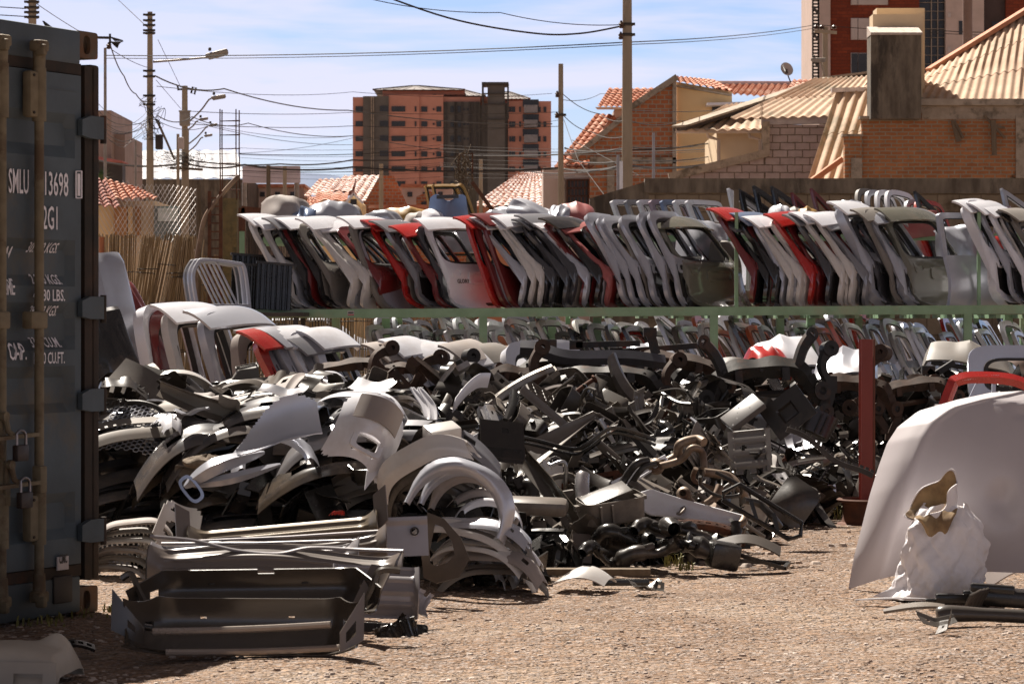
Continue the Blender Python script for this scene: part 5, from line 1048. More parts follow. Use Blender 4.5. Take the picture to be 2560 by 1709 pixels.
# hanging corners poking below the beam
# big loose panels lying on top behind the tailgates
def hoodmesh(W, L_, bow, crump, seed, t=.02):
    rr = random.Random(seed); ph = [rr.uniform(0, 6) for _ in range(4)]
    def fn(u, v):
        x = (u-.5)*W*(1-.12*v); y = (v-.5)*L_; z = bow*(1-(2*u-1)**4)*(.65+.35*math.sin(v*math.pi))+crump*(math.sin(u*7+ph[0])*math.sin(v*5+ph[1])+.5*math.sin(u*13+ph[2]+v*9))
        z += .05*max(0, 1-abs(u-.5)*6)*v-.12*max(0, v-.93)/.07*.5-.10*max(0, abs(u-.5)-.46)/.04
        return (x, y, z)
    return MB().sheet(fn, 26, 16, t)
def hood(px, py, D, W, L_, bow, crump, col, rot, label, seed=1, group='loose panels on top of the rack', cat='hood', name='car_hood'):
    e = E(name, P(px, py, D), label, cat, group, rot=tuple(R(a) for a in rot)); obj('skin', hoodmesh(W, L_, bow, crump, seed), PT[col] if isinstance(col, str) else col, e)
    fr = MB().tube([(-W*.4, -L_*.4, -.02), (W*.4, -L_*.4, -.02), (W*.34, L_*.42, -.02), (-W*.34, L_*.42, -.02)], .02, 6, closed=True); obj('inner_frame', fr, M_dkmetal, e); return e
TOPS = [(720, 522, 39.5, .9, .8, .25, .03, 'dust', (60, 10, 20), 'crumpled tan hood propped above the leftmost tailgates'), (757, 530, 39.2, .5, .6, .12, .03, 'blue', (50, -10, -30), 'small teal fender scrap above the left tailgates'),
 (826, 530, 39.4, .95, .7, .26, .02, 'silver', (58, 0, -12), 'blue grey bulging hood above the left tailgates'), (866, 535, 39.6, .6, .7, .25, .02, 'dust', (55, 5, 30), 'dusty curved bumper end right of the blue grey hood'),
 (960, 538, 39.5, .8, .5, .18, .03, 'silver', (60, 0, 20), 'pale scratched panel behind the first red tailgate'), (1022, 528, 39.9, 1.0, .5, .16, .01, 'gold', (62, 4, 0), 'tan orange hood edge above the middle tailgates'),
 (1050, 540, 39.3, .7, .5, .16, .02, 'dust', (55, 0, -20), 'dusty curved wing below the tan orange hood'), (1090, 545, 39.2, .7, .6, .2, .03, 'white', (60, 20, 10), 'white torn hood corner left of the blue bumper'),
 (1240, 545, 39.4, .8, .6, .22, .02, 'silver', (60, -20, 15), 'glossy silver hood right of the red door edge'), (1130, 575, 39.0, .9, .6, .2, .01, 'silver', (62, 0, 30), 'silver hood glimpsed behind the white lettered tailgate'),
 (1290, 520, 39.6, .35, 1.0, .14, .01, 'grey', (20, -50, 30), 'grey half round bumper end, left of the pair over the dark tailgates'), (1325, 520, 39.4, .6, .9, .22, .01, 'silver', (30, -30, 40), 'grey ribbed half round bumper end, right of the pair'),
 (1360, 540, 39.5, .7, .6, .2, .01, 'white', (45, 0, 10), 'white rounded bumper end right of the grey pair'), (1395, 535, 39.3, .5, .7, .2, .02, 'silver', (55, 10, -20), 'white bumper end with a rust streak'),
 (1440, 530, 39.4, .75, .7, .22, .01, 'dustyred', (50, 0, 8), 'rounded bumper end with faded red patch'), (1500, 545, 39.2, .6, .4, .1, .02, 'blue', (60, 0, -10), 'blue grey lamp pod lying over the silver tailgates'),
 (1760, 590, 38.9, .95, .9, .26, .02, 'silver', (62, 12, 25), 'shiny blue grey bumper bulging behind the olive tailgate'), (1805, 640, 38.7, .7, .9, .2, .02, 'primer', (70, 10, 40), 'crumpled brown grey panel right of the olive tailgate'),
 (1950, 515, 39.4, .4, .4, .14, .01, 'white', (50, 0, 0), 'white dome shaped cover above the right hand tailgates'), (1985, 520, 39.5, .4, .4, .12, .01, 'primer', (50, 0, 10), 'brown dome shaped cover next to the white one'), (2018, 520, 39.4, .4, .4, .12, .01, 'gold', (50, 0, -10), 'yellow dome shaped cover next to the brown one'),
 (2130, 500, 39.6, .5, .4, .1, .03, 'silver', (60, 0, 20), 'silver dented lamp housing above the big dented white tailgate'), (2290, 535, 39.3, .9, .5, .08, .01, 'dustyred', (70, -8, 0), 'faded red spoiler lying over the right hand tailgates'),
 (2410, 600, 38.9, .9, .9, .2, .03, 'silver', (70, 0, 20), 'shiny hood seen through the upright silver door'), (2500, 640, 38.8, .5, 1.1, .1, .02, 'red', (80, 0, 30), 'red panel behind the large white tailgate'), (2520, 520, 39.5, .5, .4, .1, .03, 'mauve', (60, 0, 20), 'mauve scrap above the right edge tailgates')]
for k, (px, py, D, W, L_, bow, cp, col, rot, lab) in enumerate(TOPS): hood(px, py+30, D, W*.85, L_*.78, bow, cp, col, rot, lab, seed=k)
# blue bumper standing on end with golden door frames
e = E('car_bumper', P(1120, 545, 39.3), 'blue bumper cover standing behind the tailgates in front of golden door frames', 'bumper')
obj('cover', MB().sheet(lambda u, v: ((u-.5)*.56*(1-.25*abs(v-.5)), -.28*math.sin(math.pi*u)*(1-.3*v), (v-.45)*.5+.05*math.sin(u*9)*(v > .9)), 24, 10, .01), PT['blue'], e)
obj('mount_strip', MB().bar((-.15, -.2, .28), (.15, -.22, .29), .05), M_plastic, e)
for k, (px, D) in enumerate(((1066, 40.2), (1084, 39.9))):
    e = E('door_hoop', P(px, 560, D), ('rear' if k == 0 else 'front')+' one of two golden square door frames', 'door frame', 'golden door frames')
    q_ = bez([(0.10, 0, 0), (0.0, 0, .50), (.02, 0, .53), (.30, 0, .53), (.42, 0, .50), (.60, 0, 0)], 5); obj('frame', MB().tube(q_, .028, 4), PT['gold'], e)
    obj('seal', MB().tube([p+Vector((.02 if p.x < .3 else -.02, -.02, -.03)) for p in q_], .012, 4), M_rubber, e)
# ================================================================ SCRAP: shapes of the loose parts
M_pl = [M_plastic, mat('grey_plastic', (.065, .055, .046), (.045, .038, .032), rough=.3, scale=5, c3=(.10, .085, .07), bump=.0005, bscale=50), mat('warm_plastic', (.17, .145, .122), (.11, .092, .077), rough=.33, scale=5, c3=(.20, .17, .14)),
        mat('black_plastic', (.022, .020, .018), (.016, .015, .014), rough=.24, scale=6, c3=(.035, .027, .022)), mat('faded_plastic', (.035, .028, .022), (.024, .019, .015), rough=.3, scale=4, c3=(.08, .065, .052))]
M_steel = mat('dull_steel', (.30, .28, .26), (.22, .20, .18), metal=.75, rough=.42, scale=6, c3=(.18, .13, .09)); M_steel2 = mat('bright_steel', (.55, .54, .55), (.45, .44, .44), metal=.85, rough=.3, scale=5, c3=(.35, .28, .22))
M_black_steel = mat('black_steel', (.035, .03, .027), (.022, .02, .018), rough=.5, metal=.3, scale=7, c3=(.085, .04, .022), bump=.001); M_rustsub = mat('rusty_subframe', (.085, .04, .022), (.035, .022, .015), rough=.75, scale=6, detail=8, bump=.0015)
def bumper(L_=1.6, dp=.32, h=.42, seed=0, opening=True, t=.006):
    rr = random.Random(seed); a, b_ = rr.uniform(.0, .05), rr.uniform(.02, .06); k = rr.choice([2, 2.4, 3]); low = rr.random() < .5; ow = rr.uniform(.25, .38)
    def fn(u, v):
        s_ = 2*u-1; x = L_/2*math.copysign(abs(s_)**.92, s_); y = dp*abs(s_)**(k*1.4)
        pr = interp([0, .12, .3, .5, .62, .8, 1], [.05, .0, -.02, -.05, -.02, -.035+a, .06+b_], v); z = h*(v-.5)*(1-.22*abs(s_)**4)+.02*math.sin(s_*9+seed)*(v > .9)
        return (x, y+pr, z)
    def mk(u, v):
        s_ = abs(2*u-1)
        if opening and .58 < v < .80 and s_ < ow: return False
        if opening and low and .15 < v < .34 and (s_ < .5): return False
        if opening and .22 < v < .40 and .66 < s_ < .78: return False
        return True
    return MB().sheet(fn, 54, 18, t, lambda u, v: mk(u, v) and not (v > .945 and (u*18) % 1 < .55))
def fender(L_=.95, h=.5, seed=0, ra=.33, t=.005):
    rr = random.Random(seed); n = 40; out = []; inn = []
    for i in range(n+1):
        a = math.pi*i/n; c, s_ = math.cos(a), math.sin(a); q_ = 3.2
        inn.append((c*ra*1.02, s_*ra)); out.append((math.copysign(abs(c)**(2/q_), c)*L_*.5+rr.uniform(-.004, .004), abs(s_)**(2/q_)*h+.01*math.sin(a*5)))
    def fn(i, k): 
        o, j = out[i], inn[i]; t_ = k/7; x = lerp(o[0], j[0], t_); z = lerp(o[1], j[1], t_); y = -.10*math.sin(t_*2.4)+.09*(x/L_*2)**2-.12*(z/h)**2*.9+(.03 if k == 7 else 0)
        return (x, y, z)
    return MB().sheet(lambda u, v: fn(int(round(u*n)), int(round(v*7))), n, 7, t)
def liner(r=.34, w_=.26, seed=0, t=.004):
    rr = random.Random(seed); ph = rr.uniform(0, 6)
    def fn(u, v):
        a = math.pi*(.02+.96*u); rr_ = r+.012*math.sin(u*26+ph)*(.5+v)+.03*v*math.sin(u*5+ph)
        return (rr_*math.cos(a), (v-.5)*w_+.02*math.sin(u*8+ph), rr_*math.sin(a)*.9)
    mk = lambda u, v: not (v > .8 and math.sin(u*40+ph) > .6) and not (.3 < v < .55 and .4 < u < .5)
    return MB().sheet(fn, 40, 9, t, mk)
def strip(L_=1.2, w_=.14, seed=0, bend=.15, fl=.05, t=.004):
    rr = random.Random(seed); tw_ = rr.uniform(-.8, .8); cur = rr.uniform(-bend, bend); cu2 = rr.uniform(-bend, bend); wv = rr.uniform(.5, 1.3); ph = rr.uniform(0, 6)
    def fn(u, v):
        a = tw_*(u-.5); wd = w_*(.55+.6*math.sin(min(1, u*wv+.15)*math.pi)*.8); y = (v-.5)*wd; z = -fl*max(0, abs(2*v-1)-.6)/.4+.012*math.sin(v*3.1)
        y, z = y*math.cos(a)-z*math.sin(a), y*math.sin(a)+z*math.cos(a)
        return ((u-.5)*L_, y+cur*(2*u-1)**2, z+cu2*(2*u-1)**2+.03*math.sin(u*5+ph))
    return MB().sheet(fn, 26, 9, t, lambda u, v: not (.42 < v < .58 and .2 < (u*3) % 1 < .45 and seed % 3 == 0))
def crate(w_=.4, d=.25, h=.2, seed=0, t=.005):
    rr = random.Random(seed); mb = MB(); tp = rr.uniform(.82, .95)
    def fn(u, v):      # wrap around the box; v from rim to floor
        a = u*2*math.pi; e = 5; c, s_ = math.cos(a), math.sin(a); x = math.copysign(abs(c)**(2/e), c)*w_/2; y = math.copysign(abs(s_)**(2/e), s_)*d/2
        if v < .72: k = lerp(1, tp, v/.72); z = h*(1-v/.72)
        else: k = tp*(1-(v-.72)/.28); z = .004*math.sin(v*60)
        return (x*k, y*k, z+.02*math.sin(u*11+seed)*(v < .1)*(seed % 2))
    mb.sheet(fn, 40, 12, t, None)
    for i in range(rr.randint(2, 4)): x = (rr.random()-.5)*w_*.7; mb.box((x, -d/2-.012, h*.5), (.012, .02, h*.8))
    mb.box((w_*.5, 0, h*.8), (.05, .07, .02)); mb.box((-w_*.5, .02, h*.7), (.05, .04, .03)); return mb
def pipe(seed=0, L_=1.0, r=.025, flange=True, muf=False):
    rr = random.Random(seed); ps = [(-L_/2, 0, 0)]; n = 4
    for i in range(1, n): ps.append((-L_/2+L_*i/n+rr.uniform(-.08, .08), rr.uniform(-.18, .18), rr.uniform(-.07, .1)))
    ps.append((L_/2, rr.uniform(-.1, .1), rr.uniform(0, .1))); q_ = bez(ps, 8); mb = MB().tube(q_, r, 10)
    if flange:
        for a, c in ((q_[0], q_[1]), (q_[-1], q_[-2])):
            d = (a-c).normalized(); M_ = Matrix.Translation(a) @ d.to_track_quat('Z', 'Y').to_matrix().to_4x4(); mb.lathe([(r*1.0, -.012), (r*1.9, -.012), (r*1.9, .004), (r*1.05, .006), (r*.8, .006), (r*.8, -.05)], 12, M_, caps=False)
    if muf: mb.tube([q_[10], q_[11], q_[14], q_[17], q_[18]], [r, r*2.4, r*2.6, r*2.4, r], 14)
    return mb
def splash(w_=.6, h=.42, seed=0, t=.005):
    rr = random.Random(seed); m_ = rr.randint(3, 6); ph = rr.uniform(0, 6); fold = rr.uniform(-.15, .15)
    def fn(u, v):
        x = (u-.5)*w_*(1+.15*math.sin(v*3+ph)); y = (v-.5)*h; z = .014*(1 if math.sin(u*m_*6.28+ph) > 0 else 0)*(.12 < v < .88)+fold*abs(2*v-1)**2+.04*math.sin(u*4+ph)
        if u < .06 or u > .94: z -= .035
        return (x, y, z)
    def mk(u, v): return not ((v > .86 and math.sin(u*30+ph) > .3) or (seed % 2 == 0 and (u-.7)**2+(v-.4)**2 < .006) or (seed % 3 == 1 and .3 < u < .45 and .4 < v < .6) or (u > .85 and v < .2))
    return MB().sheet(fn, 40, 22, t, mk)
def grille(w_=.9, h=.22, seed=0):
    rr = random.Random(seed); mb = MB(); n = rr.randint(4, 6); cv = lambda x: .10*(2*x/w_)**2
    def ln(x0, z0, x1, z1, r): mb.tube([(lerp(x0, x1, k/8), cv(lerp(x0, x1, k/8)), lerp(z0, z1, k/8)) for k in range(9)], r, 6)
    for k in range(n+1): z = lerp(-h/2, h/2, k/n); ww = w_*(.40+.10*k/n); ln(-ww, z, ww, z, .008 if 0 < k < n else .014)
    for k in range(9): x = lerp(-w_*.42, w_*.42, k/8); ln(x, -h/2, x*1.12, h/2, .006 if 0 < k < 8 else .013)
    return mb
def duct(seed=0, s_=1):
    rr = random.Random(seed); ps = [Vector((-.22, 0, 0)), Vector((-.08, rr.uniform(-.1, .1), rr.uniform(0, .1))), Vector((.08, rr.uniform(-.12, .12), rr.uniform(-.05, .12))), Vector((.22, rr.uniform(-.1, .1), rr.uniform(-.05, .05)))]
    q_ = bez([p*s_ for p in ps], 6); n = len(q_); rs = [(.045+.014*math.sin(i/n*rr.uniform(5, 8))+(.012 if i in (2, 3, n-3) else 0))*s_ for i in range(n)]
    mb = MB().tube(q_, rs, 10, caps=False); mb.tube([q_[0], q_[0]+(q_[0]-q_[1]).normalized()*.02], rs[0]*1.15, 12, caps=False)
    mb.bbox(q_[n//2]+Vector((0, 0, .03*s_)), (.12*s_, .10*s_, .05*s_), .015); mb.box(q_[-2]+Vector((0, .07*s_, 0)), (.03, .06, .015)); return mb
def bracket(seed=0):
    rr = random.Random(seed); w_, h = rr.uniform(.12, .3), rr.uniform(.08, .16)
    return MB().sheet(lambda u, v: ((u-.5)*w_, (v-.5)*h*(1-.4*u), .05*(u > .6)*(u-.6)*4+.01*(v > .8)), 14, 8, .004, lambda u, v: not ((u-.3)**2+(v-.5)**2 < .012 or (u-.8)**2+(v-.5)**2 < .01))
def beam(L_=1.1, seed=0):
    rr = random.Random(seed); c = rr.uniform(.03, .10)
    def fn(u, v): s_ = 2*u-1; hat = interp([0, .15, .25, .75, .85, 1], [0, 0, .05, .05, 0, 0], v); return (s_*L_/2, (v-.5)*.12-c*0, hat+c*(1-s_*s_))
    return MB().sheet(fn, 30, 16, .004, lambda u, v: not (.42 < v < .58 and (u*9) % 1 < .35)).box((-L_/2+.03, 0, -.02), (.09, .13, .05)).box((L_/2-.03, 0, -.02), (.09, .13, .05))
def hosebundle(seed=0):
    rr = random.Random(seed); mb = MB()
    for k in range(3):
        ps = [(-.45+.02*k, .03*k, 0)]+[(-.45+.3*i+rr.uniform(-.05, .05), .03*k+rr.uniform(-.1, .1), rr.uniform(0, .18)) for i in range(1, 3)]+[(.4, .03*k, .05)]; mb.tube(bez(ps, 8), .010+.004*k, 8)
    for x in (-.2, .15): mb.box((x, .03, .05), (.02, .12, .03))
    return mb
def panelbit(seed=0, w_=.5, h=.3):
    rr = random.Random(seed); ph = [rr.uniform(0, 6) for _ in range(3)]; cu = rr.uniform(.1, .5)
    def fn(u, v):
        x = (u-.5)*w_; y = (v-.5)*h*(1-.5*u*(seed % 2)); z = cu*(u-.5)**2+.10*(v-.5)**2+.015*math.sin(u*9+ph[0])+(-.04*max(0, (v-.85)/.15))
        return (x, y, z)
    cut = rr.uniform(.5, 1.2)
    return MB().sheet(fn, 22, 12, .004, lambda u, v: (u*cut+v > .2) and (2-u-v*cut > .25) and not (seed % 3 == 0 and .3 < u < .55 and .35 < v < .65))
def subframe(seed=0):
    rr = random.Random(seed); mb = MB(); w_ = .48; z0 = .40
    top = bez([(-w_*.78, 0, z0*.78), (-w_*.55, 0, z0), (0, 0, z0*1.04), (w_*.55, 0, z0), (w_*.78, 0, z0*.78)], 6)
    mb.tube(top, [.072+.010*math.sin(i) for i in range(len(top))], 4)
    for s_ in (-1, 1):
        arm = bez([(s_*w_*.78, 0, z0*.80), (s_*w_*.95, -.02, z0*.45), (s_*w_*1.02, -.05, .15), (s_*w_*.88, -.06, .0)], 6); mb.tube(arm, [.068, .066, .064, .062, .06, .058, .056, .054, .052, .05, .05, .05, .052, .055, .058, .058, .056, .055, .055][:len(arm)], 4)
        M_ = Matrix.Translation((s_*w_*.98, -.07, z0*.55)) @ Euler((R(90), 0, 0)).to_matrix().to_4x4(); mb.lathe([(.028, -.04), (.066, -.04), (.066, .04), (.028, .04), (.028, -.04)], 18, M_, caps=False); mb.lathe([(.0, -.01), (.022, -.03), (.022, .03), (0, .03)], 12, M_)
        ear = bez([(s_*w_*.62, 0, z0), (s_*w_*.75, 0, z0+.13), (s_*w_*.92, 0, z0+.22)], 5) if seed % 2 else bez([(s_*w_*.5, .05, z0), (s_*w_*.58, .1, z0+.05)], 3); mb.tube(ear, [.05]*(len(ear)-1)+[.035], 5)
        M2 = Matrix.Translation(ear[-1]) @ Euler((R(90), 0, 0)).to_matrix().to_4x4(); mb.lathe([(.022, -.035), (.05, -.035), (.05, .035), (.022, .035), (.022, -.035)], 16, M2, caps=False)
        mb.box((s_*w_*.88, -.06, -.02), (.12, .06, .05)); mb.box((s_*w_*.4, -.05, z0-.04), (.06, .05, .09))
    for k in range(5): mb.lathe([(.018, 0), (.016, .014), (.008, .016)], 10, Matrix.Translation((lerp(-.3, .3, k/4), -.042, z0*1.0)) @ Euler((R(90), 0, 0)).to_matrix().to_4x4())
    if seed % 3 == 0: mb.tube([(-w_*.7, .12, z0*.6), (w_*.7, .12, z0*.6)], .03, 6)
    return mb
def arm(seed=0):
    rr = random.Random(seed); mb = MB(); q_ = bez([(0, 0, 0), (.05, 0, .15), (-.02, 0, .32), (.03, 0, .45)], 5); mb.tube(q_, [.055, .05, .045, .04, .038, .038, .036, .035, .035, .036, .038, .04, .042, .045, .05, .05], 5)
    for p in (q_[0], q_[-1]): M_ = Matrix.Translation(p) @ Euler((R(90), 0, 0)).to_matrix().to_4x4(); mb.lathe([(.02, -.05), (.058, -.05), (.058, .05), (.02, .05), (.02, -.05)], 14, M_, caps=False)
    mb.box((.05, 0, .2), (.08, .03, .12)); return mb
# cached variants
KIND = {
 'bumper_cover': ([lambda s=s: bumper(1.35+.1*(s % 4), .28+.04*(s % 3), .34+.05*(s % 3), s) for s in range(6)], 'bumper cover', 'white silver cream grey dark dust primer'.split()),
 'fender_panel': ([lambda s=s: fender(.85+.08*(s % 3), .42+.05*(s % 2), s, .30+.02*(s % 3)) for s in range(4)], 'fender', 'white silver cream dust grey'.split()),
 'wheel_liner': ([lambda s=s: liner(.30+.02*s, .24, s) for s in range(4)], 'wheel liner', None),
 'trim_strip': ([lambda s=s: strip(.7+.14*(s % 5), .10+.03*(s % 3), s, .14) for s in range(8)], 'trim strip', None),
 'plastic_bin': ([lambda s=s: crate(.28+.06*(s % 3), .2+.04*(s % 2), .14+.04*(s % 3), s) for s in range(5)], 'plastic housing', None),
 'exhaust_pipe': ([lambda s=s: pipe(s, .7+.1*(s % 4), .022+.004*(s % 3), True, s % 3 == 2) for s in range(6)], 'pipe', None),
 'splash_shield': ([lambda s=s: splash(.5+.08*(s % 3), .34+.05*(s % 3), s) for s in range(7)], 'splash shield', None),
 'radiator_grille': ([lambda s=s: grille(.75+.1*(s % 3), .18+.03*(s % 3), s) for s in range(3)], 'grille', None),
 'air_duct': ([lambda s=s: duct(s, .8+.15*(s % 3)) for s in range(5)], 'air duct', None),
 'metal_bracket': ([lambda s=s: bracket(s) for s in range(5)], 'bracket', None),
 'bumper_beam': ([lambda s=s: beam(.9+.1*(s % 3), s) for s in range(3)], 'bumper beam', None),
 'hose_bundle': ([lambda s=s: hosebundle(s) for s in range(3)], 'hose', None),
 'panel_scrap': ([lambda s=s: panelbit(s, .35+.08*(s % 4), .22+.05*(s % 3)) for s in range(8)], 'panel scrap', None)}
KC = {}
def kmesh(kind, v):
    fs = KIND[kind][0]; v %= len(fs)
    if (kind, v) not in KC: KC[(kind, v)] = fs[v]().mesh(kind, 40)
    return KC[(kind, v)]
def piece(kind, loc, rot, m, label, group=None, v=0, scale=1):
    o = obj(kind, kmesh(kind, v), m, None, loc=loc, rot=tuple(R(a) for a in rot), label=label, cat=KIND[kind][1], group=group)
    if scale != 1: o.scale = (scale,)*3
    return o
# ---------------------------------------------------------------- heap surface heights (metres) as a function of place
def h_left(x, y):          # bumper heap beside the container
    px = CX+F*x/y
    if px > 1420 or px < 150: return -1
    front = interp([200, 420, 1000, 1130, 1330, 1420], [14.6, 14.5, 13.9, 13.5, 13.8, 14.8], px)
    top = interp([200, 300, 600, 950, 1060, 1200, 1340, 1420], [.78, .84, .92, .92, .86, .52, .22, .0], px)
    return top*min(1, max(0, (y-front)/.35))**.5 if y > front else -1
def h_mid(x, y):
    px = CX+F*x/y
    front = interp([1000, 1250, 1350, 1800, 1960, 2080, 2260, 2560], [15.0, 14.9, 14.8, 15.4, 17.2, 18.7, 19.0, 17.0], px)
    if y < front: return -1
    return min(.70, .10+.13*(y-front))+.05*math.sin(x*5)*math.cos(y*4)
# inner mass of the heaps: uncountable dark shards
def shards(name, n, sampler, seed, m, label):
    r_ = random.Random(seed); mb = MB()
    for _ in range(n):
        p, s_ = sampler(r_); E_ = Euler((r_.uniform(-1.2, 1.2), r_.uniform(-1.2, 1.2), r_.uniform(0, 6.28))).to_matrix().to_4x4(); M_ = Matrix.Translation(p) @ E_
        w_, h = s_*r_.uniform(.5, 1.4), s_*r_.uniform(.25, .8); c = r_.uniform(-.15, .15)*s_
        mb.add([(-w_/2, -h/2, 0), (0, -h/2, c), (w_/2, -h/2*r_.uniform(.4, 1), 0), (w_/2, h/2, 0), (0, h/2*r_.uniform(.7, 1.3), c), (-w_/2, h/2, 0), (-w_/2, -h/2, -.008), (0, -h/2, c-.008), (w_/2, -h/2, -.008), (w_/2, h/2, -.008), (0, h/2, c-.008), (-w_/2, h/2, -.008)],
               [(0,1,4,5), (1,2,3,4), (11,10,7,6), (10,9,8,7), (0,6,7,1), (1,7,8,2), (2,8,9,3), (3,9,10,4), (4,10,11,5), (5,11,6,0)], M_)
    o = obj(name, mb, m, kind='stuff', label=label, cat='scrap', smooth=False); return o
def samp_left(r_):
    while 1:
        px = r_.uniform(225, 1400); y = 13.6+r_.random()**1.3*7.5; x = (px-CX)/F*y; h = h_left(x, y)
        if h > .05: return Vector((x, y+.25, r_.uniform(.02, max(.05, h-.10)))), .22
def samp_mid(r_):
    while 1:
        px = r_.uniform(1050, 2700); y = 14.9+r_.random()**1.2*8.5; x = (px-CX)/F*y; h = h_mid(x, y)
        if h > .04: return Vector((x, y+.15, r_.uniform(.0, max(.04, h-.05)))), .18
shards('bumper_heap_filling', 1100, samp_left, 31, M_pl[3], 'dark tangle of broken plastic inside the bumper heap')
shards('scrap_heap_filling', 3600, samp_mid, 32, M_pl[3], 'dark tangle of small broken plastic inside the wide scrap heap')
shards('scrap_heap_crumbs', 1500, lambda r_: (lambda q_: (Vector((q_[0].x, q_[0].y, max(.02, h_mid(q_[0].x, q_[0].y)+r_.uniform(-.08, .03)))), .10))(samp_mid(r_)), 33, M_pl[2], 'small grey plastic fragments lying between the scrap pieces')
# ---------------------------------------------------------------- left heap: layers of bumper covers and fenders seen from the front
r_ = random.Random(77); gl = 'bumper covers layered in the dark face of the heap'
lay = 0
for zi in range(19):
    z = .06+zi*.043
    px = 265+r_.uniform(0, 60)
    while px < 1010:
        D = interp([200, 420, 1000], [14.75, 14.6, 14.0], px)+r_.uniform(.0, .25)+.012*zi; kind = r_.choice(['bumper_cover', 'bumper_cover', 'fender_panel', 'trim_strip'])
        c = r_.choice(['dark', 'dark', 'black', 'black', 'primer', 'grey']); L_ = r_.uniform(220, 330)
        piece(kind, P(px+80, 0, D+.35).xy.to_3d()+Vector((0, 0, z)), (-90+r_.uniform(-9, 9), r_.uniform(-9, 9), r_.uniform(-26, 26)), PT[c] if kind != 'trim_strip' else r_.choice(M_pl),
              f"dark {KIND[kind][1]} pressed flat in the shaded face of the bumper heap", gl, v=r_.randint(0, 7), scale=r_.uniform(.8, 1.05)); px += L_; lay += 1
# top of the left heap, sunlit
for k in range(46):
    px = r_.uniform(250, 1010); D = r_.uniform(14.8, 18.5); x = P(px, 0, D).x; z = h_left(x, D)+r_.uniform(-.10, .02)
    kind = r_.choice(['bumper_cover', 'fender_panel', 'bumper_cover', 'panel_scrap', 'trim_strip', 'splash_shield']); c = r_.choice(['silver', 'white', 'grey', 'dark', 'dust', 'cream', 'primer'])
    piece(kind, (x, D, z), (-r_.uniform(75, 112) if kind in ('bumper_cover', 'fender_panel') else r_.uniform(-25, 25), r_.uniform(-14, 14), r_.uniform(0, 360)), PT[c] if kind in ('bumper_cover', 'fender_panel', 'panel_scrap') else r_.choice(M_pl), f"loose {KIND[kind][1]} lying on top of the bumper heap", 'loose parts on top of the bumper heap', v=r_.randint(0, 7), scale=r_.uniform(.36, .58))
# stack of curled fender ends at the right foot of the heap
for k in range(19):
    z = .05+k*.018; f_ = k/18; px = lerp(1215, 1200, f_)+r_.uniform(-34, 30)
    piece(r_.choice(['fender_panel', 'bumper_cover']), P(px, 0, 13.75+r_.uniform(-.12, .2)).xy.to_3d()+Vector((0, 0, z)), (-r_.uniform(72, 92), r_.uniform(-8, 12)+6, r_.uniform(-30, 5)), PT[['cream', 'silver', 'white', 'dust', 'primer'][k % 5]], f"pale curled bumper end in the low stack at the foot of the heap", 'pale curled ends stacked at the foot of the heap', v=r_.randint(0, 5), scale=r_.uniform(.30, .42))
# ---------------------------------------------------------------- wide middle heap
kinds = ['trim_strip']*5+['plastic_bin']*4+['splash_shield']*5+['exhaust_pipe']*2+['air_duct']*1+['metal_bracket']*5+['panel_scrap']*5+['wheel_liner']*3+['hose_bundle', 'radiator_grille', 'bumper_beam', 'bumper_beam']
r_ = random.Random(5); cnt = 0
for k in range(420):
    px = r_.uniform(1060, 2620); D = 14.9+r_.random()**.9*5.5; x = P(px, 0, D).x; h = h_mid(x, D)
    if h < 0: continue
    if px < 1330 and D < 14.9: continue
    kind = r_.choice(kinds)
    if px > 1550 and D > 17 and kind == 'exhaust_pipe' : kind = 'splash_shield'
    m = r_.choice(M_pl+[M_pl[0], M_pl[1], M_pl[2], M_pl[2]]) if kind not in ('exhaust_pipe', 'metal_bracket', 'bumper_beam') else r_.choice([M_steel, M_rust, M_steel2, M_steel])
    if kind in ('panel_scrap', 'splash_shield') and r_.random() < .28: m = PT[r_.choice(['silver', 'cream', 'dust'])]
    where = 'near edge' if D < 16.5 else ('middle slope' if D < 19 else 'far slope')
    piece(kind, (x, D, h+r_.uniform(-.03, .08)), (r_.uniform(-65, 65), r_.uniform(-55, 55), r_.uniform(0, 360)), m, f"{KIND[kind][1]} lying jumbled on the {where} of the wide scrap heap", f'{KIND[kind][1]}s on the {where} of the scrap heap', v=r_.randint(0, 9), scale=r_.uniform(.42, .85)); cnt += 1
# debris between container and hatch frames (left, behind the bumpers)
for k in range(60):
    px = r_.uniform(240, 960); D = r_.uniform(16.6, 19.3); x = P(px, 0, D).x
    if 440 < px < 700 and D > 17.0: continue
    kind = r_.choice(['trim_strip', 'plastic_bin', 'splash_shield', 'air_duct', 'panel_scrap', 'plastic_bin', 'wheel_liner']); piece(kind, (x, D, .80+r_.uniform(-.08, .04)), (r_.uniform(-50, 50), r_.uniform(-40, 40), r_.uniform(0, 360)), r_.choice([M_pl[1], M_pl[2], M_pl[2], M_pl[4], M_pl[0]]), f"grey {KIND[kind][1]} in the debris between bumper heap and hatch frames", 'grey plastic parts behind the bumper heap', v=r_.randint(0, 9), scale=r_.uniform(.45, .75))
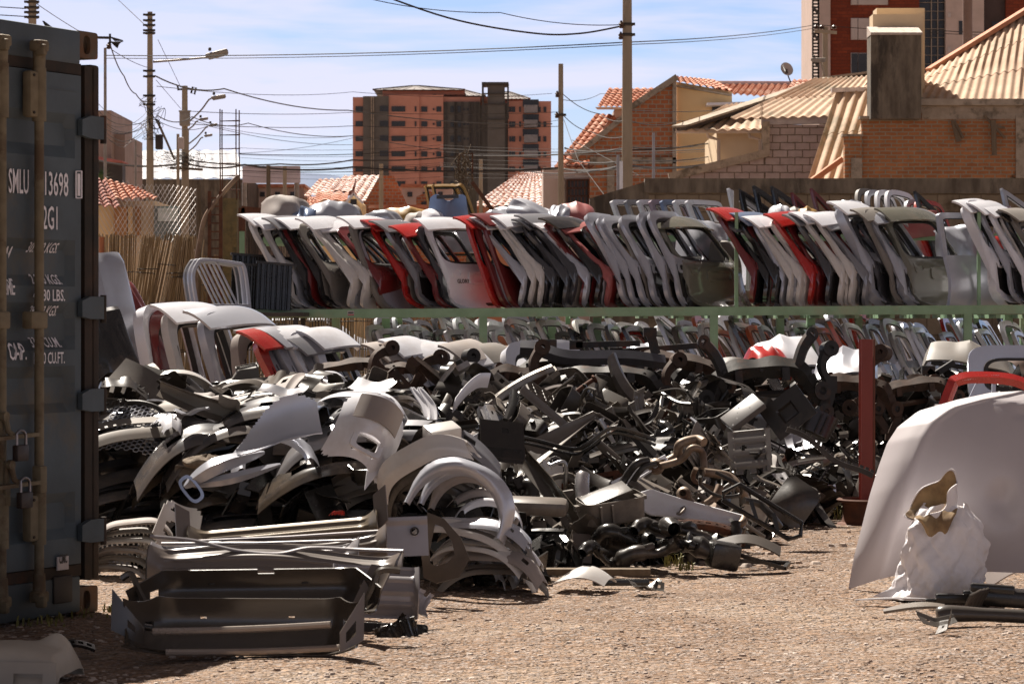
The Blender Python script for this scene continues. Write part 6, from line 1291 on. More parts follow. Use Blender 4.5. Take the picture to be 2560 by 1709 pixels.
# ================================================================ HATCH FRAMES STANDING BEHIND THE HEAPS
def hgate(px, D, ytop, col, style, label, group, H=1.35, W=1.25, yaw=52, lean=.8, thick=.10, **k):
    zt_ = P(0, ytop, D).z; sc_ = EX[style]*lean*math.sin(R(yaw))*ppm(D)
    return gate(px+sc_, D, zt_-H, col, style, W=W, H=H, lean=lean, yaw=yaw, thick=thick, label=label, group=group, **k)
g1 = 'large hatch frames standing left behind the heap'
hood(262, 850, 24.4, .75, 1.5, .12, .015, 'silver', (78, -6, 35), 'tall silver car hood leaning next to the container', seed=41); hood(335, 850, 25.0, .45, 1.1, .2, .01, 'darkred', (66, -8, 55), 'brownish red rounded panel between the silver hood and white hatch', seed=42)
hgate(342, 24.2, 770, 'white', 'suv', 'white hatch frame, leftmost of the big ones behind the heap', g1, H=1.4, yaw=74, lean=.4, spoiler=False)
hgate(380, 24.1, 765, 'darkred', 'suv', 'dark red hatch frame between two white ones behind the heap', g1, H=1.42, yaw=66, lean=.4, spoiler=False)
hgate(412, 23.9, 768, 'cream', 'suv', 'big off-white hatch with open window, behind the heap', g1, H=1.38, W=.95, yaw=60, lean=.5, scol='white')
hgate(512, 23.6, 785, 'silver', 'suv', 'silver hatch surround, rightmost big one behind the heap', g1, H=1.25, W=.95, yaw=56, lean=.5, scol='silver')
hgate(575, 23.4, 815, 'dust', 'van', 'dirty bumper capped hatch with a row of holes along its top', g1, H=1.1, W=1.0, yaw=52, lean=.4, thick=.14, spoiler=False)
g2 = 'grey hatch row in the middle left'
for k, (px, y, c, lab) in enumerate(((643, 842, 'red', 'deep red hatch edge, leftmost of the short grey row'), (662, 834, 'grey', 'grey dusty hatch, second in the short row behind the console'), (693, 840, 'silver', 'silver hatch, third in the short row behind the console'), (722, 842, 'white', 'white topped hatch, fourth in the short row behind the console'), (748, 850, 'grey', 'grey hatch, fifth in the short row behind the console'), (778, 838, 'white', 'bright white hatch with bolt dimples ending the short row'))):
    hgate(px, 23+.05*k, y, c, 'bulge' if k < 5 else 'suv', lab, g2, H=1.12, W=.72, yaw=68, lean=.6, thick=.07)
g3 = 'hatch row right of the rusty parts'
for k, (px, y, c, s_, lab) in enumerate(((952, 868, 'dust', 'dust', 'dusty topped hatch, leftmost of the long row behind the rusty parts'), (985, 862, 'silver', 'white', 'white topped hatch, second of the long row behind the rusty parts'), (1018, 862, 'silver', 'white', 'white topped hatch, third of the long row behind the rusty parts'), (1055, 864, 'silver', 'white', 'white topped hatch, fourth of the long row behind the rusty parts'), (1092, 866, 'silver', 'white', 'white topped hatch, fifth of the long row behind the rusty parts'),
     (1140, 880, 'primer', 'dust', 'brown topped hatch directly right of the white topped ones'), (1166, 878, 'primer', 'white', 'hatch with white lip between two brown topped ones'), (1192, 882, 'primer', 'primer', 'brown grey topped hatch near the white curved hatch'), (1222, 888, 'silver', 'white', 'hatch with small white lip beside the big white curved hatch'))):
    hgate(px, 25+.04*k, y, c, 'bulge' if k < 5 else 'slim', lab, g3, H=1.05, W=.75, yaw=66, lean=.6, thick=.06, scol=s_)
hgate(1265, 24.6, 852, 'white', 'suv', 'big white curved hatch right of the long row', g3, H=1.1, W=1.0, yaw=48, lean=.5, thick=.12, spoiler=False)
# rounded panels lying beyond the subframes
BP = [(1640, 868, 28, 1.0, .8, 'silver', 'pale scratched hood beyond the subframes, leftmost'), (1700, 866, 29, .9, .8, 'white', 'white hood beyond the subframes next to a faded red one'), (1745, 868, 28.5, .9, .8, 'dustyred', 'faded red hood lying beyond the subframes'), (1810, 872, 27.5, 1.1, .8, 'silver', 'ribbed silver panel beyond the tall eared subframe'),
      (1925, 872, 27, .7, .6, 'red', 'red panel corner under the white and orange hood'), (1965, 866, 27.2, 1.1, .9, 'white', 'white hood with an orange stripe between subframe ears'), (2040, 890, 26, .9, .7, 'dust', 'dusty tan panel left of the red post'), (2110, 892, 25, 1.0, .8, 'silver', 'silver fender lying left of the red post'),
      (2180, 888, 25, 1.0, .8, 'silver', 'silver fender lying right of the red post'), (2360, 890, 25.5, .9, .7, 'olive', 'dark scuffed panel below the rack post at the right'), (2420, 870, 27, 1.5, .7, 'primer', 'torn brown sheet leaning in front of the right rack post'), (2540, 880, 24, .9, .9, 'silver', 'pale hood edge at the right border behind the pickup frame'),
      (1500, 880, 27, .9, .6, 'silver', 'silver hood edge behind the long subframe'), (1390, 890, 26, .8, .6, 'dust', 'dusty hood behind the coil spring arm')]
for k, (px, py, D, W, L_, c, lab) in enumerate(BP):
    D -= 3
    if k in (1, 2, 3, 6, 8, 9, 11, 12, 13): continue
    hood(px, py+24, D, W*.5, L_*.5, .055, .006, c, (22+7*(k % 3), (-1)**k*9, 20-12*(k % 4)), lab, seed=60+k, group='hoods beyond the subframes')
# more dark parts standing behind to close the gap below the rack
r_ = random.Random(91)
for k in range(150):
    px = r_.uniform(900, 2600); D = r_.uniform(21.0, 26.5) if px > 1340 else r_.uniform(20.6, 21.6); x = P(px, 0, D).x; zc = .74-r_.uniform(.05, .35)
    kind = r_.choice(['splash_shield', 'trim_strip', 'bumper_beam', 'plastic_bin', 'wheel_liner', 'panel_scrap', 'air_duct']); piece(kind, (x, D, zc), (r_.uniform(-80, 80), r_.uniform(-60, 60), r_.uniform(0, 360)), r_.choice([M_pl[0], M_pl[3], M_black_steel, M_rustsub, M_pl[4]]), f"dark {KIND[kind][1]} behind the subframes at the back of the heap", f'dark {KIND[kind][1]}s behind the subframes', v=r_.randint(0, 9), scale=r_.uniform(.7, 1.05))
def samp_back(r_):
    px = r_.uniform(880, 2700); y = r_.uniform(21, 27.5); x = (px-CX)/F*y; return Vector((x, y, r_.uniform(.05, .78 if not (px < 1320 and y > 23) else .5))), .28
shards('back_heap_filling', 1500, samp_back, 34, M_pl[3], 'dark broken parts massed behind the subframes')
def samp_l2(r_):
    px = r_.uniform(235, 960); y = r_.uniform(16.8, 20.5); x = (px-CX)/F*y; return Vector((x, y, r_.uniform(.1, .76))), .18
shards('debris_filling', 800, samp_l2, 35, M_pl[4], 'grey brown plastic debris between bumper heap and hatch frames')
# ---------------------------------------------------------------- subframes
SB = [(1515, 905, 1040, 20.5, 340, 2, 0, 'M', 'long black subframe with bushings, lying upright in the middle of the heap'), (1590+325, 880, 1070, 20.0, 330, 3, -4, 'M', 'black subframe with two tall eared mounts, left of the red post'),
      (1680, 870, 1010, 21.5, 300, 2, 8, 'R', 'brown subframe behind the two black ones'), (1400, 875, 1000, 21.6, 260, 0, -6, 'M', 'subframe with a round arm hub above the long black one'), (1290, 905, 1050, 21.0, 230, 2, 10, 'R', 'rusty subframe standing left of the long black one'),
      (1800, 885, 1010, 22.2, 300, 4, 0, 'M', 'dark subframe behind the eared one'), (2130, 925, 1080, 20.4, 240, 2, 5, 'R', 'rusty subframe partly hidden by the red post'), (870, 890, 1000, 21.5, 250, 2, -10, 'R', 'deep brown rusty subframe in front of the grey hatch row'), (1030, 905, 1000, 21.6, 220, 4, 12, 'R', 'rusty arm frame in front of the long hatch row'),
      (2300, 935, 1060, 21, 240, 0, -8, 'R', 'brown subframe among the scrap right of the red post')]
for (px, yt, yb, D, wpx, sd_, roll, mm_, lab) in SB:
    c = P(px, yb, D); o = E('axle_subframe', c, lab, 'subframe', 'subframes on the heap', rot=(R(-8), R(roll), R(rnd.uniform(-12, 12)))); k_ = wpx/ppm(D)/1.06
    o.scale = (k_, k_, (P(0, yt, D).z-P(0, yb, D).z)/.52)
    obj('crossmember', subframe(sd_), M_black_steel if mm_ == 'M' else M_rustsub, o)
    for s_ in (-1, 1): obj('bushing', MB().lathe([(.0, -.025), (.026, -.045), (.026, .045), (0, .025)], 12, Matrix.Translation((s_*.47, -.07, .22)) @ Euler((R(90), 0, 0)).to_matrix().to_4x4()), M_rubber, o)
for k, (px, py, D, roll, mm_) in enumerate(((1325, 1020, 20.6, 8, M_rustsub), (1255, 1020, 21, -35, M_black_steel), (2060, 1030, 20, 4, M_black_steel), (2130, 1020, 20.2, 24, M_rustsub), (880, 980, 21, 40, M_rustsub), (985, 985, 21.2, 48, M_rustsub), (1640, 1040, 20.9, 20, M_rustsub))):
    obj('suspension_arm', arm(k), mm_, loc=P(px, py, D), rot=(R(-8), R(roll), R(rnd.uniform(-40, 40))), label='forged suspension arm with eye ends standing among the subframes', cat='suspension arm', group='suspension arms among the subframes')
e = obj('chassis_rail', MB().tube(bez([P(1300, 868, 21), P(1345, 872, 21), P(1420, 893, 21), P(1560, 893, 21.2), P(1660, 905, 21.3)], 6), .055, 4), mat('rail_grey', (.13, .13, .15), (.08, .08, .09), rough=.4, metal=.4, scale=4), loc=P(1300, 868, 21), world=True, label='long grey chassis rail lying across the top of the subframes', cat='chassis rail')
for (x0, y0, x1, y1, D, lab) in ((1375, 860, 1382, 905, 21.2, 'short upright steel channel with a round hole above the subframes'), (1625, 830, 1640, 885, 21.3, 'slanting grey stay with a bracket above the long subframe'), (1440, 862, 1600, 858, 21.6, 'flat steel bar lying level above the long subframe'), (1540, 880, 1760, 862, 21.8, 'thin dark bar running right behind the long subframe'), (2330, 940, 2385, 905, 22, 'black threaded jack bar leaning right of the red post'), (2320, 925, 2360, 960, 21.9, 'black hinge arm crossing the jack bar')):
    obj('steel_bar', MB().bar(P(x0, y0, D), P(x1, y1, D), .07, .045).box(P(x0, y0, D), (.10, .07, .07)), M_black_steel, loc=P(x0, y0, D), world=True, label=lab, cat='steel bar', smooth=False)
# ---------------------------------------------------------------- individual pieces on the left heap
def sheetobj(name, fn, nu, nv, t, m, loc, rot, label, cat, group=None, mask=None, parent=None):
    return obj(name, MB().sheet(fn, nu, nv, t, mask), m, parent, loc=loc, rot=tuple(R(a) for a in rot), label=label, cat=cat, group=group)
# A. front-most cover, concave side towards us
A_ = G(614, 1652); A_.y += .10
def inside_cover(L_, H, dp, seed, wing, t=.006, notch=True, sag=0):
    def fn(u, v):
        s_ = 2*u-1; a = abs(s_); ed = max(0, (a-.80)/.20)
        x = L_/2*s_*(1+.04*ed*v); y = -dp*max(0, (a-.62)/.38)**2.0-.03*(1-v)-.05*math.sin(math.pi*v)*-1
        z = H*v*(1-.42*ed**1.0)*(1)+wing*ed*ed*(v > .3)*v*.5-.015*(1-a*a)*sag
        if v < .08: y -= .05; z = .0
        return (x, y, z)
    mk = lambda u, v: not (notch and .48 < u < .56 and v > .90) and not (.06 < u < .09 and .45 < v < .62) and not (.92 < u < .945 and .5 < v < .66) and not (.28 < u < .31 and .68 < v < .73) and not (.66 < u < .69 and .68 < v < .73)
    return MB().sheet(fn, 72, 22, t, mk)
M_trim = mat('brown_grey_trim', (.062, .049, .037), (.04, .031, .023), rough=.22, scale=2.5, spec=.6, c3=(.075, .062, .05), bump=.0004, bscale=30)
M_trimlit = mat('pale_lit_trim', (.17, .14, .12), (.13, .105, .09), rough=.3, scale=2.5, spec=.6, c3=(.13, .105, .09))  # paler trim; on the shells' end wings the sunlight is put into its colour
M_silvertrim = mat('silver_trim', (.30, .28, .29), (.23, .215, .22), rough=.33, metal=.3, scale=2.5, c3=(.20, .18, .16), bump=.0004, bscale=30)
e = E('bumper_shell', A_, 'front-most brown bumper shell, hollow side towards the camera, with two pale rails', 'bumper shell', rot=(R(-16), 0, R(-3)))
obj('cover', inside_cover(.89, .235, .20, 1, .12, notch=False), M_trim, e)
for (ya, z0, z1, r) in ((-.075, .085, .115, .014), (-.10, .0, .022, .013)):
    obj('rail', MB().tube([(lerp(-.36 if ya > -.09 else -.30, .33 if ya > -.09 else .37, k/14), ya-.03*abs(k/7-1)**2, lerp(z0, z1, k/14)) for k in range(15)], r, 8), mat('worn_rail', (.34, .29, .25), (.24, .20, .17), rough=.28, metal=.3, scale=4), e)
obj('end_wing', MB().sheet(lambda u, v: (.38+.09*u, -.20+.06*u*0-.02*v, -.01+.15*v*(.5+.7*u)+.05*u), 12, 8, .006, lambda u, v: (u-.45)**2+(v-.45)**2 > .05), M_trimlit, e)
obj('end_wing', MB().sheet(lambda u, v: (-.38-.13*u, -.16-.02*v, .02+.13*v*(.5+.7*u)+.06*u), 12, 8, .006, lambda u, v: (u-.4)**2*1.5+(v-.5)**2 > .03), M_trim, e)
B_ = P(652, 1536, 11.55)
e = E('bumper_shell', B_, 'second brown bumper shell with a notch in its top edge, arms reaching sideways', 'bumper shell', rot=(R(-7), R(-1), R(-2)))
obj('cover', inside_cover(.98, .185, .24, 2, -.02), M_trim, e)
obj('end_wing', MB().sheet(lambda u, v: (.37+.09*math.sin(u*1.6)+.09*v, -.10-.07*u+.02*v, .01+.185*v-.02*u), 12, 10, .006), M_trimlit, e)
for s_, xa, xb, z in ((1, .36, .58, .17), (-1, -.36, -.54, .165)): obj('arm', MB().tube(bez([(s_*.42 if s_ > 0 else -.42, -.16, .0), (s_*.47, -.17, .10), (s_*.50, -.17, .165), (xb, -.16, .165 if s_ > 0 else .15)], 6), .014, 6), M_trim, e)
obj('shade_panel', MB().bbox((.0, .05, .09), (.80, .02, .16), .008), M_trim, e)
# C ribbed long panel and its silver right half
C_ = P(690, 1470, 12.1)
def ribbed(L_, H, nr, t=.006, wave=.0, endc=.1, seed=0):
    def fn(u, v):
        s_ = 2*u-1; rib = .010*max(0, math.cos(v*nr*6.283))*(1 if .06 < u < .94 else 0); top = wave*math.cos(s_*3.4+seed)
        return (L_/2*s_, -endc*max(0, (abs(s_)-.8)/.2)**2-rib-.04*math.sin(v*math.pi), H*v+top*v)
    return MB().sheet(fn, 60, 34, t, None)
e = E('ribbed_cover', C_, 'long wavy bumper cover with ribbed ends, third from the front', 'bumper cover', rot=(R(-22), R(1.5), R(-1)))
obj('cover', ribbed(1.08, .17, 3, wave=.022, seed=.3), M_trimlit, e)
obj('upper_edge', MB().tube(bez([(-.54, -.1, .185), (-.36, -.04, .19), (-.18, -.03, .155), (.0, -.03, .145), (.14, -.03, .175), (.34, -.04, .17), (.54, -.1, .15)], 6), .008, 6), M_silvertrim, e)
C2 = P(935, 1545, 11.9); e = E('ribbed_cover', C2, 'silver ribbed plate standing at the right end of the front bumper shells', 'bumper cover', rot=(R(-14), R(3), R(6)))
obj('cover', ribbed(.36, .22, 4, endc=.03, seed=1), M_silvertrim, e); obj('under_tray', MB().bbox((.04, .05, -.06), (.38, .12, .09), .015), M_pl[3], e)
piece('splash_shield', P(1030, 1500, 12.0), (60, 35, 40), M_silvertrim, 'small bright silver shield leaning at the right end of the ribbed plate', v=1, scale=.35)
for k, (px, py, D, L_, m_, lab) in enumerate(((560, 1478, 12.35, .66, M_trim, 'dark ribbed bumper end behind the second shell, at its left'), (640, 1440, 12.6, .92, M_silvertrim, 'thin silver bumper layer just under the wavy ribbed cover'), (720, 1425, 12.8, .90, M_trimlit, 'brownish flat bumper layer under the bronze cover'))):
    e = E('ribbed_cover', P(px, py, D), lab, 'bumper cover', rot=(R(-34+4*k), R(1-2*k), R(2*k-2))); obj('cover', ribbed(L_, .15, 3+k, wave=.012*k, endc=.08, seed=k), m_, e); obj('lip', MB().tube([(-L_*.46, -.03, .155), (0, -.01, .158), (L_*.46, -.03, .155)], .006, 6), M_silvertrim, e)
D_ = P(715, 1388, 13.0); e = E('ribbed_cover', D_, 'bronze ribbed bumper cover with flared ends tilted up to the right', 'bumper cover', rot=(R(-24), R(-5), R(2)))
obj('cover', ribbed(.86, .15, 3.5, wave=0, endc=.12, seed=2), mat('bronze_trim', (.20, .16, .115), (.15, .12, .085), rough=.3, metal=.3, scale=2.5), e)
for s_ in (-1, 1): obj('end_fin', MB().sheet(lambda u, v, s_=s_: (s_*(.42+.06*u), -.12-.04*u, .02+.19*v+.05*u-.02*v*u), 8, 8, .006), M_trimlit, e)
e = E('plate_panel', P(1012, 1390, 13.0), 'grey upright plate with a round grommet hole, right of the bronze cover', 'panel', rot=(R(-6), R(-2), R(6)))
obj('plate', MB().sheet(lambda u, v: ((u-.5)*.22, -.006*(v > .86), v*.18), 22, 16, .006, lambda u, v: (u-.72)**2+((v-.62)*.8)**2 > .006), M_silvertrim, e)
obj('grommet', MB().lathe([(.014, -.01), (.02, -.01), (.02, .02), (.014, .02)], 14, Matrix.Translation((.048, -.01, .112)) @ Euler((R(90), 0, 0)).to_matrix().to_4x4(), caps=False), M_rubber, e)
sheetobj('rocker_cover', lambda u, v: ((u-.5)*.24*(1-.2*v), .05*math.sin(u*3), (v-.5)*.24), 20, 20, .006, PT['cream'], P(448, 1310, 14.1), (-25, 18, 10), 'pale rounded panel with a large oval hole in the bumper heap', 'panel', None, lambda u, v: ((u-.45)/.27)**2+((v-.42)/.2)**2 > 1 and ((u-.3)/.1)**2+((v-.84)/.05)**2 > 1 and (abs(u-.5)*2)**5+(abs(v-.5)*2)**5 < 1)
# E white fog lamp fascia standing on the heap
e = E('bumper_corner', P(902, 1090, 14.2), 'white bumper corner with a rectangular fog lamp opening standing on the heap', 'bumper corner', rot=(R(-18), R(28), R(18)))
obj('cover', MB().sheet(lambda u, v: ((u-.5)*.34*(1-.25*v*0), -.12*math.sin(math.pi*u)-.10*math.sin(v*2.3), (v-.5)*.34-.10*(u-.5)**2*2), 34, 34, .006, lambda u, v: not (.32 < u < .68 and .13 < v < .36) and (abs(u-.5)*2)**6+(abs(v-.5)*2)**6 < 1), PT['white'], e)
obj('lamp_surround', MB().ring(supel(0, -.085, .085, .052, 6, 32), supel(0, -.085, .058, .032, 5, 32), lambda u, v: (u, -.155-.3*abs(v)*0, v), 2, .018), PT['white'], e)
obj('inner_recess', MB().sheet(lambda u, v: ((u-.5)*.24, -.235-.0*u+.08*abs(2*u-1)**2, .01+.13*v), 14, 10, .008), PT['dust'], e)
obj('tip', MB().sheet(lambda u, v: (.10+.07*(u-.5)*(1-v), -.08, -.15-.13*v), 6, 10, .006), PT['white'], e)
# F long white bumper with clip edge
e = obj('bumper_cover', bumper(.52, .12, .13, 3, False), PT['cream'], loc=P(1030, 1135, 14.0), rot=(R(-55), R(-28), R(-22)), label='cream bumper end sweeping up right of the white fog lamp corner', cat='bumper cover')
obj('bumper_block', MB().bbox((0, 0, 0), (.17, .12, .09), .012), PT['cream'], loc=P(1105, 1085, 14.3), rot=(R(18), R(-8), R(24)), label='boxy cream bumper end block behind the swept bumper', cat='bumper block')
for k in range(4): obj('bumper_cover', bumper(.50, .14, .10, k+1, False), M_pl[1], loc=P(1040, 1165+k*14, 14.05+.03*k), rot=(R(-70), R(-26+k*4), R(-18)), label='grey clip edged strip fanned out below the swept cream bumper', cat='bumper cover', group='fanned strips below the cream bumper')
# G silver fenders nested
for k, (px, py, s_, c) in enumerate(((1130, 1302, .62, 'silver'), (1150, 1290, .54, 'blue'), (1165, 1292, .48, 'dust'))):
    o = obj('fender_panel', fender(.86, .46, 10+k, .36-.01*k, .006), PT[c if c != 'blue' else 'silver'], loc=P(px, py, 13.6+.12*k), rot=(R(-22), R(20-4*k), R(-14)), label=f"{['outer', 'middle', 'inner'][k]} one of three nested silver wheel arch fenders at the heap edge", cat='fender', group='nested silver fenders'); o.scale = (s_,)*3
# H big silver panels on top
piece('fender_panel', P(690, 1165, 14.4), (-58, -8, 12), PT['silver'], 'large bright silver fender lying across the middle of the heap top', v=1, scale=.48)
sheetobj('body_panel', lambda u, v: ((u-.5)*.44, (v-.5)*.26+.06*u, .12*(v-.4)**2*3+.05*math.sin(u*2.5)), 60, 40, .006, PT['silver'], P(700, 1115, 14.3), (34, -9, 8), 'curved silver panel with a sharp left corner on the heap top', 'panel', None, lambda u, v: abs(v-.5) < .5*math.sin(.12+u*2.1) and not ((u-.95)**2+(v-.1)**2 < .03))
for k, (x0, y0, xm, ym, x1, y1, w_) in enumerate(((462, 1216, 540, 1165, 660, 1130, .05), (480, 1212, 580, 1195, 700, 1160, .03))):
    a, b_, c = P(x0, y0, 14.25), P(xm, ym, 14.2), P(x1, y1, 14.4); q_ = bez([a, b_, c], 10); o0 = a.copy()
    obj('blade_trim', MB().tube([p-o0 for p in q_], [w_*math.sin(math.pi*(.06+.9*i/20))*.8+.004 for i in range(len(q_))], 4), PT['silver'], loc=o0, label=('upper' if k == 0 else 'lower')+' pointed silver blade shaped trim on the dark heap face', cat='trim', group='pointed silver trims')
obj('headlamp_surround', MB().ring(supel(0, 0, .075, .042, 3, 36), supel(0, 0, .058, .028, 3, 36), lambda u, v: (u, -.2*v*v, v), 2, .03), mat('chrome_trim', (.30, .30, .33), metal=1, rough=.22, scale=3), loc=P(478, 1222, 14.2), rot=(R(-10), R(52), R(0)), label='chrome oval lamp surround hanging on the dark heap face', cat='lamp surround')
# J honeycomb grille at the container edge
gm_ = MB(); 
for i in range(17):
    for j in range(11):
        cx, cz = i*.026, j*.030+(.015 if i % 2 else 0); pts = [(cx+.016*math.cos(a), -.10*math.sin((cx+.016*math.cos(a))*5), cz+.016*math.sin(a)) for a in [k*math.pi/3 for k in range(6)]]; gm_.tube(pts, .0035, 4, closed=True)
e = E('honeycomb_grille', P(205, 1125, 15.2), 'silver honeycomb grille resting against the container side of the heap', 'grille', rot=(R(-48), R(12), R(-10))); obj('mesh', gm_, PT['silver'], e)
obj('rim', MB().tube(bez([(-.02, 0, .34), (.2, -.09, .345), (.36, -.10, .30), (.44, -.08, .15), (.46, -.07, .0)], 8), .014, 8), M_pl[0], e)
piece('bumper_cover', P(345, 1085, 15.2), (-92, 8, 12), PT['dark'], 'dark bumper strip with a chrome end on the heap near the honeycomb grille', v=2, scale=.45)
# K upright white blades and L arc strip
for k, (x0, y0, x1, y1) in enumerate(((1030, 968, 1072, 1062), (1048, 968, 1088, 1065))):
    a, c = P(x0, y0, 15.2), P(x1, y1, 15.0); q_ = bez([Vector((0, 0, 0)), (c-a)*.45+Vector((.03, 0, -.01)), c-a], 8)
    obj('pointed_panel', MB().sheet(lambda u, v: tuple(q_[int(round(u*(len(q_)-1)))]+Vector(((v-.5)*.045*math.sin(.4+u*2.6), -.012*(2*v-1)**2, 0))), len(q_)-1, 4, .008), PT['white'], loc=a, label=('left' if k == 0 else 'right')+' of two upright pointed white blades on the heap', cat='blade panel', group='upright white blades')
q_ = bez([P(1135, 1012, 16.5), P(1165, 975, 16.6), P(1195, 952, 16.7), P(1222, 950, 16.8)], 8); a = q_[0].copy(); n_ = len(q_)-1
obj('arc_strip', MB().sheet(lambda u, v: tuple(q_[int(round(u*n_))]-a+Vector((.02*(v-.5), -.02*math.sin(v*3), (v-.5)*.085))), n_, 5, .008), PT['white'], loc=a, label='white curved arch strip sticking up in front of the rusty hangers', cat='arch strip')
# fender ends at the left foot, standing edge
for k in range(6):
    piece('bumper_cover', P(300+6*k, 0, 14.35).xy.to_3d()+Vector((0, 0, .07+.045*k)), (-95, 4-2*k, -18+5*k), PT[['dust', 'primer', 'dust', 'cream', 'primer', 'dust'][k]], 'tan curled bumper end stacked at the left foot of the heap', 'tan curled ends at the left foot', v=k, scale=.27)
# debris: console and lids
M_console = mat('console_grey', (.14, .125, .11), (.11, .10, .088), rough=.5, scale=3, bump=.0004, bscale=80)
e = E('centre_console', P(566, 985, 19.3), 'long grey centre console with two cup holders lying on the debris', 'centre console', rot=(R(4), R(-5), R(6)))
def consol(u, v):
    x = (u-.5)*.46; h = interp([0, .3, .42, .6, .72, 1], [.06, .075, .08, .10, .17, .18], u); a = v*math.pi; w_ = .075+.02*math.sin(u*8); c = math.cos(a); return (x, math.copysign(abs(c)**.4, c)*w_, (abs(math.sin(a))**.35)*h)
obj('body', MB().sheet(consol, 30, 20, .006), M_console, e)
for x, r in ((-.16, .045), (-.07, .035)): obj('cup_holder', MB().lathe([(r, .0), (r*1.15, .006), (r, .012), (r*.85, .01), (r*.8, -.02)], 20, Matrix.Translation((x, -.02, .078)), caps=False), M_pl[3], e)
obj('bin_rim', MB().tube([(.08, -.07, .17), (.22, -.075, .185), (.22, .07, .185), (.08, .06, .17)], .008, 6, closed=True), M_console, e); obj('tongue', MB().bbox((-.30, -.03, .02), (.22, .10, .05), .012), M_console, e)
e = E('cup_holder_box', P(618, 1062, 18.3), 'rounded grey box with a round well on the debris', 'cup holder box', rot=(R(8), 0, R(14)))
obj('body', MB().bbox((0, 0, .0), (.19, .14, .12), .035), M_console, e); obj('well', MB().lathe([(.05, .055), (.055, .064), (.046, .066), (.042, .05), (.042, .062)], 20, Matrix.Translation((0, -.01, 0)), caps=False), M_pl[3], e); obj('well_floor', MB().lathe([(.0, .0625), (.044, .0625)], 20, Matrix.Translation((0, -.01, 0)), caps=False), M_pl[3], e)
sheetobj('trunk_lid_liner', lambda u, v: ((u-.5)*.42, (v-.5)*.30, .05*math.sin(u*2.8)+.04*(v-.5)**2), 18, 12, .008, M_pl[2], P(350, 985, 17.2), (48, 34, -6), 'large pale grey liner panel slanting near the container', 'liner panel', None, lambda u, v: u+v > .18)
sheetobj('trunk_lid_liner', lambda u, v: ((u-.5)*.40, (v-.5)*.20, .03*math.sin(v*3)), 18, 12, .008, M_pl[1], P(400, 965, 18.2), (62, 20, -12), 'grey rounded liner panel behind the slanting one', 'liner panel', None, lambda u, v: (abs(u-.5)*2)**5+(abs(v-.5)*2)**5 < 1)
obj('battery_tray', crate(.22, .16, .12, 3), M_pl[3], loc=P(552, 1045, 18.0), rot=(R(-6), R(3), R(10)), label='small black battery tray beside the cup holder box', cat='battery tray')
obj('console_lid', MB().bbox((0, 0, 0), (.44, .16, .09), .03), M_console, loc=P(700, 1012, 18.6), rot=(R(6), R(-14), R(8)), label='sloping grey console lid right of the cup holder box', cat='console lid')
obj('black_hood', hoodmesh(.5, .7, .06, .01, 5), PT['black'], loc=P(262, 880, 22.5), rot=(R(72), R(-14), R(18)), label='black dented panel leaning at the container edge', cat='panel')
# stack left of the rack: window frames and black bed liners
g4 = 'silver cab frames stacked left of the rack'
for k, (px, D) in enumerate(((470, 36.9), (480, 36.5), (490, 36.1))):
    e = E('cab_window_hoop', P(px, 770, D), f"{['rear', 'middle', 'front'][k]} silver cab window frame of the stack left of the rack", 'cab window frame', g4, rot=(R(-10), 0, R(20)))
    q_ = bez([(0.02, 0, 0), (-.02, 0, .40), (.05, 0, .58), (.14, 0, .62), (.55, 0, .58), (.66, 0, .50), (.70, 0, .0)], 5); obj('frame', MB().tube(q_, .03, 5), PT['silver' if k else 'grey'], e); obj('lower_panel', MB().bbox((.36, -.01, -.02), (.70, .05, .14), .012), PT['olive' if k != 2 else 'silver'], e)
    for xb in (.22, .40): obj('window_bar', MB().bar((xb-.10, -.01, .58), (xb+.14, -.01, .04), .022), PT['silver'], e)
sup_ = E('steel_trestle', Vector((P(535, 0, 36.6).x, 36.6, 0)), 'dark steel trestle under the stacked cab frames and bed liners', 'trestle'); obj('deck', MB().box((.25, 0, P(0, 782, 36.6).z-.02), (1.9, 1.4, .05)), M_dkmetal, sup_, smooth=False)
for x, y in ((-.6, -.6), (1.1, -.6), (-.6, .6), (1.1, .6)): obj('leg', MB().box((x, y, .68), (.06, .06, 1.33)), M_dkmetal, sup_, smooth=False)
for k, (px, yt, D, w_) in enumerate(((575, 634, 37.6, .85), (600, 660, 37.0, .5), (640, 655, 36.8, .45))):
    e = E('bed_liner', P(px, 772, D), f"{['widest black ribbed bed liner with a flanged top edge', 'middle black ribbed bed liner at the rack end', 'narrow black ribbed bed liner beside the first tailgate'][k]}", 'bed liner', 'black bed liners at the rack end', rot=(R(-8), R(3), R(12)))
    hh = P(0, yt, D).z-P(0, 772, D).z; obj('shell', MB().sheet(lambda u, v: (w_*u, -.02*(math.cos(u*w_*90) > 0)-.04*v, hh*v), 60, 6, .012), M_pl[3], e); obj('rim', MB().bar((-.02, -.05, hh), (w_+.05, -.05, hh-.02), .05, .03), M_pl[0], e)
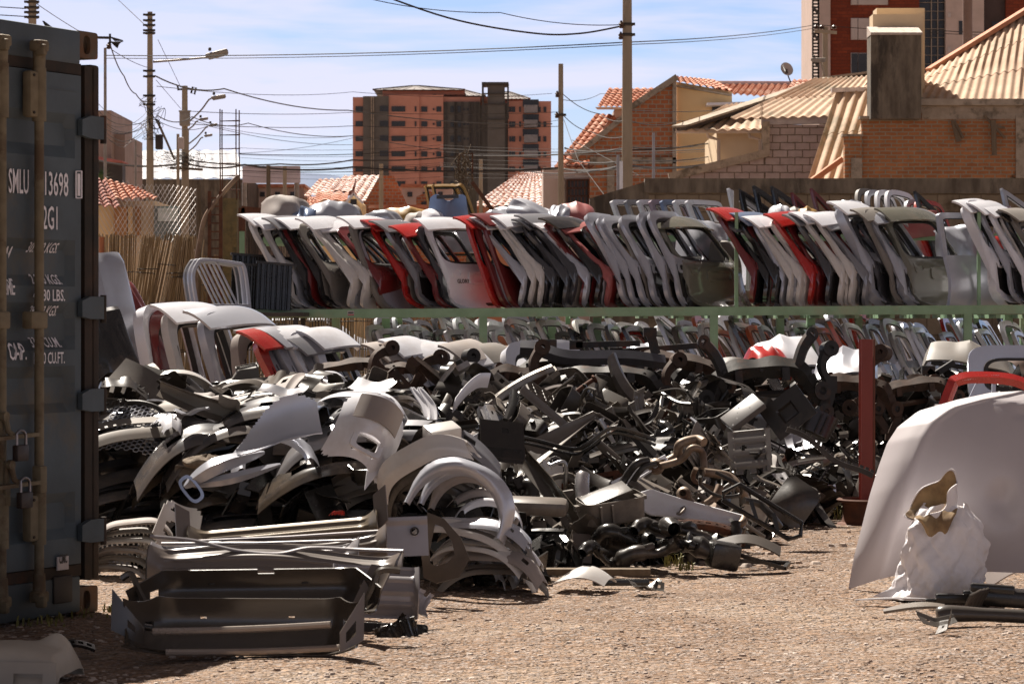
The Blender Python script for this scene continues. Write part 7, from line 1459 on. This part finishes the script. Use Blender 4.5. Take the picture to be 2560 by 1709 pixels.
# ================================================================ INDIVIDUAL PIECES ON THE WIDE HEAP
e = E('glove_box', P(1248, 1150, 16.4), 'dark glove box lid with a square latch cut-out on the heap', 'glove box', rot=(R(4), R(6), R(14)))
obj('lid', MB().sheet(lambda u, v: ((u-.5)*.26, -.10+.16*v, .02+.20*v-.05*v*v*0), 20, 16, .01, lambda u, v: not (.5 < u < .66 and .66 < v < .82)), M_pl[0], e); obj('bin', MB().prism([(-.11, .0), (.12, .0), (.08, .2), (.05, .21), (-.10, .03)], -.12, .12, Matrix.Rotation(R(90), 4, 'Z') @ Matrix.Identity(4)), M_pl[3], e)
q_ = bez([P(1312, 1150, 15.8), P(1375, 1225, 15.6), P(1440, 1310, 15.4), P(1500, 1365, 15.2), P(1580, 1375, 15.15)], 8); a = q_[0].copy(); n_ = len(q_)-1
obj('door_sill_trim', MB().sheet(lambda u, v: tuple(q_[int(round(u*n_))]-a+Vector((.5*(v-.5)*.07, .04*math.sin(v*3.1), (v-.5)*lerp(.10, .17, u)))), n_, 8, .006), M_trim, loc=a, label='long dark sill trim running diagonally down and curling at its lower end', cat='sill trim')
obj('sill_flap', MB().bbox((0, 0, 0), (.11, .012, .16), .004), M_trimlit, loc=P(1455, 1370, 15.1), rot=(R(-20), R(4), 0), label='small flap with a bolt below the curled sill trim', cat='flap')
obj('heat_shield', MB().tube(bez([P(1464, 1290, 15.3), P(1460, 1255, 15.35), P(1455, 1215, 15.4), P(1458, 1182, 15.45)], 6), [.028, .04, .046, .046, .045, .043, .042, .042, .041, .04, .04, .04, .04, .04, .04, .04, .04, .036, .02][:19], 14), mat('bright_steel2', (.62, .60, .60), (.45, .43, .42), metal=.9, rough=.28, scale=7), loc=P(1464, 1290, 15.3), world=True, label='shiny steel silencer standing upright in the heap', cat='silencer')
q_ = bez([P(1270, 1085, 16.8), P(1340, 1100, 16.7), P(1430, 1122, 16.6), P(1470, 1108, 16.6), P(1530, 1070, 16.7), P(1600, 1085, 16.8), P(1640, 1100, 16.8)], 8)
obj('door_seal', MB().tube(q_, .013, 6).tube([p+Vector((.0, .01, -.03)) for p in q_], .009, 6), M_pl[3], loc=q_[0], world=True, label='long black rubber channel bent in a wave over the pale trim panels', cat='rubber channel')
sheetobj('pillar_trim', lambda u, v: ((u-.5)*.46, .03*math.sin(v*3), (v-.5)*lerp(.20, .05, u)+.10*(u-.5)), 22, 10, .006, M_pl[2], P(1405, 1085, 16.9), (-42, -22, 6), 'wide pale grey pillar trim behind the wavy rubber channel', 'pillar trim')
sheetobj('pillar_trim', lambda u, v: ((u-.5)*.42, .03*math.sin(v*3), (v-.5)*.09), 22, 8, .006, M_pl[2], P(1370, 1025, 17.6), (-52, 40, 8), 'narrow pale grey pillar trim sloping to the right', 'pillar trim')
obj('arm_rest', MB().bbox((0, 0, 0), (.36, .14, .085), .03), M_pl[2], loc=P(1335, 1265, 15.0), rot=(R(12), R(2), R(-4)), label='long pale grey arm rest block at the left edge of the wide heap', cat='arm rest')
e = E('control_module', P(1858, 1032, 18.2), 'flat grey cover plate with small holes standing tilted in the heap', 'cover plate', rot=(R(32), R(-36), R(10)))
obj('plate', MB().bbox((0, 0, 0), (.27, .15, .045), .006), mat('plate_grey', (.12, .11, .105), scale=3, rough=.4), e)
for (x, y) in ((-.11, .055), (.11, .055), (-.11, -.055), (.11, -.055), (-.03, .01), (.05, -.02), (.0, .04), (-.06, -.03), (.07, .03)): obj('screw_hole', MB().lathe([(.006, .0226), (.0, .0228)], 10, Matrix.Translation((x, y, 0)), caps=False), M_cable, e)
sheetobj('undertray', lambda u, v: ((u-.5)*.30, .02*(abs(u-.5) < .2)*(abs(v-.5) < .2), (v-.5)*.24), 24, 18, .008, M_pl[0], P(1970, 1030, 18.3), (-12, -38, -12), 'square black undertray panel right of the holed cover plate', 'undertray')
e = E('battery_case', P(2030, 1090, 18.6), 'black ribbed case corner behind the undertray', 'case', rot=(R(-12), R(24), 0)); obj('shell', crate(.24, .18, .16, 4), M_pl[3], e)
for k in range(8):
    o = obj('heat_cover', splash(.26, .26, 20+k), [M_pl[1], M_pl[2], M_pl[0]][k % 3], loc=P(1750+6*k-26, 1165-3*k, 17.2-.03*k), rot=(R(-30), R(-64+4*k), R(12)), label='corrugated splash cover in the fanned pile below the holed cover plate', cat='splash cover', group='fanned splash covers below the holed plate')
sheetobj('engine_shield', lambda u, v: ((u-.5)*.26, .018*(math.sin(v*22) > .2)*(.15 < u < .85), (v-.5)*.30), 26, 30, .006, mat('light_shield', (.25, .23, .21), scale=3, rough=.35), P(1875, 1128, 17.3), (-32, -6, -8), 'bright ribbed shield with a slot, in front of the square undertray', 'engine shield', None, lambda u, v: not ((u-.35)**2+(v-.62)**2 < .006) and not (v < .12 and math.sin(u*20) > 0))
# exhaust manifold and pipes
M_exh = mat('exhaust_tan', (.26, .20, .15), (.14, .09, .06), metal=.5, rough=.55, scale=9, detail=8, c3=(.10, .05, .03))
for k, (pts, r, fl, lab) in enumerate((([(1640, 1165), (1690, 1140), (1700, 1110), (1740, 1098), (1760, 1105)], .026, True, 'pale exhaust elbow with a round flange in the middle of the heap'), ([(1650, 1165), (1700, 1150), (1730, 1120), (1755, 1130), (1760, 1170)], .020, False, 'rusty bent exhaust pipe beside the pale elbow'),
     ([(1520, 1262), (1560, 1200), (1590, 1160), (1620, 1150)], .022, False, 'twin dark pipe rising to the right in the middle of the heap'), ([(1760, 1180), (1820, 1190), (1850, 1220), (1868, 1250)], .024, False, 'rusty curved pipe arching right over the hoses'), ([(1740, 1170), (1735, 1200), (1790, 1225), (1800, 1240), (1770, 1250)], .014, False, 'thin bent fuel line looping beside the rusty curved pipe'),
     ([(1710, 1235), (1740, 1265), (1780, 1250), (1800, 1215)], .024, True, 'brown pipe elbow with an open end near the white pillar'), ([(1780, 1265), (1800, 1290), (1812, 1318)], .028, True, 'tan pipe stub pointing at the camera'), ([(1860, 1250), (1900, 1260), (1930, 1290), (1950, 1315)], .020, False, 'black hose curving along the lower right of the heap'), ([(1740, 1310), (1800, 1325), (1850, 1310), (1860, 1295)], .022, False, 'rusty U shaped pipe at the foot of the heap'),
     ([(1750, 1190), (1755, 1215), (1800, 1240), (1850, 1235), (1845, 1210), (1790, 1180)], .010, False, 'thin black hose loop above the tan pipe stub'))):
    D = 15.9-.05*k; q_ = bez([P(x, y, D+.04*(j % 2)) for j, (x, y) in enumerate(pts)], 8); mb = MB().tube(q_, r, 12)
    if k == 2: mb.tube([p+Vector((.04, 0, -.02)) for p in q_], r*.8, 12)
    if fl:
        a_ = q_[0] if k != 6 else q_[-1]; M_ = Matrix.Translation(a_) @ Euler((R(72), 0, R(-15))).to_matrix().to_4x4(); mb.lathe([(r*.75, -.02), (r*1.7, -.02), (r*1.7, .015), (r*1.0, .03), (r*.75, .03), (r*.75, -.02)], 18, M_, caps=False)
    obj('bent_pipe', mb, M_exh if k not in (2, 7, 9) else M_pl[0], loc=q_[0], world=True, label=lab, cat='pipe', group='bent pipes in the middle of the heap')
sheetobj('white_pillar', lambda u, v: ((u-.5)*.62, .03*math.sin(v*3)-.02*u, (v-.5)*interp([0, .15, .4, 1], [.05, .16, .12, .07], u)-.10*u), 30, 8, .01, PT['white'], P(1725, 1255, 15.6), (-30, 4, -4), 'white pillar panel lying in the lower middle of the heap', 'pillar panel')
sheetobj('white_pillar', lambda u, v: ((u-.5)*.34, .02*math.sin(v*3), (v-.5)*.09*(1-.5*u)), 20, 8, .01, PT['white'], P(1600, 1180, 15.9), (-40, -30, -4), 'white pointed pillar panel sloping up behind the pipes', 'pillar panel')
e = E('air_cleaner_tub', P(1530, 1300, 15.2), 'open grey tub with rounded rim holding a flat lid', 'air cleaner tub', rot=(R(8), R(-8), R(16))); obj('tub', crate(.34, .24, .13, 2), M_pl[2], e); obj('lid', MB().bbox((-.03, -.02, .15), (.26, .16, .014), .004, None, (R(8), R(-12), 0)), M_pl[1], e)
for k, (px, py, rz, sc_) in enumerate(((1645, 1330, 20, .75), (1560, 1355, -30, .8), (1720, 1340, 60, .7), (1690, 1365, -50, .7), (1620, 1385, 0, .8), (1500, 1395, 40, .7))):
    piece('air_duct', P(px, py, 15.0-.05*k), (rnd.uniform(-30, 30), rnd.uniform(-20, 20), rz), M_pl[3] if k % 2 else M_pl[0], 'black moulded air duct at the near foot of the wide heap', 'black air ducts at the foot of the wide heap', v=k, scale=sc_)
e = E('air_duct_mouth', P(1765, 1372, 14.8), 'black air duct with a wide open oval mouth at the foot of the heap', 'air duct', rot=(R(10), R(8), R(-20))); obj('body', MB().tube(bez([(-.12, 0, .02), (-.04, .02, .0), (.05, .03, -.02), (.10, .02, .0)], 6), [.05, .062, .05, .045, .05, .055, .06, .055, .05, .05, .052, .055, .056, .055, .052, .05, .045, .04, .03], 14, caps=False), M_pl[0], e)
obj('throttle_case', MB().bbox((0, 0, 0), (.16, .12, .14), .02), M_pl[3], loc=P(1808, 1388, 14.8), rot=(R(6), R(10), R(16)), label='boxy black intake case right of the open duct mouth', cat='intake case')
e = E('wiper_cowl', P(1870, 1375, 15.0), 'grey wiper cowl resting on black bars at the lower right tip of the heap', 'wiper cowl', rot=(R(6), R(6), R(-6))); obj('cowl', MB().sheet(lambda u, v: ((u-.5)*.34, (v-.5)*.14, .05*math.sin(u*3.1)+.02*v), 20, 8, .008), M_pl[1], e); obj('bars', MB().bar((-.15, -.1, -.05), (.22, -.06, -.03), .02).bar((-.12, -.08, .0), (.20, -.12, -.05), .02).bar((-.15, -.1, -.05), (-.12, -.08, .0), .02).bar((.22, -.06, -.03), (.20, -.12, -.05), .02), M_pl[3], e)
obj('radiator_carrier', MB().tube([(-.2, 0, .06), (.18, 0, -.10), (.24, 0, -.07), (.24, .02, .0), (-.12, .02, .16), (-.2, 0, .1)], .014, 6, closed=True).bar((-.05, .0, .08), (-.0, .0, -.03), .02).bar((.08, 0, .03), (.12, 0, -.08), .02), M_pl[3], loc=P(1895, 1290, 15.3), rot=(R(-10), R(8), 0), label='long black lamp carrier frame pointing down right', cat='carrier frame')
sheetobj('fuel_cover', lambda u, v: ((u-.5)*.22, -.06*math.sin(math.pi*v)*math.sin(math.pi*u), (v-.5)*.28), 24, 24, .008, M_pl[0], P(1985, 1255, 16.2), (-30, 34, -10), 'bulging black tank cover near the right end of the heap', 'tank cover', None, lambda u, v: (abs(u-.5)*2)**6+(abs(v-.5)*2)**6 < 1)
obj('cowl_rail', MB().sheet(lambda u, v: ((u-.5)*.62, .02*(v > .5), (v-.5)*.06+.02*math.sin(u*8)), 50, 6, .008, lambda u, v: not (v > .6 and (u*16) % 1 < .3)), M_pl[1], loc=P(2075, 1130, 17.8), rot=(R(-20), R(30), R(4)), label='long notched plastic rail sloping down towards the red post', cat='notched rail')
obj('timber_plank', MB().bbox((0, 0, 0), (.62, .09, .035), .004), M_wood, loc=Vector((P(1475, 0, 14.6).x, 14.6, .02)), rot=(0, 0, R(-1)), label='old dark timber plank lying on the gravel at the heap foot', cat='plank')
obj('timber_plank', MB().bbox((0, 0, 0), (.28, .05, .03), .004), M_pl[3], loc=Vector((P(1555, 0, 13.9).x, 14.05, .016)), rot=(0, 0, R(4)), label='short black strip lying on the gravel right of the bumper scrap', cat='strip')
e = E('bumper_scrap', G(1458, 1470)+Vector((0, 0, .0)), 'cream bumper scrap with square holes lying alone on the gravel', 'bumper scrap', rot=(R(4), R(6), R(-18)))
obj('cover', MB().sheet(lambda u, v: ((u-.5)*.27, (v-.5)*.22, .015+.10*math.sin(u*2.6)*math.sin(.6+v*2.2)), 30, 22, .006, lambda u, v: not (.5 < u < .62 and .35 < v < .6) and not (v > .9 and (u*9) % 1 < .5) and u+v > .15 and not (.2 < u < .3 and .2 < v < .35)), PT['cream'], e)
for k, (x, y) in enumerate(((1620, 1478), (1645, 1485), (1600, 1482))): piece('metal_bracket', G(x, y)+Vector((0, 0, .02)), (8*k, 5, 30+50*k), M_pl[1], 'small grey plastic bracket on the open gravel', 'small brackets on the open gravel', v=k, scale=.5)
# ================================================================ RED POST IN A WHEEL RIM
RP = G(2165, 1308); RP.y = 18.1; RP.x = P(2172, 0, 18.1).x
e = E('red_post', Vector((RP.x, RP.y, .05)), 'faded red steel channel post standing in a rusty wheel rim', 'post')
zt_ = P(0, 848, 18.1).z; M_redp = mat('faded_red_paint', (.24, .028, .014), (.15, .02, .012), rough=.45, scale=1.2, detail=8, stretch=(1, 1, .4), c3=(.30, .07, .045))
obj('flange', MB().box((-.012, .0, (zt_-.05)/2), (.095-.02, .012, zt_-.05)), M_redp, e, smooth=False); obj('web', MB().box((.034, .045, (zt_-.05)/2), (.012, .10, zt_-.05)), mat('rust_red', (.17, .05, .025), (.10, .03, .018), scale=3, rough=.7), e, smooth=False); obj('flange', MB().box((-.012, .09, (zt_-.05)/2), (.08, .012, zt_-.05)), M_redp, e, smooth=False)
obj('rusty_wheel_ring', MB().lathe([(.17, 0), (.198, .0), (.205, .012), (.195, .024), (.175, .03), (.165, .06), (.165, .12), (.175, .15), (.198, .158), (.205, .17), (.195, .178), (.17, .172), (.155, .13), (.155, .03), (.17, 0)], 36, caps=False).lathe([(.03, .075), (.08, .07), (.12, .09), (.156, .06)], 36, caps=False), M_rust, loc=Vector((RP.x+.0, RP.y, 0)), label='rusty steel wheel rim lying flat on the gravel under the red post', cat='wheel rim')
# ================================================================ DOORS AND PICKUP FRAME BEHIND THE HOOD
e = E('door_shell', P(2425, 1016, 16.0), 'bright red car door edge with white chalk writing behind the pale hood', 'car door', rot=(R(-6), 0, R(8)))
q_ = bez([(-.16, 0, -.02), (-.10, 0, .12), (-.08, 0, .145), (.02, 0, .165), (.25, 0, .15), (.42, 0, .08)], 8)
obj('window_frame', MB().tube(q_, .034, 4), PT['red'], e); obj('quarter_post', MB().bar((-.02, .02, .0), (.06, .02, .15), .014).bar((.14, .02, .0), (.15, .02, .15), .02), PT['silver'], e); obj('glass_channel', MB().tube([p+Vector((.015, 0, -.022)) for p in q_[4:-2]], .006, 4), M_rubber, e)
mb = text_mb('CORTES AGO TL 1005', .026, Matrix.Translation((-.09, -.024, .143)) @ Euler((R(90), 0, 0)).to_matrix().to_4x4(), 0, .2); mb.v = [(x, y, z+.02*math.sin((x+.09)*7)-.004) for x, y, z in mb.v]; obj('chalk_writing', mb, M_white, e, smooth=False)
e = E('pickup_cab_shell', P(2495, 975, 19.0), 'silver pickup cab rear shell with an open window behind the red door', 'cab shell', rot=(R(-5), 0, R(4)))
obj('shell', MB().ring(supel(.10, .10, .30, .20, 5, 48), supel(.12, .10, .22, .115, 4, 48), lambda u, v: (u, .05*(u*2)**2, v), 4, .05), PT['silver'], e); obj('window_seal', MB().ring(supel(.12, .10, .218, .113, 4, 48), supel(.12, .10, .195, .095, 4, 48), lambda u, v: (u, .05*(u*2)**2-.03, v), 1, .01), M_rubber, e)
# ================================================================ BIG PALE HOOD STANDING ON ITS EDGE
M_hood = mat('hood_primer', (.52, .48, .49), (.47, .43, .44), rough=.40, scale=1.1, detail=8, spec=.5, coat=.15, c3=(.44, .39, .37), bump=.0006, bscale=9)
HD = 13.2; h0 = G(2124, 1476); HD = h0.y
he = E('car_hood', Vector((P(2350, 0, HD).x, HD, 0)), 'large pale beige car hood standing on its edge on the gravel, dented', 'hood', rot=(R(-12), 0, R(-6)))
WH = .80; TOPZ = P(0, 990, HD).z
def out_l(v): # left outline column by height fraction
    y = lerp(1476, 990, v); return interp([990, 1010, 1040, 1080, 1120, 1180, 1250, 1320, 1400, 1476][::1], [2480, 2400, 2300, 2248, 2222, 2200, 2178, 2160, 2138, 2124], y)
def hfn(u, v):
    x0 = (out_l(v)-2350)/ppm(HD); x1 = .95; x = lerp(x0, x1, u**1.15); z = TOPZ*1.03*v
    ed = max(0, 1-(x-x0)/.16); y = -.04-.16*math.sin(math.pi*min(1, .12+v*.80))*(1-.75*ed**2)+.02*ed
    cr_ = abs((x-x0)-.155-.10*v*(1-v)); y += -.009*math.exp(-(cr_/.03)**2)          # crease line
    y += .03*max(0, (v-.9)/.10)**2
    dx, dz = x-.30, z-.36; y += .055*math.exp(-(dx*dx/.006+dz*dz/.010))-.02*math.exp(-((dx-.1)**2/.004+(dz+.02)**2/.02))   # dent
    y += .005*math.sin(x*9+z*5)+.012*math.exp(-((x-.40)**2/.0012+(z-.83)**2/.0008))-.006*math.exp(-((z-.93+.25*x*x)/.012)**2)
    zz = z+.035*(1-v)*math.sin((x-x0)*2.6)*1.0+(.05*(1-v)*min(1, (x-x0)/.25))
    return (x, y, zz)
obj('skin', MB().sheet(hfn, 80, 70, .012), M_hood, he, sharp=50)
obj('inner_brace', MB().tube([(-.2, .02, .12), (.0, .03, .9), (.7, .03, .9), (.8, .02, .1)], .03, 6), M_hood, he)
# ================================================================ WHITE SACK
M_sack = mat('woven_sack', (.82, .80, .82), (.66, .62, .62), rough=.7, scale=4, detail=9, bump=.004, bscale=24, c3=(.62, .54, .46), lo=.4, hi=.7)
M_sackin = mat('sack_inside', (.36, .25, .13), (.20, .13, .07), rough=.85, scale=9, detail=9, bump=.004, c3=(.50, .42, .32), lo=.4, hi=.6)
SK = G(2345, 1494); sp_ = ppm(SK.y)
se = E('white_sack', SK, 'crumpled white woven sack with folded open mouth standing before the hood', 'sack')
nz_ = lambda a, z: .020*math.sin(3*a+z*9)+.015*math.sin(5*a-z*17+1)+.010*math.sin(9*a+z*31+2)+.008*math.sin(15*a-z*50)+.006*math.sin(23*a+z*70)*math.sin(z*30)
def sack(u, v):
    a = u*2*math.pi; y_ = interp([0, .12, .35, .55, .72, .85, 1], [1494, 1470, 1420, 1370, 1318, 1290, 1262], v)
    xl = interp([1262, 1290, 1318, 1370, 1420, 1470, 1494], [2312, 2292, 2272, 2258, 2250, 2238, 2222], y_); xr = interp([1262, 1290, 1318, 1370, 1420, 1470, 1494], [2415, 2432, 2448, 2456, 2456, 2452, 2448], y_)
    cx = ((xl+xr)/2-2345)/sp_; rx = (xr-xl)/2/sp_; z = (1494-y_)/sp_; f_ = nz_(a, z)*min(1, v*6+.35)
    rad = 1+f_*4.2*.9; tier = .012*math.sin(z*60+2*math.sin(a*3)); ry = rx*.72
    return (cx+rx*rad*math.cos(a)+tier*.4, ry*rad*math.sin(a), z+.010*math.sin(a*4+z*20)*min(1, v*5))
obj('body', MB().sheet(sack, 110, 64, .004), M_sack, se, sharp=25)
D1 = Vector((-.52, -.60, .60)).normalized(); E1 = Vector((.647, 0, .762)); E1 = (E1-D1*E1.dot(D1)).normalized(); E2 = D1.cross(E1).normalized()
def mouth(u, v):
    a = u*2*math.pi; t_ = v; c = Vector((.03, 0, .33)).lerp(Vector((-.035, -.03, .475)), t_); r1 = lerp(.07, .150, t_); r2 = lerp(.06, .085, t_); wob = 1+(.08*math.sin(3*a+1)+.05*math.sin(7*a))*t_+.03*math.sin(t_*14+a*2)
    p = c+E1*(r1*wob*math.cos(a))+E2*(r2*wob*math.sin(a))+D1*(.018*math.sin(5*a)*t_); return tuple(p)
obj('neck', MB().sheet(mouth, 60, 22, .004), M_sack, se, sharp=25)
def lin(u, v):
    w_ = lerp(.12, .985, v); p = Vector(mouth(u, w_)); c = Vector((.03, 0, .33)).lerp(Vector((-.035, -.03, .475)), w_); return tuple(c+(p-c)*.95)
obj('lining', MB().sheet(lin, 60, 16, .003), M_sackin, se, sharp=25)
obj('folded_flap', MB().sheet(lambda u, v: (lerp(-.125, .075, u)+.05*v*(.5-u), -.10-.02*math.sin(u*9)-.03*math.sin(v*3), lerp(.388, .425, u)-lerp(.02, .125, math.sin(u*2.9))*v+.006*math.sin(u*21)), 36, 14, .004), M_sackin, se, sharp=25)
obj('foot_corner', MB().sheet(lambda u, v: (-.20-.10*u+.01*math.sin(v*9), (v-.5)*.06*(1-u), .045*(1-u)*(math.sin(v*3.14))+.006), 12, 8, .004), M_sack, se)
# ================================================================ BITS AT THE LOWER RIGHT
def gpt(x, y, z=0): p = G(x, y); p.z = z; return p
obj('metal_strip', MB().sheet(lambda u, v: ((u-.5)*.40, (v-.5)*.05*(.3+math.sin(u*3.1)), .012+.01*math.sin(u*3)), 26, 5, .005), M_steel2, loc=gpt(2245, 1506), rot=(0, 0, R(-3)), label='thin bright pointed metal strip in front of the sack', cat='strip')
obj('black_latch', MB().bbox((0, 0, .03), (.17, .05, .05), .01).bbox((.07, 0, .055), (.06, .04, .03), .008).bbox((-.1, .01, .02), (.06, .03, .02), .006), M_pl[3], loc=gpt(2385, 1512), rot=(0, 0, R(-4)), label='black latch block lying at the right foot of the sack', cat='latch')
sheetobj('sun_visor_trim', lambda u, v: ((u-.5)*.27, (v-.5)*.075*(.35+.65*math.sin(.2+u*2.6)), .03*math.sin(u*2.2)+.004), 24, 8, .012, M_pl[2], gpt(2285, 1536, .01), (10, 0, -5), 'long grey leaf shaped trim in front of the sack', 'trim')
e = E('handle_trim', gpt(2440, 1560), 'long grey grab handle trim with a hole at its rounded end', 'handle trim', rot=(0, 0, R(-2))); obj('body', MB().tube(bez([(-.17, 0, .035), (-.10, 0, .045), (.1, 0, .04), (.32, 0, .03), (.55, 0, .03)], 6), [.02, .034, .038, .04, .04, .04, .038, .036, .034, .032, .03, .03, .03, .03, .03, .03, .03, .03, .03, .03, .03, .03, .03, .03, .03], 12), M_pl[1], e); obj('bolt_hole', MB().lathe([(.013, 0), (.0, .001)], 12, Matrix.Translation((-.11, -.030, .062)) @ Euler((R(55), 0, 0)).to_matrix().to_4x4(), caps=False), M_cable, e)
for k, (x, y, rz, sc_) in enumerate(((2335, 1570, 30, .5), (2368, 1578, -35, .5))): piece('metal_bracket', gpt(x, y, .025), (30, 18*(-1)**k, rz), M_pl[1], ('left' if k == 0 else 'right')+' one of two torn grey clips lying in front of the handle trim', None, v=k, scale=.62)
for k in range(7): obj('vent_louvre', MB().bbox((0, 0, 0), (.012, .12, .10), .003), M_pl[1], loc=gpt(2430+9*k, 1530-2*k, .05), rot=(R(10), R(28), R(-30)), label='grey slat in the fanned stack beside the black latch', cat='slat', group='fanned grey slats')
obj('door_card', MB().bbox((0, 0, .05), (.34, .16, .08), .02).bbox((-.08, -.06, .09), (.20, .05, .04), .01), M_pl[3], loc=gpt(2520, 1520), rot=(0, R(4), R(-6)), label='dark interior trim block lying at the right border', cat='trim block')
o = obj('lamp_housing', MB().sheet(lambda u, v: ((u-.5)*.30, (v-.5)*.14, .05*math.sin(u*3)+.03*v), 26, 12, .01, lambda u, v: not (.3 < u < .5 and .3 < v < .7) and not (.6 < u < .72 and .3 < v < .7)), PT['dust'], loc=gpt(2530, 1470, .08), rot=(R(30), R(-14), R(10)), label='pale lamp housing with square holes against the hood at the right border', cat='lamp housing')
obj('black_mesh_clump', hosebundle(2), M_pl[3], loc=gpt(2470, 1500, .04), rot=(0, 0, R(20)), label='small tangle of black wiring beside the hood base', cat='wiring'); bpy.context.scene.objects['black_mesh_clump'].scale = (.25, .25, .25); bpy.data.objects['black_mesh_clump'].name = 'wiring_tangle'
# ================================================================ ENGINE COVER AT THE LOWER LEFT
M_cov = mat('engine_cover', (.40, .36, .30), (.34, .30, .25), rough=.5, scale=3, bump=.0005, bscale=40)
e = E('engine_cover', gpt(40, 1700), 'pale engine cover with arched cut-outs lying in the container shadow', 'engine cover', rot=(0, 0, R(-8)))
def cov(u, v):
    x = (u-.62)*.50; h = .085+.045*math.sin(u*3)+.05*math.exp(-((u-.86)**2+(v-.72)**2)/.012); edge = (1-(2*v-1)**6); z = h*edge**.5*(1-max(0, (u-.93)/.07)**2*.7); y = (v-.35)*.34
    return (x, y, z if v > .06 else z*.3)
obj('shell', MB().sheet(cov, 50, 34, .006), M_cov, e, sharp=50)
obj('front_skirt', MB().sheet(lambda u, v: ((u-.62)*.50, -.119-.01*v, .082*(1-v)), 60, 10, .006, lambda u, v: not ((u-.42)**2/.0040+max(0, .55-v)**2/.20 < 1) and not (.68 < u < .9 and v > .5)), M_cov, e)
obj('spark_arch', MB().tube([(-.10+.05*math.cos(a), -.14, .0+.075*math.sin(a)) for a in [k*math.pi/10 for k in range(11)]], .010, 8), M_cov, e)
for k in range(5): obj('raised_letter', MB().bbox((-.22+.035*k, .03+.004*k, .128), (.02, .022, .006), .002), M_pl[2], e)
obj('duct_block', MB().bbox((.02, .10, .05), (.12, .10, .10), .02), M_pl[3], e)
obj('slotted_tray', MB().sheet(lambda u, v: ((u-.5)*.16, (v-.5)*.07, .02*math.sin(u*3)), 24, 8, .012, lambda u, v: not ((u*5) % 1 < .5 and .25 < v < .75)), M_pl[3], loc=gpt(185, 1632, .02), rot=(R(10), R(4), R(12)), label='small black slotted tray lying in the container shadow', cat='tray')
for k in range(5): piece('trim_strip', P(395+12*k, 1540+14*k, 12.1-.12*k), (20*k, 30, -60+25*k), M_pl[3], 'black torn strip hanging out left of the bumper shells', 'black torn strips left of the bumper shells', v=k, scale=.28)
for k in range(6): piece('splash_shield', P(990+8*k, 1590+4*k, 11.6+.05*k), (70, 15*k-30, 10), M_pl[3], 'black torn bracket under the silver ribbed plate', 'black brackets under the ribbed plate', v=k, scale=.32)
# brown corner frame hanging right of the plate
e = obj('corner_frame', MB().ring([(-.02, .22), (.06, .20), (.15, .12), (.20, .03), (.16, -.06), (.06, -.10), (.0, -.08), (-.03, .05)], [(.02, .17), (.06, .16), (.11, .10), (.13, .04), (.10, .0), (.05, -.02), (.02, -.01), (.01, .05)], lambda u, v: (u, .2*u*u, v), 3, .02), mat('brown_frame', (.10, .075, .05), (.065, .045, .03), scale=5, rough=.4, metal=.3), loc=P(1065, 1400, 13.1), rot=(R(-8), R(6), R(-8)), label='brown metal corner frame with an open window right of the grey plate', cat='corner frame')
o = piece('splash_shield', P(845, 1280, 14.0), (-30, 12, 20), PT['red'], 'small vivid red plastic piece inside the dark heap face', None, v=0, scale=.14)
sheetobj('cloth_bag', lambda u, v: (.13*math.cos(u*6.283)*(math.sin(.1+v*2.95)), .07*math.sin(u*6.283)*math.sin(.1+v*2.95), .07*(v-.5)+.008*math.sin(u*30+v*9)), 40, 14, .004, mat('dusty_cloth', (.16, .12, .08), (.09, .06, .04), scale=14, bump=.006, rough=.9), P(520, 1155, 14.5), (0, 0, 0), 'dusty brown bundle squeezed under the silver bumper', 'bundle')
